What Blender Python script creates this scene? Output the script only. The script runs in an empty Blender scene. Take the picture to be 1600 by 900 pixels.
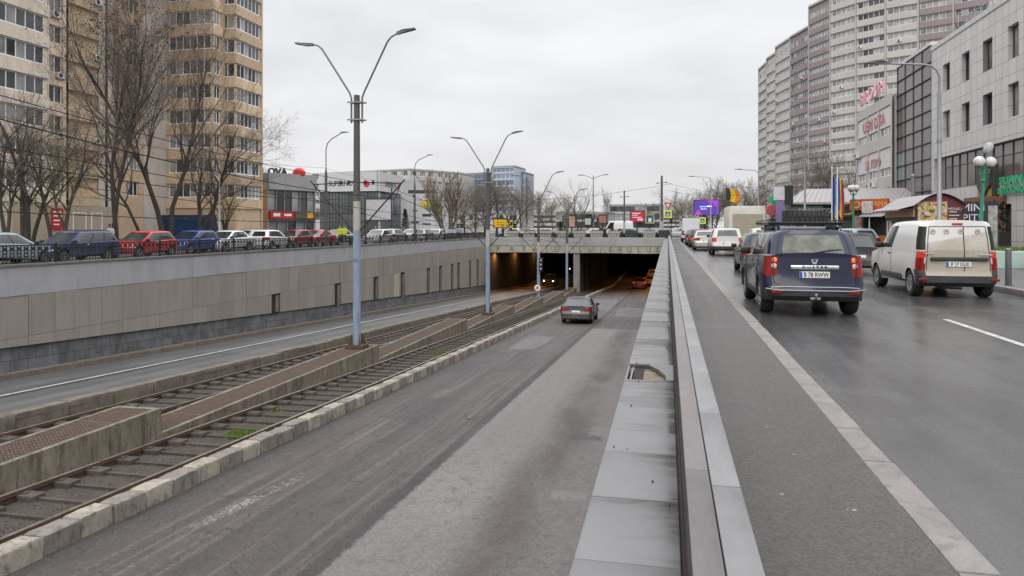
import bpy, bmesh, math, random
import numpy as np
from mathutils import Vector, Matrix
R = math.radians
SC = bpy.context.scene
COL = SC.collection
# ------------------------------------------------------------------ camera, world, sun, exposure
F, TH, CZ = 1110.0, R(12.35), 1.67          # focal length in photo pixels, turn to the left, eye height
cam = bpy.data.objects.new('camera', bpy.data.cameras.new('camera'))
COL.objects.link(cam); SC.camera = cam
cam.location = (0, 0, CZ); cam.rotation_euler = (R(90), 0, TH)
cam.data.sensor_width = 36; cam.data.lens = F / 1600 * 36
cam.data.shift_y = -95 / 1600; cam.data.clip_start = .05; cam.data.clip_end = 6000
SUN_EL, SUN_AZ = R(36), R(185)
sl = bpy.data.lights.new('sun', 'SUN'); sl.energy = .9; sl.angle = R(40); sl.color = (1, .975, .94)
sun = bpy.data.objects.new('sun', sl); COL.objects.link(sun)
_d = Vector((math.cos(SUN_EL) * math.sin(SUN_AZ), math.cos(SUN_EL) * math.cos(SUN_AZ), math.sin(SUN_EL)))
sun.rotation_euler = _d.to_track_quat('Z', 'Y').to_euler()
SC.view_settings.view_transform = 'Standard'; SC.view_settings.look = 'None'
SC.view_settings.exposure = 0.27; SC.view_settings.gamma = 1.0
SC.view_settings.use_curve_mapping = False

class NT:
    """small helper to write node trees"""
    def __init__(s, tree): s.t = tree; s.t.nodes.clear()
    def n(s, typ, ins=None, **props):
        nd = s.t.nodes.new(typ)
        for k, v in props.items(): setattr(nd, k, v)
        for k, v in (ins or {}).items():
            if hasattr(v, 'is_output'): s.t.links.new(v, nd.inputs[k])
            else: nd.inputs[k].default_value = v
        return nd
    def math(s, op, a, b=0.0, c=0.0):
        return s.n('ShaderNodeMath', {0: a, 1: b, 2: c}, operation=op).outputs[0]
    def step(s, x, e, w=.02):      # smooth 0..1 as x passes e
        return s.n('ShaderNodeMapRange', {0: x, 1: e - w, 2: e + w, 3: 0., 4: 1.}, interpolation_type='SMOOTHSTEP').outputs[0]
    def band(s, x, a, b, w=.03):
        return s.math('MULTIPLY', s.step(x, a, w), s.math('SUBTRACT', 1.0, s.step(x, b, w)))
    def mix(s, f, a, b, mode='MIX'):
        nd = s.n('ShaderNodeMix', data_type='RGBA', blend_type=mode)
        for i, v in ((0, f), (6, a), (7, b)):
            if hasattr(v, 'is_output'): s.t.links.new(v, nd.inputs[i])
            else: nd.inputs[i].default_value = v
        return nd.outputs[2]
    def noise(s, vec, scale, detail=4, rough=.55, dist=0):
        return s.n('ShaderNodeTexNoise', {'Vector': vec, 'Scale': scale, 'Detail': detail, 'Roughness': rough, 'Distortion': dist}).outputs['Fac']
    def rng(s, x, a, b, c, d):
        return s.n('ShaderNodeMapRange', {0: x, 1: a, 2: b, 3: c, 4: d}).outputs[0]
    def map(s, vec, sc=(1, 1, 1), loc=(0, 0, 0), rot=(0, 0, 0)):
        return s.n('ShaderNodeMapping', {'Vector': vec, 'Scale': sc, 'Location': loc, 'Rotation': rot}).outputs[0]

def c4(c): return (c[0], c[1], c[2], 1.0) if not isinstance(c, (int, float)) else (c, c, c, 1.0)

W = bpy.data.worlds.new('World'); SC.world = W; W.use_nodes = True
T = NT(W.node_tree)
sky = T.n('ShaderNodeTexSky', sky_type='NISHITA'); sky.sun_disc = False
sky.sun_elevation = SUN_EL; sky.sun_rotation = SUN_AZ; sky.air_density = 1.5; sky.dust_density = 4
gv = T.n('ShaderNodeTexCoord').outputs['Generated']
sep = T.n('ShaderNodeSeparateXYZ', {0: gv})
cl = T.noise(T.map(gv, (1, 1, 2.9)), 2.3, 7, .55, .4)
cl2 = T.noise(T.map(gv, (1, 1, 3.2), (3, 1, 0)), 6.5, 5, .5, .2)
up = T.math('ADD', T.rng(sep.outputs[2], 0.0, .3, 7.1, 7.5), T.rng(sep.outputs[2], .3, .62, 0., 13.5))
k = T.math('MULTIPLY', up, T.math('ADD', T.rng(cl, .3, .7, .855, 1.085), T.rng(cl2, .3, .7, -.035, .04)))
grey = T.n('ShaderNodeVectorMath', {0: (1.0, 1.0, 1.025)}, operation='SCALE'); T.t.links.new(k, grey.inputs['Scale'])
colr = T.mix(.94, sky.outputs[0], grey.outputs[0])
bg = T.n('ShaderNodeBackground', {0: colr, 1: .1})
T.n('ShaderNodeOutputWorld', {0: bg.outputs[0]})

# ------------------------------------------------------------------ pixel helpers (photo measurement -> place in the world)
ct, st = math.cos(TH), math.sin(TH)
def at(px, py, d):
    a = (px - 800) / F
    return Vector((d * (a * ct - st), d * (a * st + ct), CZ + (355 - py) * d / F))
def ratio(px):                       # X / Y along the ray of this pixel column
    a = (px - 800) / F
    return (a * ct - st) / (a * st + ct)
def y_at(px, X): return X / ratio(px)
def d_of(X, Y): return -X * st + Y * ct
def z_of(py, X, Y): return CZ + (355 - py) * d_of(X, Y) / F
def zg(Y): return -1.93 - .0465 * min(Y, 100.0)      # the sunken road

# ------------------------------------------------------------------ mesh builder
class MB:
    def __init__(s): s.v = []; s.f = []; s.m = []
    def add(s, vs, fs, m=0, M=None):
        o = len(s.v)
        s.v += [tuple(M @ Vector(p)) if M else tuple(p) for p in vs]
        for f in fs: s.f.append([i + o for i in f]); s.m.append(m)
        return s
    def box(s, x0, x1, y0, y1, z0, z1, m=0, M=None):
        return s.add([(x0, y0, z0), (x1, y0, z0), (x1, y1, z0), (x0, y1, z0), (x0, y0, z1), (x1, y0, z1), (x1, y1, z1), (x0, y1, z1)],
              [(3, 2, 1, 0), (4, 5, 6, 7), (0, 1, 5, 4), (1, 2, 6, 5), (2, 3, 7, 6), (3, 0, 4, 7)], m, M)
    def cbox(s, x0, x1, y0, y1, z0, z1, b=.02, m=0, M=None):      # chamfered box
        bm = bmesh.new(); bmesh.ops.create_cube(bm, size=1)
        for v in bm.verts: v.co = Vector(((x0 + x1) / 2 + v.co.x * (x1 - x0), (y0 + y1) / 2 + v.co.y * (y1 - y0), (z0 + z1) / 2 + v.co.z * (z1 - z0)))
        bmesh.ops.bevel(bm, geom=bm.edges[:], offset=b, segments=2, affect='EDGES', profile=.5)
        s.bm(bm, m, M); return s
    def bm(s, bm, m=0, M=None):
        bm.verts.index_update()
        s.add([v.co[:] for v in bm.verts], [[v.index for v in f.verts] for f in bm.faces], m, M); bm.free(); return s
    def quad(s, a, b, c, d, m=0): return s.add([a, b, c, d], [(0, 1, 2, 3)], m)
    def tube(s, pts, r, n=8, m=0, caps=True):
        pts = [Vector(p) for p in pts]; rs = r if isinstance(r, (list, tuple)) else [r] * len(pts)
        o = len(s.v); prev = None
        for i, p in enumerate(pts):
            t = (pts[min(i + 1, len(pts) - 1)] - pts[max(i - 1, 0)]).normalized()
            if prev is None: a = t.orthogonal().normalized()
            else:
                a = prev - t * prev.dot(t)
                a = a.normalized() if a.length > 1e-6 else t.orthogonal().normalized()
            prev = a; b = t.cross(a)
            for k in range(n):
                g = 2 * math.pi * k / n
                s.v.append(tuple(p + (a * math.cos(g) + b * math.sin(g)) * rs[i]))
        for i in range(len(pts) - 1):
            for k in range(n):
                k2 = (k + 1) % n
                s.f.append([o + i * n + k, o + i * n + k2, o + (i + 1) * n + k2, o + (i + 1) * n + k]); s.m.append(m)
        if caps:
            s.f.append([o + k for k in range(n)][::-1]); s.m.append(m)
            s.f.append([o + (len(pts) - 1) * n + k for k in range(n)]); s.m.append(m)
        return s
    def lathe(s, prof, n=24, m=0, M=None):          # prof: (radius, height) about local z
        vs = []; fs = []
        for r, z in prof:
            for k in range(n):
                g = 2 * math.pi * k / n; vs.append((r * math.cos(g), r * math.sin(g), z))
        for i in range(len(prof) - 1):
            for k in range(n):
                k2 = (k + 1) % n; fs.append((i * n + k, i * n + k2, (i + 1) * n + k2, (i + 1) * n + k))
        return s.add(vs, fs, m, M)
    def prism(s, poly, z0, z1, m=0, M=None):        # ccw polygon extruded up local z
        n = len(poly)
        vs = [(x, y, z0) for x, y in poly] + [(x, y, z1) for x, y in poly]
        fs = [tuple(range(n))[::-1], tuple(range(n, 2 * n))] + [(i, (i + 1) % n, n + (i + 1) % n, n + i) for i in range(n)]
        return s.add(vs, fs, m, M)
    def sphere(s, c, r, n=12, m=0, sz=1.0):
        prof = [(max(1e-4, r * math.sin(math.pi * i / n)), -r * sz * math.cos(math.pi * i / n)) for i in range(n + 1)]
        return s.lathe(prof, n * 2, m, Matrix.Translation(c))
    def text(s, body, size, M, m=0, ext=.01, align='CENTER', sx=1.0, bold=0.0):
        cu = bpy.data.curves.new('t', 'FONT'); cu.body = body; cu.size = size; cu.extrude = ext; cu.align_x = align; cu.align_y = 'CENTER'
        cu.resolution_u = 2; cu.offset = bold
        ob = bpy.data.objects.new('t', cu); COL.objects.link(ob)
        me = ob.evaluated_get(bpy.context.evaluated_depsgraph_get()).to_mesh()
        s.add([(v.co.x * sx, v.co.y, v.co.z) for v in me.vertices], [list(p.vertices) for p in me.polygons], m, M)
        bpy.data.objects.remove(ob); bpy.data.curves.remove(cu); return s
    def mesh(s, name, mats, smooth=None):
        me = bpy.data.meshes.new(name); me.from_pydata(s.v, [], s.f)
        for mt in (mats if isinstance(mats, (list, tuple)) else [mats]): me.materials.append(mt)
        if any(s.m): me.polygons.foreach_set('material_index', s.m)
        if smooth is not None:
            me.polygons.foreach_set('use_smooth', [True] * len(me.polygons)); me.set_sharp_from_angle(angle=R(smooth))
        me.update(); return me
    def build(s, name, mats, parent=None, smooth=None):
        return link(name, s.mesh(name, mats, smooth), parent)
def link(name, me, parent=None, loc=None, rz=0):
    o = bpy.data.objects.new(name, me); COL.objects.link(o); o.parent = parent
    if loc is not None: o.location = loc
    if rz: o.rotation_euler = (0, 0, rz)
    return o
def tag(o, label, cat, group=None, kind=None):
    if label: o['label'] = label
    if cat: o['category'] = cat
    if group: o['group'] = group
    if kind: o['kind'] = kind
    return o
def thing(name, label, cat, loc=(0, 0, 0), rz=0, group=None):
    o = bpy.data.objects.new(name, None); COL.objects.link(o); o.location = loc; o.rotation_euler = (0, 0, rz)
    o.empty_display_size = .2
    return tag(o, label, cat, group)
def struct(o): o['kind'] = 'structure'; return o
KIDS = {}
def copy_tree(o, parent=None):
    c = o.copy(); COL.objects.link(c); c.parent = parent
    for ch in o.children: copy_tree(ch, c)
    return c
ORD = ['first', 'second', 'third', 'fourth', 'fifth', 'sixth', 'seventh', 'eighth', 'ninth', 'tenth', 'eleventh', 'twelfth', 'thirteenth', 'fourteenth', 'fifteenth', 'sixteenth', 'seventeenth', 'eighteenth', 'nineteenth', 'twentieth'] + ['number %d' % i for i in range(21, 60)]
def facing(p0, p1, z=0):
    """matrix of a wall: local x from p0 to p1, local z up, local -y outward (to the right of p0->p1)"""
    a = math.atan2(p1[1] - p0[1], p1[0] - p0[0])
    return Matrix.Translation((p0[0], p0[1], z)) @ Matrix.Rotation(a, 4, 'Z')
def sign_mat(x, y, z, ang=0): # text plane: reads along +x rotated by ang about z, stands upright, faces -y
    return Matrix.Translation((x, y, z)) @ Matrix.Rotation(ang, 4, 'Z') @ Matrix.Rotation(R(90), 4, 'X')

# ------------------------------------------------------------------ materials
def newmat(name):
    m = bpy.data.materials.new(name); m.use_nodes = True; t = NT(m.node_tree); return m, t
def finish(t, col, rough, metal=0.0, bump=None, bstr=.2, spec=.5, coat=0.0, emit=None, es=0.0, bdist=.01):
    ins = {'Base Color': col, 'Roughness': rough, 'Metallic': metal, 'Specular IOR Level': spec, 'Coat Weight': coat}
    if emit is not None: ins['Emission Color'] = emit; ins['Emission Strength'] = es
    b = t.n('ShaderNodeBsdfPrincipled', ins)
    if bump is not None:
        bn = t.n('ShaderNodeBump', {'Height': bump, 'Strength': bstr, 'Distance': bdist}); t.t.links.new(bn.outputs[0], b.inputs['Normal'])
    t.n('ShaderNodeOutputMaterial', {0: b.outputs[0]})
def pm(name, base, rough=.6, var=.18, scale=3.0, metal=0.0, bump=.0, bscale=40, stain=None, stain_amt=.4, spec=.3, coat=0.0, sc=(1, 1, 1), obj=False, rvar=.1):
    """general weathered surface: two noises over the colour, optional stain colour with its own shape"""
    m, t = newmat(name)
    tc = t.n('ShaderNodeTexCoord').outputs['Object']
    v = t.map(tc, sc)
    n1 = t.noise(v, scale, 6, .6, .3); n2 = t.noise(v, scale * 9, 3, .6)
    f = t.math('ADD', t.rng(n1, .25, .75, 1 - var, 1 + var), t.rng(n2, .3, .7, -var * .4, var * .4))
    col = t.n('ShaderNodeVectorMath', {0: tuple(base)}, operation='SCALE'); t.t.links.new(f, col.inputs['Scale']); col = col.outputs[0]
    if obj:
        rnd = t.n('ShaderNodeObjectInfo').outputs['Random']
        col2 = t.n('ShaderNodeVectorMath', {0: col}, operation='SCALE'); t.t.links.new(t.rng(rnd, 0., 1., .8, 1.2), col2.inputs['Scale']); col = col2.outputs[0]
    if stain is not None:
        sn = t.noise(t.map(tc, (sc[0], sc[1], sc[2] * .45), (5, 3, 1)), scale * 1.7, 7, .68, .6)
        col = t.mix(t.math('MULTIPLY', t.rng(sn, .5, .68, 0., 1.), stain_amt), col, c4(stain))
    rg = t.rng(n1, .3, .7, max(.02, rough - rvar), min(1, rough + rvar))
    bp = t.noise(tc, bscale, 4, .7) if bump else None
    finish(t, col, rg, metal, bp, bump, spec, coat)
    return m
def emis(name, col, strength, base=None):
    m, t = newmat(name); finish(t, c4(base or col), .3, emit=c4(col), es=strength); return m
def glassm(name, base, rough=.06, var=.35, spec=.7, scale=.6, orng=1.0):
    m, t = newmat(name)
    tc = t.n('ShaderNodeTexCoord').outputs['Object']
    rnd = t.n('ShaderNodeObjectInfo').outputs['Random']
    nz = t.noise(t.n('ShaderNodeVectorMath', {0: tc, 1: (1, 1, 1)}, operation='ADD').outputs[0], scale, 3)
    f = t.math('ADD', t.rng(nz, .3, .7, 1 - var, 1 + var), t.rng(rnd, 0., 1., -.25 * orng, .35 * orng))
    col = t.n('ShaderNodeVectorMath', {0: tuple(base)}, operation='SCALE'); t.t.links.new(f, col.inputs['Scale'])
    finish(t, col.outputs[0], t.rng(nz, .3, .7, rough * .6, rough * 1.6), spec=spec); return m
def paint(name, base, rough=.28, dirt=(.16, .14, .12), dz=.75, da=.45, metal=0.0):
    """car paint with a coat; road dirt gathers low on the body with its own ragged edge"""
    m, t = newmat(name)
    tc = t.n('ShaderNodeTexCoord').outputs['Object']
    s = t.n('ShaderNodeSeparateXYZ', {0: tc})
    n1 = t.noise(tc, 2.2, 6, .65, .4); n2 = t.noise(tc, 30, 3)
    low = t.rng(t.math('ADD', s.outputs[2], t.math('MULTIPLY', t.math('SUBTRACT', n1, .5), 1.1)), dz, .2, 0., 1.)
    f = t.math('MULTIPLY', t.math('MULTIPLY', low, da), t.rng(n2, .3, .7, .6, 1.))
    col = t.mix(f, c4(base), c4(dirt))
    finish(t, col, t.math('ADD', rough, t.math('MULTIPLY', f, .5)), metal, spec=.4, coat=.22); return m

def asphalt(name, base, rough, rv=.12, patch=.25, streak=.2, speck=.35, crack=0.0, bstr=.25, warm=(1, .985, .975), spec=.3):
    m, t = newmat(name)
    tc = t.n('ShaderNodeTexCoord').outputs['Object']
    big = t.noise(tc, .35, 6, .62, .5); fine = t.noise(tc, 55, 4, .75); grit = t.n('ShaderNodeTexVoronoi', {'Vector': tc, 'Scale': 90.}).outputs['Distance']
    stk = t.noise(t.map(tc, (1.6, .045, 1)), 1.0, 5, .6, .2)
    f = t.math('ADD', t.rng(big, .28, .72, 1 - patch, 1 + patch), t.rng(stk, .3, .7, -streak, streak))
    f = t.math('MULTIPLY', f, t.rng(fine, .3, .7, 1 - speck, 1 + speck))
    col = t.n('ShaderNodeVectorMath', {0: tuple(base * w for w in warm)}, operation='SCALE'); t.t.links.new(f, col.inputs['Scale']); col = col.outputs[0]
    if crack:
        wv = t.n('ShaderNodeVectorMath', {0: tc, 1: t.n('ShaderNodeVectorMath', {0: t.n('ShaderNodeTexNoise', {'Vector': tc, 'Scale': 1.3, 'Detail': 5.}).outputs['Color']}, operation='SCALE').outputs[0]}, operation='ADD')
        vo = t.n('ShaderNodeTexVoronoi', {'Vector': t.map(wv.outputs[0], (.55, .16, 1)), 'Scale': 1.}, feature='DISTANCE_TO_EDGE').outputs['Distance']
        cr = t.math('MULTIPLY', t.rng(vo, 0., .006, 1., 0.), t.rng(big, .5, .62, 0., crack))
        col = t.mix(cr, col, c4(base * .35))
    rg = t.math('ADD', t.rng(t.math('ADD', big, t.math('MULTIPLY', t.math('SUBTRACT', stk, .5), .8)), .3, .7, rough - rv, rough + rv), t.rng(grit, 0., .6, -.04, .06))
    bp = t.math('ADD', fine, t.math('MULTIPLY', grit, .6))
    finish(t, col, rg, bump=bp, bstr=bstr, bdist=.006, spec=spec); return m
# ------------------------------------------------------------------ base materials
M = {}
M['ground'] = asphalt('ground_asphalt', .085, .6)
M['road_wet'] = asphalt('wet_asphalt', .058, .22, rv=.07, patch=.16, streak=.16, speck=.3, bstr=.08, warm=(1, .99, .99), spec=.5)
M['pave_asph'] = asphalt('pavement_asphalt', .058, .5, rv=.12, patch=.26, streak=.08, speck=.55, bstr=.4, warm=(1.06, .985, .9))
M['side_asph'] = asphalt('side_pavement', .10, .5, patch=.15, streak=.05)
M['lane_left'] = asphalt('far_lane_asphalt', .082, .45, patch=.2, streak=.26, speck=.25, warm=(1, .985, .98))
M['tunnel_floor'] = asphalt('tunnel_asphalt', .11, .45)
M['white_line'] = pm('white_road_paint', (.38, .38, .37), .6, .25, 6, stain=(.10, .097, .094), stain_amt=.85)
M['kerb_white'] = pm('whitewashed_kerb', (.28, .255, .21), .8, .3, 5, bump=.5, bscale=22, stain=(.095, .082, .065), stain_amt=.9)
M['kerb_grey'] = pm('grey_kerb', (.185, .168, .146), .85, .3, 5, bump=.5, bscale=22, stain=(.075, .066, .058), stain_amt=.85)
M['kerb_right'] = pm('concrete_kerb', (.185, .173, .162), .65, .2, 4, bump=.3, stain=(.12, .108, .098), stain_amt=.7)
M['kerb_old'] = pm('old_brown_kerb', (.14, .12, .096), .85, .3, 3, bump=.5, bscale=18, stain=(.07, .06, .045), stain_amt=.8)
M['ballast'] = pm('track_bed', (.056, .047, .038), .9, .35, 3.5, bump=.8, bscale=50, stain=(.035, .030, .025), stain_amt=.8)
M['sleeper'] = pm('sleeper_concrete', (.064, .053, .044), .85, .35, 6, bump=.4, bscale=30, stain=(.045, .037, .03), stain_amt=.7, obj=True)
M['rail_side'] = pm('rusty_rail', (.075, .05, .034), .75, .3, 8)
M['rail_top'] = pm('worn_rail_head', (.20, .165, .135), .35, .25, 5, metal=.5)
M['med_conc'] = pm('mossy_concrete', (.165, .144, .11), .9, .42, 3.4, bump=.8, bscale=12, stain=(.055, .048, .034), stain_amt=1.0, sc=(1, 1, .45))
M['rust_mesh'] = pm('rusty_grating', (.10, .072, .054), .8, .3, 6)
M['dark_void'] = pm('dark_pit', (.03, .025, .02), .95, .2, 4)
M['band'] = pm('grey_painted_concrete', (.30, .295, .308), .7, .09, .6, bump=.06, stain=(.20, .195, .20), stain_amt=.6, sc=(1, 1.2, .5))
M['stone_base'] = None
M['coping'] = pm('dark_coping', (.14, .135, .13), .7, .2, 3)
M['iron'] = pm('black_iron', (.022, .021, .021), .55, .2, 6)
M['steel'] = pm('galvanised_steel', (.23, .24, .25), .45, .15, 5, metal=.5)
M['pole_dark'] = pm('dark_pole', (.075, .072, .072), .7, .2, 3, stain=(.12, .11, .10), stain_amt=.4)
M['pole_blue'] = pm('pale_blue_pole', (.20, .25, .33), .6, .16, 3, stain=(.15, .14, .135), stain_amt=.6, sc=(3, 3, .6))
M['pole_pale'] = pm('rust_streaked_pole', (.36, .34, .31), .7, .2, 3, stain=(.22, .10, .05), stain_amt=.75, sc=(6, 6, .5))
M['tin'] = None
M['lamp_grey'] = pm('lamp_metal', (.13, .135, .145), .5, .15, 5, metal=.3)
M['lens'] = pm('lamp_glass', (.5, .5, .5), .3, .1, 5)
M['orange_lamp'] = emis('sodium_lamp', (1, .45, .12), 6)
M['gravel'] = pm('brown_gravel', (.085, .072, .058), .9, .45, 25)
M['grass'] = pm('moss_green', (.10, .15, .025), .9, .35, 14)
M['black'] = pm('black_rubber', (.018, .018, .019), .8, .2, 10)
M['white_metal'] = pm('white_enamel', (.62, .62, .62), .4, .08, 3)
M['wire'] = pm('cable_black', (.02, .02, .022), .7, .1, 5)

def make_tin():      # sheet-metal coping of the parapet: folded panels, water marks running across
    m, t = newmat('sheet_metal_coping'); tc = t.n('ShaderNodeTexCoord').outputs['Object']
    s = t.n('ShaderNodeSeparateXYZ', {0: tc})
    n = t.noise(t.map(tc, (1, .35, 1)), 2.2, 6, .6, .4)
    wet = t.noise(t.map(tc, (1.1, 5.5, 1)), 1.0, 5, .62, .8)
    side = t.rng(s.outputs[0], -.34, .05, .0, .16)
    far = t.rng(s.outputs[1], 2., 9., -.12, .2)
    w = t.rng(t.math('ADD', t.math('ADD', wet, side), far), .53, .68, 0., 1.)
    col = t.mix(t.rng(n, .3, .7, 0., 1.), (.118, .116, .117, 1), (.172, .170, .172, 1))
    col = t.mix(t.math('MULTIPLY', w, .75), col, (.05, .048, .048, 1))
    finish(t, col, t.math('SUBTRACT', t.rng(n, .3, .7, .38, .52), t.math('MULTIPLY', w, .22)), .25, bump=t.noise(tc, 1.4, 2), bstr=.12, bdist=.03); return m
M['tin'] = make_tin()
M['tin2'] = pm('pale_sheet_metal', (.172, .171, .175), .42, .16, 1.8, metal=.2, stain=(.115, .112, .11), stain_amt=.6, sc=(1, .4, 1))
M['tin3'] = pm('weathered_rail_cap', (.13, .121, .12), .4, .25, 2.6, metal=.25, stain=(.15, .105, .085), stain_amt=.6, sc=(1, .3, 1))
M['riser'] = pm('dark_metal_riser', (.032, .026, .024), .55, .3, 5, stain=(.08, .05, .035), stain_amt=.4)

def make_lower():
    m, t = newmat('underpass_asphalt'); tc = t.n('ShaderNodeTexCoord').outputs['Object']
    s = t.n('ShaderNodeSeparateXYZ', {0: tc}); X, Y = s.outputs[0], s.outputs[1]
    wob = t.noise(t.map(tc, (.5, .16, .5)), 1.2, 6, .65)
    finew = t.noise(tc, 7, 5, .7)
    xw = t.math('ADD', X, t.math('ADD', t.math('MULTIPLY', t.math('SUBTRACT', wob, .5), .9), t.math('MULTIPLY', t.math('SUBTRACT', finew, .5), .16)))
    xs = t.math('ADD', X, t.math('MULTIPLY', t.math('SUBTRACT', finew, .5), .16))
    big = t.noise(t.map(tc, (.6, .22, 1)), .9, 6, .62, .6); fine = t.noise(tc, 48, 4, .75)
    stk = t.noise(t.map(tc, (2.6, .05, 1)), 1.0, 5, .6)
    stk2 = t.noise(t.map(tc, (7, .14, 1), (3, 0, 0)), 1.0, 5, .65)
    base = t.mix(t.rng(big, .35, .65, 0., 1.), (.052, .0435, .040, 1), (.09, .078, .0725, 1))
    base = t.mix(t.rng(stk, .48, .7, 0., .55), base, (.048, .043, .041, 1))
    base = t.mix(t.rng(stk2, .46, .64, 0., .48), base, (.05, .044, .042, 1)); base = t.mix(t.rng(stk2, .48, .36, 0., .4), base, (.15, .14, .137, 1))
    light = t.mix(t.rng(big, .3, .7, 0., 1.), (.116, .106, .103, 1), (.158, .147, .144, 1))
    strip = t.math('MULTIPLY', t.step(xs, -3.9, .05), t.math('SUBTRACT', 1.0, t.step(t.math('ADD', Y, t.math('MULTIPLY', t.math('SUBTRACT', finew, .5), .5)), 37.6, .1)))
    col = t.mix(strip, base, light)
    track = t.math('MULTIPLY', t.band(xw, -2.45, -1.55, .35), t.rng(big, .42, .6, .35, .9))
    col = t.mix(t.math('MULTIPLY', track, strip), col, (.072, .063, .06, 1))
    for a, b, w, amt, c in ((-7.3, -6.75, .2, .75, .05), (-4.1, -3.86, .05, 1.2, .038), (-5.62, -5.42, .08, .7, .045), (-.72, -.2, .12, .55, .07), (-5.3, -4.3, .3, .3, .08)):
        col = t.mix(t.math('MULTIPLY', t.band(xw if w > .06 else xs, a, b, w), t.rng(big, .25, .6, amt * .65, min(1, amt))), col, (c, c * .93, c * .9, 1))
    # pale patches and crossings of old repairs
    for x0, x1, y0, y1, c in ((-6.1, -5.2, 15.0, 17.5, .05), (-1.75, -1.2, 10.6, 11.0, .17), (-2.0, -1.3, 14.2, 14.7, .06), (-1.6, -1.0, 14.6, 15.4, .165), (-3.3, -.4, 38.6, 43.5, .055), (-3.5, -1.0, 46, 55, .12), (-6.6, -4.2, 52, 66, .125), (-6.3, -5.2, 28, 33, .12), (-7.0, -5.9, 19.5, 27, .052), (-5.3, -4.6, 22, 29, .055)):
        p = t.math('MULTIPLY', t.band(xw if c < .14 else xs, x0, x1, .04), t.band(t.math('ADD', Y, t.math('MULTIPLY', t.math('SUBTRACT', finew, .5), .5)), y0, y1, .06))
        col = t.mix(t.math('MULTIPLY', p, .55 if c > .14 else .75), col, (c, c * .97, c * .97, 1))
    # white scrape near the kerb and cracks
    sc = t.math('MULTIPLY', t.band(t.math('ADD', X, t.math('MULTIPLY', Y, -.1)), -7.07, -6.86, .06), t.band(Y, 8.4, 10.6, .5))
    col = t.mix(t.math('MULTIPLY', sc, t.rng(t.noise(t.map(tc, (3, 1, 1)), 9, 5, .8), .48, .6, 0., .7)), col, (.33, .3, .28, 1))
    warp = t.n('ShaderNodeVectorMath', {0: t.n('ShaderNodeTexNoise', {'Vector': tc, 'Scale': 1.1, 'Detail': 6., 'Roughness': .7}).outputs['Color']}, operation='SCALE'); warp.inputs['Scale'].default_value = 1.4
    wv = t.n('ShaderNodeVectorMath', {0: tc, 1: warp.outputs[0]}, operation='ADD').outputs[0]
    vo = t.n('ShaderNodeTexVoronoi', {'Vector': t.map(wv, (.32, .11, 1))}, feature='DISTANCE_TO_EDGE').outputs['Distance']
    cr = t.math('MULTIPLY', t.rng(vo, .006, .024, .95, 0.), t.math('SUBTRACT', 1.0, strip))
    col = t.mix(cr, col, (.025, .022, .022, 1))
    mott = t.noise(tc, 5.5, 6, .75)
    col = t.mix(t.math('MULTIPLY', t.rng(mott, .53, .66, 0., .55), t.rng(big, .3, .6, .35, 1.)), col, (.052, .045, .042, 1))
    sp = t.n('ShaderNodeVectorMath', {0: col}, operation='SCALE'); t.t.links.new(t.math('MULTIPLY', t.rng(fine, .3, .7, .5, 1.5), t.rng(t.noise(tc, 14, 5, .75), .3, .7, .8, 1.2)), sp.inputs['Scale'])
    sp.outputs[0].node.label = ''
    rg = t.rng(t.math('ADD', big, t.math('MULTIPLY', stk, .5)), .5, 1.0, .55, .85)
    finish(t, sp.outputs[0], rg, bump=t.math('ADD', fine, t.math('MULTIPLY', t.noise(tc, 140, 2), .5)), bstr=.35, bdist=.008, spec=.3); return m
M['lower'] = make_lower()

def make_blocks(name, a, b, joint, bw, bh, axis=1, stain=(.05, .05, .05), rough=.6):
    """stone or panel courses with their joints, blocks of slightly different tone (wall along Y)"""
    m, t = newmat(name); tc = t.n('ShaderNodeTexCoord').outputs['Object']
    s = t.n('ShaderNodeSeparateXYZ', {0: tc})
    zz = t.math('ADD', s.outputs[2], t.math('MULTIPLY', s.outputs[1], .0465))
    v = t.n('ShaderNodeCombineXYZ', {0: s.outputs[1], 1: zz}).outputs[0]
    br = t.n('ShaderNodeTexBrick', {'Vector': v, 'Color1': c4(a), 'Color2': c4(b), 'Mortar': c4(joint), 'Scale': 1., 'Mortar Size': .015, 'Brick Width': bw, 'Row Height': bh, 'Bias': 0.})
    n = t.noise(tc, 1.2, 6, .65, .5)
    col = t.mix(t.rng(n, .42, .62, 0., .75), br.outputs['Color'], c4(stain))
    n2 = t.noise(t.map(tc, (1, 1, .3)), 3.0, 5, .7)
    col = t.mix(t.rng(n2, .55, .7, 0., .35), col, (.3, .3, .31, 1))
    finish(t, col, rough, bump=t.noise(tc, 20, 4), bstr=.3); return m
M['stone_base'] = make_blocks('wet_stone_base', (.15, .155, .165), (.115, .12, .128), (.05, .05, .052), .62, .55)

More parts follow.
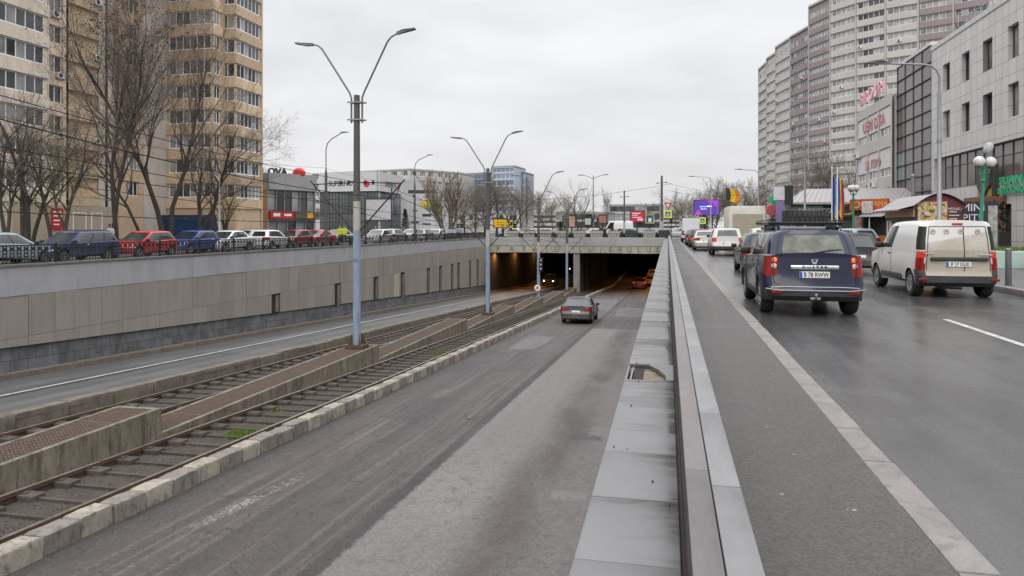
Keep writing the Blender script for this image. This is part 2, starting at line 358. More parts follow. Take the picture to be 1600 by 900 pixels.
def cladding_mat():
    m, t = newmat('beige_cladding'); tc = t.n('ShaderNodeTexCoord').outputs['Object']
    s = t.n('ShaderNodeSeparateXYZ', {0: tc})
    cell = t.math('FLOOR', t.math('DIVIDE', t.math('SUBTRACT', s.outputs[1], .84), 1.0))
    row = t.math('GREATER_THAN', s.outputs[2], -1.8)
    wn = t.n('ShaderNodeTexWhiteNoise', {0: t.n('ShaderNodeCombineXYZ', {0: cell, 1: row}).outputs[0]}, noise_dimensions='3D').outputs['Value']
    n = t.noise(tc, .5, 6, .6); dr = t.noise(t.map(tc, (1, 5, .25)), 1.5, 5, .7)
    f = t.math('MULTIPLY', t.rng(wn, 0., 1., .92, 1.07), t.rng(n, .3, .7, .93, 1.06))
    col = t.n('ShaderNodeVectorMath', {0: (.245, .224, .192)}, operation='SCALE'); t.t.links.new(f, col.inputs['Scale'])
    col = t.mix(t.rng(dr, .52, .7, 0., .6), col.outputs[0], (.155, .138, .115, 1))
    finish(t, col, .5, bump=t.noise(tc, 1.0, 2), bstr=.05); return m
M['clad'] = cladding_mat()

# ------------------------------------------------------------------ ground sheets
XW = -19.9; YP = 79.0; YB = -41.5            # left wall plane, portal plane, start of the ramp behind the camera
g = MB()
for x0, x1, y0, y1 in ((.12, 3000, -300, YP), (-3000, XW - .3, -300, YP), (-3000, 3000, YP, 4000), (XW - .3, .12, -300, YB)):
    g.quad((x0, y0, 0), (x1, y0, 0), (x1, y1, 0), (x0, y1, 0))
struct(g.build('ground', M['ground']))
def strip(name, x0, x1, ys, zf, mat, m2=None):
    b = MB()
    for a, c in zip(ys[:-1], ys[1:]): b.quad((x0, a, zf(a)), (x1, a, zf(a)), (x1, c, zf(c)), (x0, c, zf(c)))
    return struct(b.build(name, mat))
YS = [YB, -20, 0, 20, 40, 60, YP, 100, 200]
strip('lower_road', -7.27, .1, YS, zg, M['lower'])
b = MB()
for a, c in zip(YS[:-1], YS[1:]): b.quad((-19.6, a, zg(a) - .22), (-13.4, a, zg(a) + .12), (-13.4, c, zg(c) + .12), (-19.6, c, zg(c) - .22))
struct(b.build('lower_road_far', M['lane_left']))
strip('light_leak_sheet', -21, 1, YS, lambda y: zg(y) - .5, M['dark_void'])  # unseen dark sheet added to keep sky light from leaking up into the trench
strip('track_bed', -13.45, -7.2, YS, lambda y: zg(y) - .1, M['ballast'])
strip('wall_kerb', XW - .1, -19.58, YS, lambda y: zg(y) - .06, M['kerb_old'])
b = MB()
for a, c in zip(YS[:-1], YS[1:]): b.quad((-19.579, a, zg(a) - .26), (-19.579, c, zg(c) - .26), (-19.579, c, zg(c) - .061), (-19.579, a, zg(a) - .061))
struct(b.build('wall_kerb', M['kerb_old']))
strip('lane_line', -16.76, -16.65, [-10, 20, 40, 60, 78], lambda y: zg(y) - .025, M['white_line'])
# right carriageway, its pavement and kerbs
strip('road', 1.47, 8.36, [-60, 110], lambda y: .004, M['road_wet'])
strip('crossing_road', -80, 300, [92, 110], lambda y: .008, M['ground'])
b = MB(); b.box(.2, 1.283, -60, 86, -.1, .1); struct(b.build('pavement', M['pave_asph']))
b = MB(); y = -10.0; rr = random.Random(3)
while y < 86:
    l = .8; q = rr.uniform(-.006, .006)
    b.cbox(1.286, 1.475 + q, y, y + l - .014, -.1, .102 + rr.uniform(-.004, .004), .012, 0); y += l
struct(b.build('pavement_kerb', M['kerb_right'], None, 40))
b = MB(); b.box(8.6, 60, -60, 78, -.1, .13); struct(b.build('side_pavement', M['side_asph']))
b = MB(); y = -10.0
while y < 78:
    b.cbox(8.34, 8.597, y, y + .99, -.1, .15 + rr.uniform(-.005, .005), .02); y += 1.0
struct(b.build('side_kerb', M['kerb_right'], None, 40))
b = MB(); y = -21.6
while y < 86:
    b.quad((4.84, y, .0085), (4.96, y, .0085), (4.96, y + 3.4, .0085), (4.84, y + 3.4, .0085)); y += 10.8
struct(b.build('lane_dashes', M['white_line']))
strip('street', -36, -21.2, [-100, 92], lambda y: .005, M['road_wet'])
b = MB(); b.box(-75, -36.2, -60, 92, -.1, .12); struct(b.build('street_pavement', M['side_asph']))
b = MB(); b.box(-36.2, -36, -60, 92, -.1, .13); b.box(-21.2, -21, -60, 78, -.1, .13); b.box(-21, XW - .31, -60, 78, -.1, .12); struct(b.build('street_kerb', M['kerb_right']))

# lower kerbs made of rough stones
def kerb_run(name, xa, xb, y0, y1, l, zt, zb, mats, seed, jit=.02, alt=True):
    r = random.Random(seed); b = MB(); y = y0; i = 0
    while y < y1:
        li = l * r.uniform(.9, 1.1)
        z0 = zg(y + li / 2)
        bm = bmesh.new(); bmesh.ops.create_cube(bm, size=1)
        bmesh.ops.bevel(bm, geom=bm.edges[:], offset=.09, segments=2, affect='EDGES', profile=.6)
        if y < 40: bmesh.ops.subdivide_edges(bm, edges=bm.edges[:], cuts=1)
        xo, zo, ro = r.uniform(-jit, jit), r.uniform(-jit, jit) * .7, r.uniform(-.02, .02)
        for v in bm.verts:
            c = v.co
            py = y + li / 2 + c.y * (li - .012); px = (xa + xb) / 2 + c.x * (xb - xa) + xo + c.y * ro
            pz = z0 + (zb + zt) / 2 + c.z * (zt - zb) + zo - .0465 * c.y * li
            v.co = (px + r.uniform(-.008, .008), py, pz + r.uniform(-.008, .008))
        b.bm(bm, (i % 2 if alt and r.random() < .88 else r.randrange(2))); y += li; i += 1
    return struct(b.build(name, mats, None, 50))
kerb_run('kerb_stones', -7.56, -7.26, -6, YP + 60, .58, .25, -.3, [M['kerb_white'], M['kerb_grey']], 5)
kerb_run('track_kerb', -13.7, -13.4, -6, 198, 1.3, .24, -.3, [M['kerb_old'], M['kerb_old']], 8, .03)

# ------------------------------------------------------------------ tram tracks
def rail_mesh(x):
    b = MB(); ys = [-12, 10, 30, 50, YP, 100, 140]
    for x0, x1, za, zb, m in ((-.035, .035, -.002, .045, 0), (-.037, .037, -.02, 0, 1), (-.01, .01, -.1, -.015, 0), (-.075, .075, -.12, -.1, 0)):
        for a, c in zip(ys[:-1], ys[1:]):
            za_, zc_ = zg(a), zg(c)
            vs = [(x + x0, a, za_ + za), (x + x1, a, za_ + za), (x + x1, c, zc_ + za), (x + x0, c, zc_ + za), (x + x0, a, za_ + zb), (x + x1, a, za_ + zb), (x + x1, c, zc_ + zb), (x + x0, c, zc_ + zb)]
            b.add(vs, [(4, 5, 6, 7), (1, 2, 6, 5), (3, 0, 4, 7), (2, 1, 0, 3)], 0)
            if za == -.002: b.m[-4] = 1
    return b
def sleeper(b, xl, xr, y, m=None):
    z = zg(y)
    for xc in (xl + .07, xr - .02):
        b.cbox(xc - .2, xc + .26 if xc < xr - .3 else xc + .2, y - .12, y + .12, z - .16, z - .01 - (0 if xc < xr - .3 else .05), .02)
    b.box(xl + .3, xr - .2, y - .035, y + .035, z - .12, z - .055)
    for xc in (xl, xr): # rail fastenings
        b.box(xc - .12, xc - .05, y - .05, y + .05, z - .06, z + .005); b.box(xc + .05, xc + .12, y - .05, y + .05, z - .06, z + .005)
for nm, xl, xr, lb in (('tram_track', -9.58, -8.15, 'rusty tram track beside the black and white kerb'), ('tram_track', -12.9, -11.47, 'rusty tram track between the grated concrete divider and the far carriageway')):
    t = thing(nm, lb, 'tram track', ((xl + xr) / 2, 6, zg(6)), 0, 'tram tracks in the underpass')
    off = Matrix.Translation(Vector((-(xl + xr) / 2, -6, -zg(6))))
    def kid(b, name, mats, smooth=None):
        b.v = [tuple(off @ Vector(p)) for p in b.v]; return b.build(name, mats, t, smooth)
    for x in (xl, xr): kid(rail_mesh(x), 'rail', [M['rail_side'], M['rail_top']])
    y = 3.0; n = 0; rest = MB(); base = None
    while y < YP + 20:
        if n < 100:
            if base is None:
                b = MB(); sleeper(b, xl, xr, y); base = kid(b, 'sleeper', M['sleeper'], 40); y00 = y
            else:
                c = base.copy(); COL.objects.link(c); c.parent = t; c.location = (0, y - y00, zg(y) - zg(y00))
        else: sleeper(rest, xl, xr, y)
        y += .66; n += 1
    o = kid(rest, 'sleeper', M['sleeper']); o['kind'] = 'stuff'
# moss and weeds between the rails
rr = random.Random(4); b = MB()
for cx, cy, wx, wy, n in ((-8.65, 13.2, .32, .4, 900), (-9.85, 13.0, .12, .5, 300), (-8.85, 26.6, .45, .5, 600), (-9.2, 15.5, .2, .2, 120), (-8.9, 33, .3, .6, 200), (-9.9, 24.5, .1, .7, 250), (-9.9, 36, .1, 1.2, 300), (-9.9, 60, .12, 2, 200)):
    for i in range(n):
        x = cx + max(-1, min(1, rr.gauss(0, .45))) * wx; y = cy + max(-1, min(1, rr.gauss(0, .45))) * wy; z = zg(y) - .1
        a = rr.uniform(0, 6.28); h = rr.uniform(.03, .1); w = .012
        b.add([(x - w * math.cos(a), y - w * math.sin(a), z), (x + w * math.cos(a), y + w * math.sin(a), z), (x + rr.uniform(-.04, .04), y + rr.uniform(-.04, .04), z + h)], [(0, 1, 2)])
tag(b.build('grass', M['grass']), 'green moss and grass tufts growing between the tram rails', 'grass', None, 'stuff')

# loose stones on the track bed and grit along the kerbs
rr = random.Random(61); b = MB()
def stones(n, xa, xb, ya, yb, s0, s1, dz):
    for i in range(n):
        y = ya + (yb - ya) * rr.random() ** 1.7; x = rr.uniform(xa, xb); s = rr.uniform(s0, s1); z = zg(y) + dz
        a = [Vector((rr.gauss(0, 1), rr.gauss(0, 1), rr.gauss(0, .7))).normalized() * s for _ in range(4)]
        P = [Vector((x - s, y - s * .6, z)), Vector((x + s * .9, y - s * .5, z)), Vector((x + s * .1, y + s, z)), Vector((x, y, z + s * .9))]
        P = [p + q * .35 for p, q in zip(P, a)]
        b.add(P, [(0, 2, 1), (0, 1, 3), (1, 2, 3), (2, 0, 3)])
stones(5200, -9.5, -8.2, 5, 40, .012, .032, -.1); stones(1800, -9.95, -9.62, 5, 40, .012, .03, -.1); stones(900, -8.1, -7.58, 5, 40, .012, .03, -.1); stones(2600, -12.85, -11.5, 10, 46, .014, .034, -.1)
tag(b.build('gravel', M['gravel']), 'loose brown gravel lying between the tram rails', 'gravel', None, 'stuff')
b = MB(); stones(2600, -7.24, -6.85, 5, 34, .004, .013, .001); stones(2600, -1.1, -.36, 4, 30, .004, .012, .001); stones(1200, -4.15, -3.85, 5, 30, .004, .011, .001)
tag(b.build('road_grit', M['gravel']), 'dark grit gathered along the edges of the underpass road', 'grit', None, 'stuff')

# ------------------------------------------------------------------ grated concrete divider between the tracks
SEC = [-9.5, 1.5, 12.46, 23.5, 34.8, 46.2, 57.6, 69, YP + 1]
for i, (a, c) in enumerate(zip(SEC[:-1], SEC[1:])):
    zt = zg(a) + .03
    t = thing('concrete_divider', 'stepped concrete divider with rusty grating between the tracks, %s step from the near end' % ORD[i], 'divider', (-10.45, a, zg(a)), 0, 'stepped dividers between the tram tracks')
    z0 = zg(a); L = c - a; zl = zg(c) - z0 - .2; tt = zt - z0
    b = MB()
    for x0, x1 in ((.4, .5), (-.5, -.4)):
        b.add([(x0, 0, -.2), (x1, 0, -.2), (x1, L, zl), (x0, L, zl), (x0, 0, tt), (x1, 0, tt), (x1, L, tt), (x0, L, tt)], [(4, 5, 6, 7), (1, 2, 6, 5), (3, 0, 4, 7), (0, 1, 5, 4), (2, 3, 7, 6)])
    b.box(-.4, .4, L - .12, L, zl, tt - .003); b.box(-.4, .4, 0, .1, -.2, tt - .003)
    b.build('concrete_wall', M['med_conc'], t)
    b = MB(); rr = random.Random(i)
    step = .07 if i < 5 else .16
    k = .12
    while k < L - .15:
        b.box(-.4, .4, k, k + step * .42, tt - .05, tt - .012); k += step
    for x in np.arange(-.36, .4, .09): b.box(x - .008, x + .008, .1, L - .12, tt - .034, tt - .008)
    k = 1.4
    while k < L - .5: b.box(-.4, .4, k, k + .05, tt - .03, tt - .004); k += 2.8
    b.build('grating', M['rust_mesh'], t)
    b = MB(); b.quad((-.4, .1, tt - .1), (.4, .1, tt - .1), (.4, L - .12, tt - .1), (-.4, L - .12, tt - .1)); b.build('pit_floor', M['dark_void'], t)

# ------------------------------------------------------------------ left retaining wall with cladding and railing
t = thing('retaining_wall', 'long underpass wall with grey band, beige cladding panels and dark stone base', 'retaining wall', (XW, 0, 0))
b = MB(); b.box(XW - .3, XW, YB, YP, -.48, .44); b.build('concrete_band', M['band'], t)
t.location = (0, 0, 0)
b = MB(); b.box(XW - .33, XW + .05, YB, YP, .44, .5); b.build('coping', M['coping'], t)
b = MB()   # backing wall with its stone face
for a, c in zip(YS[:6], YS[1:7]): b.quad((XW - .12, a, zg(a) - .7), (XW - .12, c, zg(c) - .7), (XW - .12, c, -.48), (XW - .12, a, -.48))
b.build('stone_base', M['stone_base'], t)
gaps = [33.5, 40.6, 46.5, 51.6, 57.7, 61.0, 64.5, 66.6, 70.8, 73.8]
b = MB(); up = MB(); pat = MB(); rr = random.Random(9)
y = -20.16
while y < YP - .1:
    y1 = min(y + 1.0, YP); jx = rr.uniform(-.013, .009); gp = .006
    up.box(XW - .06, XW - .01 + jx, y + gp, y1 - gp, -1.795, -.485)
    segs = [(y, y1)]
    for gy in gaps:
        ns = []
        for s0, s1 in segs:
            g0, g1 = gy - .43, gy + .43
            if g1 <= s0 or g0 >= s1: ns.append((s0, s1)); continue
            if g0 > s0: ns.append((s0, g0))
            if g1 < s1: ns.append((g1, s1))
        segs = ns
    for s0, s1 in segs:
        if s1 - s0 < .05: continue
        za, zb = zg(s0) + .72, zg(s1) + .72; x1 = XW - .01 + jx + rr.uniform(-.004, .004)
        (pat if 49.2 < s0 < 49.9 else b).add([(XW - .06, s0 + gp, za), (x1, s0 + gp, za), (x1, s1 - gp, zb), (XW - .06, s1 - gp, zb), (XW - .06, s0 + gp, -1.805), (x1, s0 + gp, -1.805), (x1, s1 - gp, -1.805), (XW - .06, s1 - gp, -1.805)],
              [(3, 2, 1, 0), (4, 5, 6, 7), (0, 1, 5, 4), (1, 2, 6, 5), (2, 3, 7, 6), (3, 0, 4, 7)])
    y = y1
b.v += []; up.build('upper_cladding', M['clad'], t); b.build('lower_cladding', M['clad'], t)
if pat.v: tag(pat.build('cladding_panel', pm('pale_panel', (.36, .32, .25), .5, .08), t), 'single paler beige panel', None)
void = MB(); deb = MB()
for gy in gaps:
    z0 = zg(gy) + .6
    void.box(XW - .119, XW - .1, gy - .42, gy + .42, z0, -1.8)  # dark sheet stands in for the shade of a deep niche
    deb.box(XW - .1, XW - .075, gy + .08, gy + .42, z0 - .05 + rr.uniform(0, .3), -1.85 - rr.uniform(0, .15))
void.build('gap_shade', M['dark_void'], t); deb.build('bare_concrete', M['med_conc'], t)
# railing on the wall
rl = thing('railing', 'long black iron railing along the top of the beige clad wall', 'railing', (XW - .14, 0, .5))
b = MB(); b.box(-.025, .025, -10, YP, .57, .61); b.box(-.02, .02, -10, YP, .03, .06); b.box(-.012, .012, -10, YP, .42, .44); b.build('handrail', M['iron'], rl)
bar = MB(); k = 0
while k < 20:
    yy = k * .125 + .06; bar.box(-.011, .011, yy - .011, yy + .011, .06, .57)
    if k % 2 == 0:
        bar.lathe([(.011, 0), (.035, .02), (.045, .05), (.035, .08), (.011, .1)], 6, 0, Matrix.Translation((0, yy + .06, .44)))
        bar.box(-.008, .008, yy, yy + .12, .2, .24); bar.box(-.008, .008, yy, yy + .12, .32, .36)
    k += 1
pmesh = bar.mesh('railing_panel', M['iron']); post = MB(); post.cbox(-.03, .03, -.03, .03, 0, .66, .008); pom = post.mesh('post', M['iron'])
y = -10.0
while y < YP - 2.4:
    link('railing_panel', pmesh, rl, (0, y, 0)); link('post', pom, rl, (0, y, 0)); y += 2.5

# ------------------------------------------------------------------ portal, deck and tunnel
SOF = -1.2
t = thing('underpass_portal', 'concrete tunnel portal with raised lettering on its beige beam', 'underpass', (0, 0, 0))
b = MB(); b.box(XW, -.32, YP - .12, YP + 1.2, -.4, .52); b.build('deck_fascia', pm('deck_concrete', (.30, .30, .30), .75, .12, .6, bump=.1, stain=(.2, .19, .18), stain_amt=.6, sc=(1, 1, .5)), t)
b = MB()
x = XW
while x < -.4:
    x1 = min(x + 1.0, -.32); b.box(x + .008, x1 - .008, YP - .06, YP + .5, SOF + .02 * math.sin(x * 7), -.405); x = x1
b.build('deck_beam', pm('olive_beam', (.33, .32, .255), .7, .12, .8, stain=(.2, .19, .15), stain_amt=.6), t)
txt = 'PASAJUL LUJERULUI'; xa = at(777, 390, 80).x; xb = at(1022, 390, 80).x
lm = pm('letter_grey', (.13, .125, .10), .6)
xs = [-18.9, -17.3, -15.9, -14.6, -13.3, -12.1, -11.0, None, -9.5, -8.35, -7.2, -6.15, -5.1, -4.1, -3.05, -2.05, -1.1]
b = MB()
for chx, ch in zip(xs, txt):
    if ch != ' ': b.text(ch, .78, sign_mat(chx, YP - .08, -.8), 0, .02, bold=.0)
b.build('lettering', lm, t)
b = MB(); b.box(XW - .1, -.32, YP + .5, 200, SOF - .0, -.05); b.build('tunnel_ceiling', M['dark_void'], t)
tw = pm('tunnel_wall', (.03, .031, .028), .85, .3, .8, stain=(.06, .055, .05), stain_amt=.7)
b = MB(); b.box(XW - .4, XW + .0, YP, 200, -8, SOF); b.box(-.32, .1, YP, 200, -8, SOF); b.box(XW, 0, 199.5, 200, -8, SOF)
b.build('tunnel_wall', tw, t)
b = MB()
colm = pm('column_concrete', (.20, .195, .185), .8, .2, 1.5, stain=(.14, .13, .12), stain_amt=.6)
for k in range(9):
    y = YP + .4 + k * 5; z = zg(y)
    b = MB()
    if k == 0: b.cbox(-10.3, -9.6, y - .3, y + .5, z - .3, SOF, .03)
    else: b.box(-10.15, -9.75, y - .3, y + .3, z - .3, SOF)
    b.build('column', colm if k == 0 else tw, t)  # inner columns take the darker wall colour so that they look shaded

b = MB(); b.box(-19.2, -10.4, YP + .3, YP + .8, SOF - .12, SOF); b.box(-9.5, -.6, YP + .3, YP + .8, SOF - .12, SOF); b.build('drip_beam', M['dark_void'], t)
lamps = []
for x, y in ((-19.4, YP + 2.5), (-19.4, YP + 14), (-1.0, YP + 4), (-1.0, YP + 16), (-1.0, YP + 32), (-19.4, YP + 28)):
    l = thing('tunnel_lamp', 'orange sodium lamp glowing under the tunnel ceiling by the %s wall, %s from the mouth' % ('left' if x < -10 else 'right', ORD[len([1 for q in lamps if (q < -10) == (x < -10)])]), 'tunnel lamp', (x, y, SOF - .15), 0, 'sodium lamps in the tunnel'); lamps.append(x)
    b = MB(); b.cbox(-.12, .12, -.3, .3, 0, .14, .02); b.build('housing', M['lamp_grey'], l)
    b = MB(); b.box(-.1, .1, -.27, .27, -.03, -.001); b.build('diffuser', M['orange_lamp'], l)
    ld = bpy.data.lights.new('sodium_light', 'AREA'); ld.energy = 110 if x < -10 else 240; ld.size = .5; ld.color = (1, .42, .12)
    lo = bpy.data.objects.new('sodium_light', ld); COL.objects.link(lo); lo.parent = l; lo.location = (0, 0, -.06)

# ------------------------------------------------------------------ right parapet: ledge, dark riser, weathered cap and pale coping
t = thing('parapet', 'low parapet with wet sheet metal ledge and brown capped rail beside the pavement', 'parapet', (0, 0, 0))
b = MB(); b.box(-.27, .15, YB, YP, -8, .46); b.build('wall', M['med_conc'], t)
b = MB()
hole = (5.55, 6.18)
def ledge(y0, y1, x0=-.325, x1=.046): b.cbox(x0, x1, y0 + .003, y1 - .003, .462, .5 + random.Random(int(y0 * 100)).uniform(-.003, .003), .006)
edges = [-4.0, -2.5, -1.2, 0.0, 1.4, 2.5, 3.1, 3.75, 5.55]
e = 6.18
while e < 86: edges.append(e); e += (1.42 if e < 40 else 2.8)
for a, c in zip(edges[:-1], edges[1:]):
    if a == 5.55:   # the torn panel: only its right side is left
        b.add([(-.0, 6.18, .5), (-.16, 6.18, .5), (-.145, 6.12, .5), (-.07, 5.95, .5), (-.015, 5.72, .5), (-.012, 5.55, .5), (0.046, 5.55, .5), (0.046, 6.18, .5)], [(0, 1, 2, 3, 4, 5, 6, 7)])
        b.add([(-.16, 6.18, .5), (-.145, 6.12, .5), (-.07, 5.95, .5), (-.015, 5.72, .5), (-.012, 5.55, .5), (-.16, 6.18, .47), (-.145, 6.12, .47), (-.07, 5.95, .47), (-.015, 5.72, .47), (-.012, 5.55, .47)], [(0, 1, 6, 5), (1, 2, 7, 6), (2, 3, 8, 7), (3, 4, 9, 8)])
        continue
    ledge(a, c)
b.build('ledge_panels', M['tin'], t, 40)
b = MB(); b.box(-.325, -.312, 5.55, 6.18, .40, .485); b.box(-.29, -.278, 5.57, 6.16, .38, .475); b.build('bent_flashing', M['tin2'], t)
b = MB(); b.box(-.27, -.19, 5.5, 6.22, .461, .463); b.build('hollow_shade', M['dark_void'], t)  # dark sheet on the wall top, painted in place of the hole's shade
b = MB(); rr = random.Random(12)
for k in range(170):
    x, y, s = rr.uniform(-.185, -.02), rr.uniform(5.57, 4.6), rr.uniform(.004, .018); b.cbox(x - s, x + s, y - s, y + s, .455, .461 + s * .6, s * .3)
b.build('mortar_rubble', pm('pale_mortar', (.27, .25, .19), .9, .35, 12, bump=.5), t, 50)
b = MB(); b.box(.0645, .149, -4, 85, .462, .735); b.box(.047, .0644, -4, 85, .46, .467); b.build('riser_and_groove_shade', M['riser'], t)  # riser, plus a flat dark strip painting the shade in the groove beside it
b = MB(); y = -4.0
while y < 85: b.cbox(.0655, .151, y + .002, y + 3.398, .7352, .745, .004); y += 3.4
b.build('rail_cap', M['tin3'], t, 40)
b = MB(); y = -4.5
while y < 85:
    b.cbox(.1545, .255, y + .003, y + 1.017, .69, .745 + rr.uniform(-.002, .002), .005); y += 1.02
b.build('coping_strip', M['tin2'], t, 40)
b = MB(); b.box(.153, .25, YB, 85, -.3, .688); b.build('inner_face', M['med_conc'], t)
b = MB(); rr = random.Random(21)
for k in range(12):
    y = rr.uniform(2.2, 9); x = rr.uniform(-.28, .03); s = rr.uniform(.002, .005); b.cbox(x - s, x + s, y - s * 1.6, y + s * 1.6, .501, .504 + s, s * .3)
tag(b.build('debris', M['dark_void']), 'tiny dark leaf crumbs scattered on the metal ledge', 'debris', None, 'stuff')
b = MB()
for k in range(70):
    y = rr.uniform(2.5, 30); x = rr.uniform(.4, 1.15); s = rr.uniform(.004, .012); b.cbox(x - s, x + s, y - s * 1.3, y + s * 1.3, .1005, .103, .001)
tag(b.build('litter', pm('pale_litter', (.2, .195, .18), .8)), 'small pale scraps of litter scattered on the pavement', 'litter', None, 'stuff')
o = MB(); o.cbox(-1.0, .3, YP + 1.3, YP + 2.2, .0, 1.35, .04)
tag(o.build('barrier_block', pm('black_block', (.03, .03, .032), .6)), 'black block at the far end of the parapet rail', 'barrier')
# ------------------------------------------------------------------ lamp poles between the tracks
def catenary(p, q, sag, n=14):
    p, q = Vector(p), Vector(q)
    return [p.lerp(q, i / n) - Vector((0, 0, sag * 4 * (i / n) * (1 - i / n))) for i in range(n + 1)]
POLES = [22.75, 41, 58, 75]
for i, Y in enumerate(POLES):
    zb = zg(SEC[[k for k in range(len(SEC) - 1) if SEC[k] <= Y < SEC[k + 1]][0]]) + .12
    H = 8.6
    t = thing('lamp_post', 'twin armed lamp post with pale blue foot on the tram divider, %s one' % ['nearest', 'second nearest', 'third nearest', 'farthest'][i], 'lamp post', (-10.45, Y, zb), 0, 'twin armed lamp posts on the tram divider')
    b = MB(); b.tube([(0, 0, 4.95), (0, 0, H)], [.118, .10], 14); b.build('post', M['pole_dark'], t, 40)
    b = MB(); b.tube([(0, 0, .0), (0, 0, 3.95)], [.134, .126], 14); b.build('painted_foot', M['pole_blue'], t, 40)
    b = MB(); b.tube([(0, 0, 3.95), (0, 0, 4.95)], [.126, .121], 14); b.build('middle_band', M['pole_pale'], t, 40)
    b = MB(); b.cbox(-.32, .32, -.28, .28, -.1, .03, .01)
    for a in range(4):
        g = a * 1.571 + .78; b.add([(.17 * math.cos(g), .17 * math.sin(g), .45), (.34 * math.cos(g), .34 * math.sin(g), .03), (.15 * math.cos(g + .08), .15 * math.sin(g + .08), .03), (.34 * math.cos(g + .1), .34 * math.sin(g + .1), .03)], [(0, 1, 2), (0, 2, 3), (0, 3, 1), (1, 3, 2)])
    b.build('foot_plate', M['rail_side'], t)
    b = MB(); b.text('310' if i == 0 else '31%d' % i, .17, sign_mat(0, -.14, 2.92), 0, .002, sx=.8); b.build('number', lm, t)
    b = MB()
    for z in (H - .25, H - .85): b.box(-.3, .3, -.14, -.11, z - .025, z + .025); b.box(-.3, .3, .11, .14, z - .025, z + .025)
    b.build('clamp', M['steel'], t)
    for s in (-1, 1):
        b = MB(); tip = 2.3 if s < 0 else 2.12; dz = .0 if s < 0 else .2
        b.tube([(s * .2, 0, H - .95), (s * .2, 0, H - .08), (s * .27, 0, H + .1), (s * (.27 + (tip - 1.27) * .53), 0, H + .93 + dz * .3), (s * (tip - 1.0), 0, H + 1.66 + dz * .6), (s * (tip - .86), 0, H + 1.78 + dz * .8), (s * (tip - .62), 0, H + 1.85 + dz)], [.034] * 5 + [.03, .03], 8)
        a = b.build('lamp_arm', M['lamp_grey'], t, 50)
        b = MB(); p0 = Vector((s * (tip - .66), 0, H + 1.84 + dz)); p1 = Vector((s * tip, 0, H + 1.94 + dz + (.03 if s > 0 else -.03)))
        dirv = (p1 - p0).normalized(); ang = math.atan2(dirv.z, dirv.x)
        Mx = Matrix.Translation((p0 + p1) / 2) @ Matrix.Rotation(-ang, 4, 'Y')
        l = (p1 - p0).length / 2
        b.add([(-l, -.05, -.04), (l, -.1, -.02), (l, .1, -.02), (-l, .05, -.04), (-l, -.045, .05), (-l * .2, -.1, .06), (l, -.09, .02), (l, .09, .02), (-l * .2, .1, .06), (-l, .045, .05)],
              [(3, 2, 1, 0), (4, 5, 8, 9), (5, 6, 7, 8), (0, 1, 6, 5, 4), (3, 9, 8, 7, 2), (1, 2, 7, 6), (0, 4, 9, 3)], 0, Mx)
        h = b.build('lamp_head', M['lamp_grey'], a)
    # catenary brackets towards both tracks
    for s in (-1, 1):
        b = MB(); zc = 5.55; e = Vector((s * 1.62, 0, zc))
        b.tube([(s * .13, 0, 3.95), e + Vector((s * .12, 0, .12))], .026, 7)
        b.tube([(s * .13, 0, zc + .05), e], .02, 6); b.tube([e + Vector((0, 0, -.0)), e + Vector((-s * .25, 0, -.55)), e + Vector((-s * 1.0, 0, -.5))], .014, 5)
        for q in (.3, .6): b.cbox(s * q - .035, s * q + .035, -.035, .035, zc - .02, zc + .12, .012)
        b.build('wire_bracket', M['iron'], t, 50)
# tram wires
def wire(pts, label, group, r=.014, cat='overhead wire', n=5):
    b = MB(); b.tube(pts, r * .68, n); return tag(b.build('overhead_wire', M['wire']), label, cat, group)
for X, nm in ((-8.85, 'right hand'), (-12.1, 'left hand')):
    for dz, kind, sag in ((5.55, 'upper', .0), (5.0, 'lower', .0)):
        pts = []
        ys = [-6, 4.5] + POLES
        for a, c in zip(ys[:-1], ys[1:]):
            pts += catenary((X, a, zg(a) + dz + .1), (X, c, zg(c) + dz + .1), .35 if kind == 'upper' else .06)[:-1]
        pts.append(Vector((X, 79, zg(79) + dz)))
        wire(pts, '%s tram wire above the %s track' % (kind, nm), 'tram wires', .016 if kind == 'upper' else .011)
    if X > -9:
        pts = []
        for a, c in zip(ys[:-1], ys[1:]): pts += catenary((X - .5, a, zg(a) + 6.05), (X - .5, c, zg(c) + 6.05), .25)[:-1]
        wire(pts, 'thin dark feeder cable strung above the right hand tram wires', 'tram wires', .012)
wire(catenary((-17.5, 5, 2.4), (-17.2, 52, 2.2), .38) , 'long sagging black cable in front of the parked cars', 'overhead cables', .022)
wire(catenary((-21.5, 14, 5.6), (-25.5, 50, 6.2), .5) , 'sagging cable running to the street lamp with a dark sleeve', 'overhead cables', .013)
wire(catenary((-25.5, 50, 6.2), (-25.5, 69.5, 6.4), .45) , 'sagging cable strung between the two left street lamps', 'overhead cables', .013)
wire(catenary((-25.5, 69.5, 6.4), (-23, 100, 6.5), .6) , 'far sagging cable beyond the second left street lamp', 'overhead cables', .012)
wire(catenary((-25.5, 69.5, 4.5), (0.6, 92, 7.2), .9, 24), 'cable swinging across the crossing to the tall wooden pole', 'overhead cables', .025)
wire(catenary((-.35, 85, 6.9), (14.5, 105, 6.0), .5, 16), 'cable leading right from the tall wooden pole', 'overhead cables', .02)
wire(catenary((-.35, 85, 6.0), (9.6, 79, 5.4), .5, 16), 'lower cable leading right from the tall wooden pole', 'overhead cables', .014)

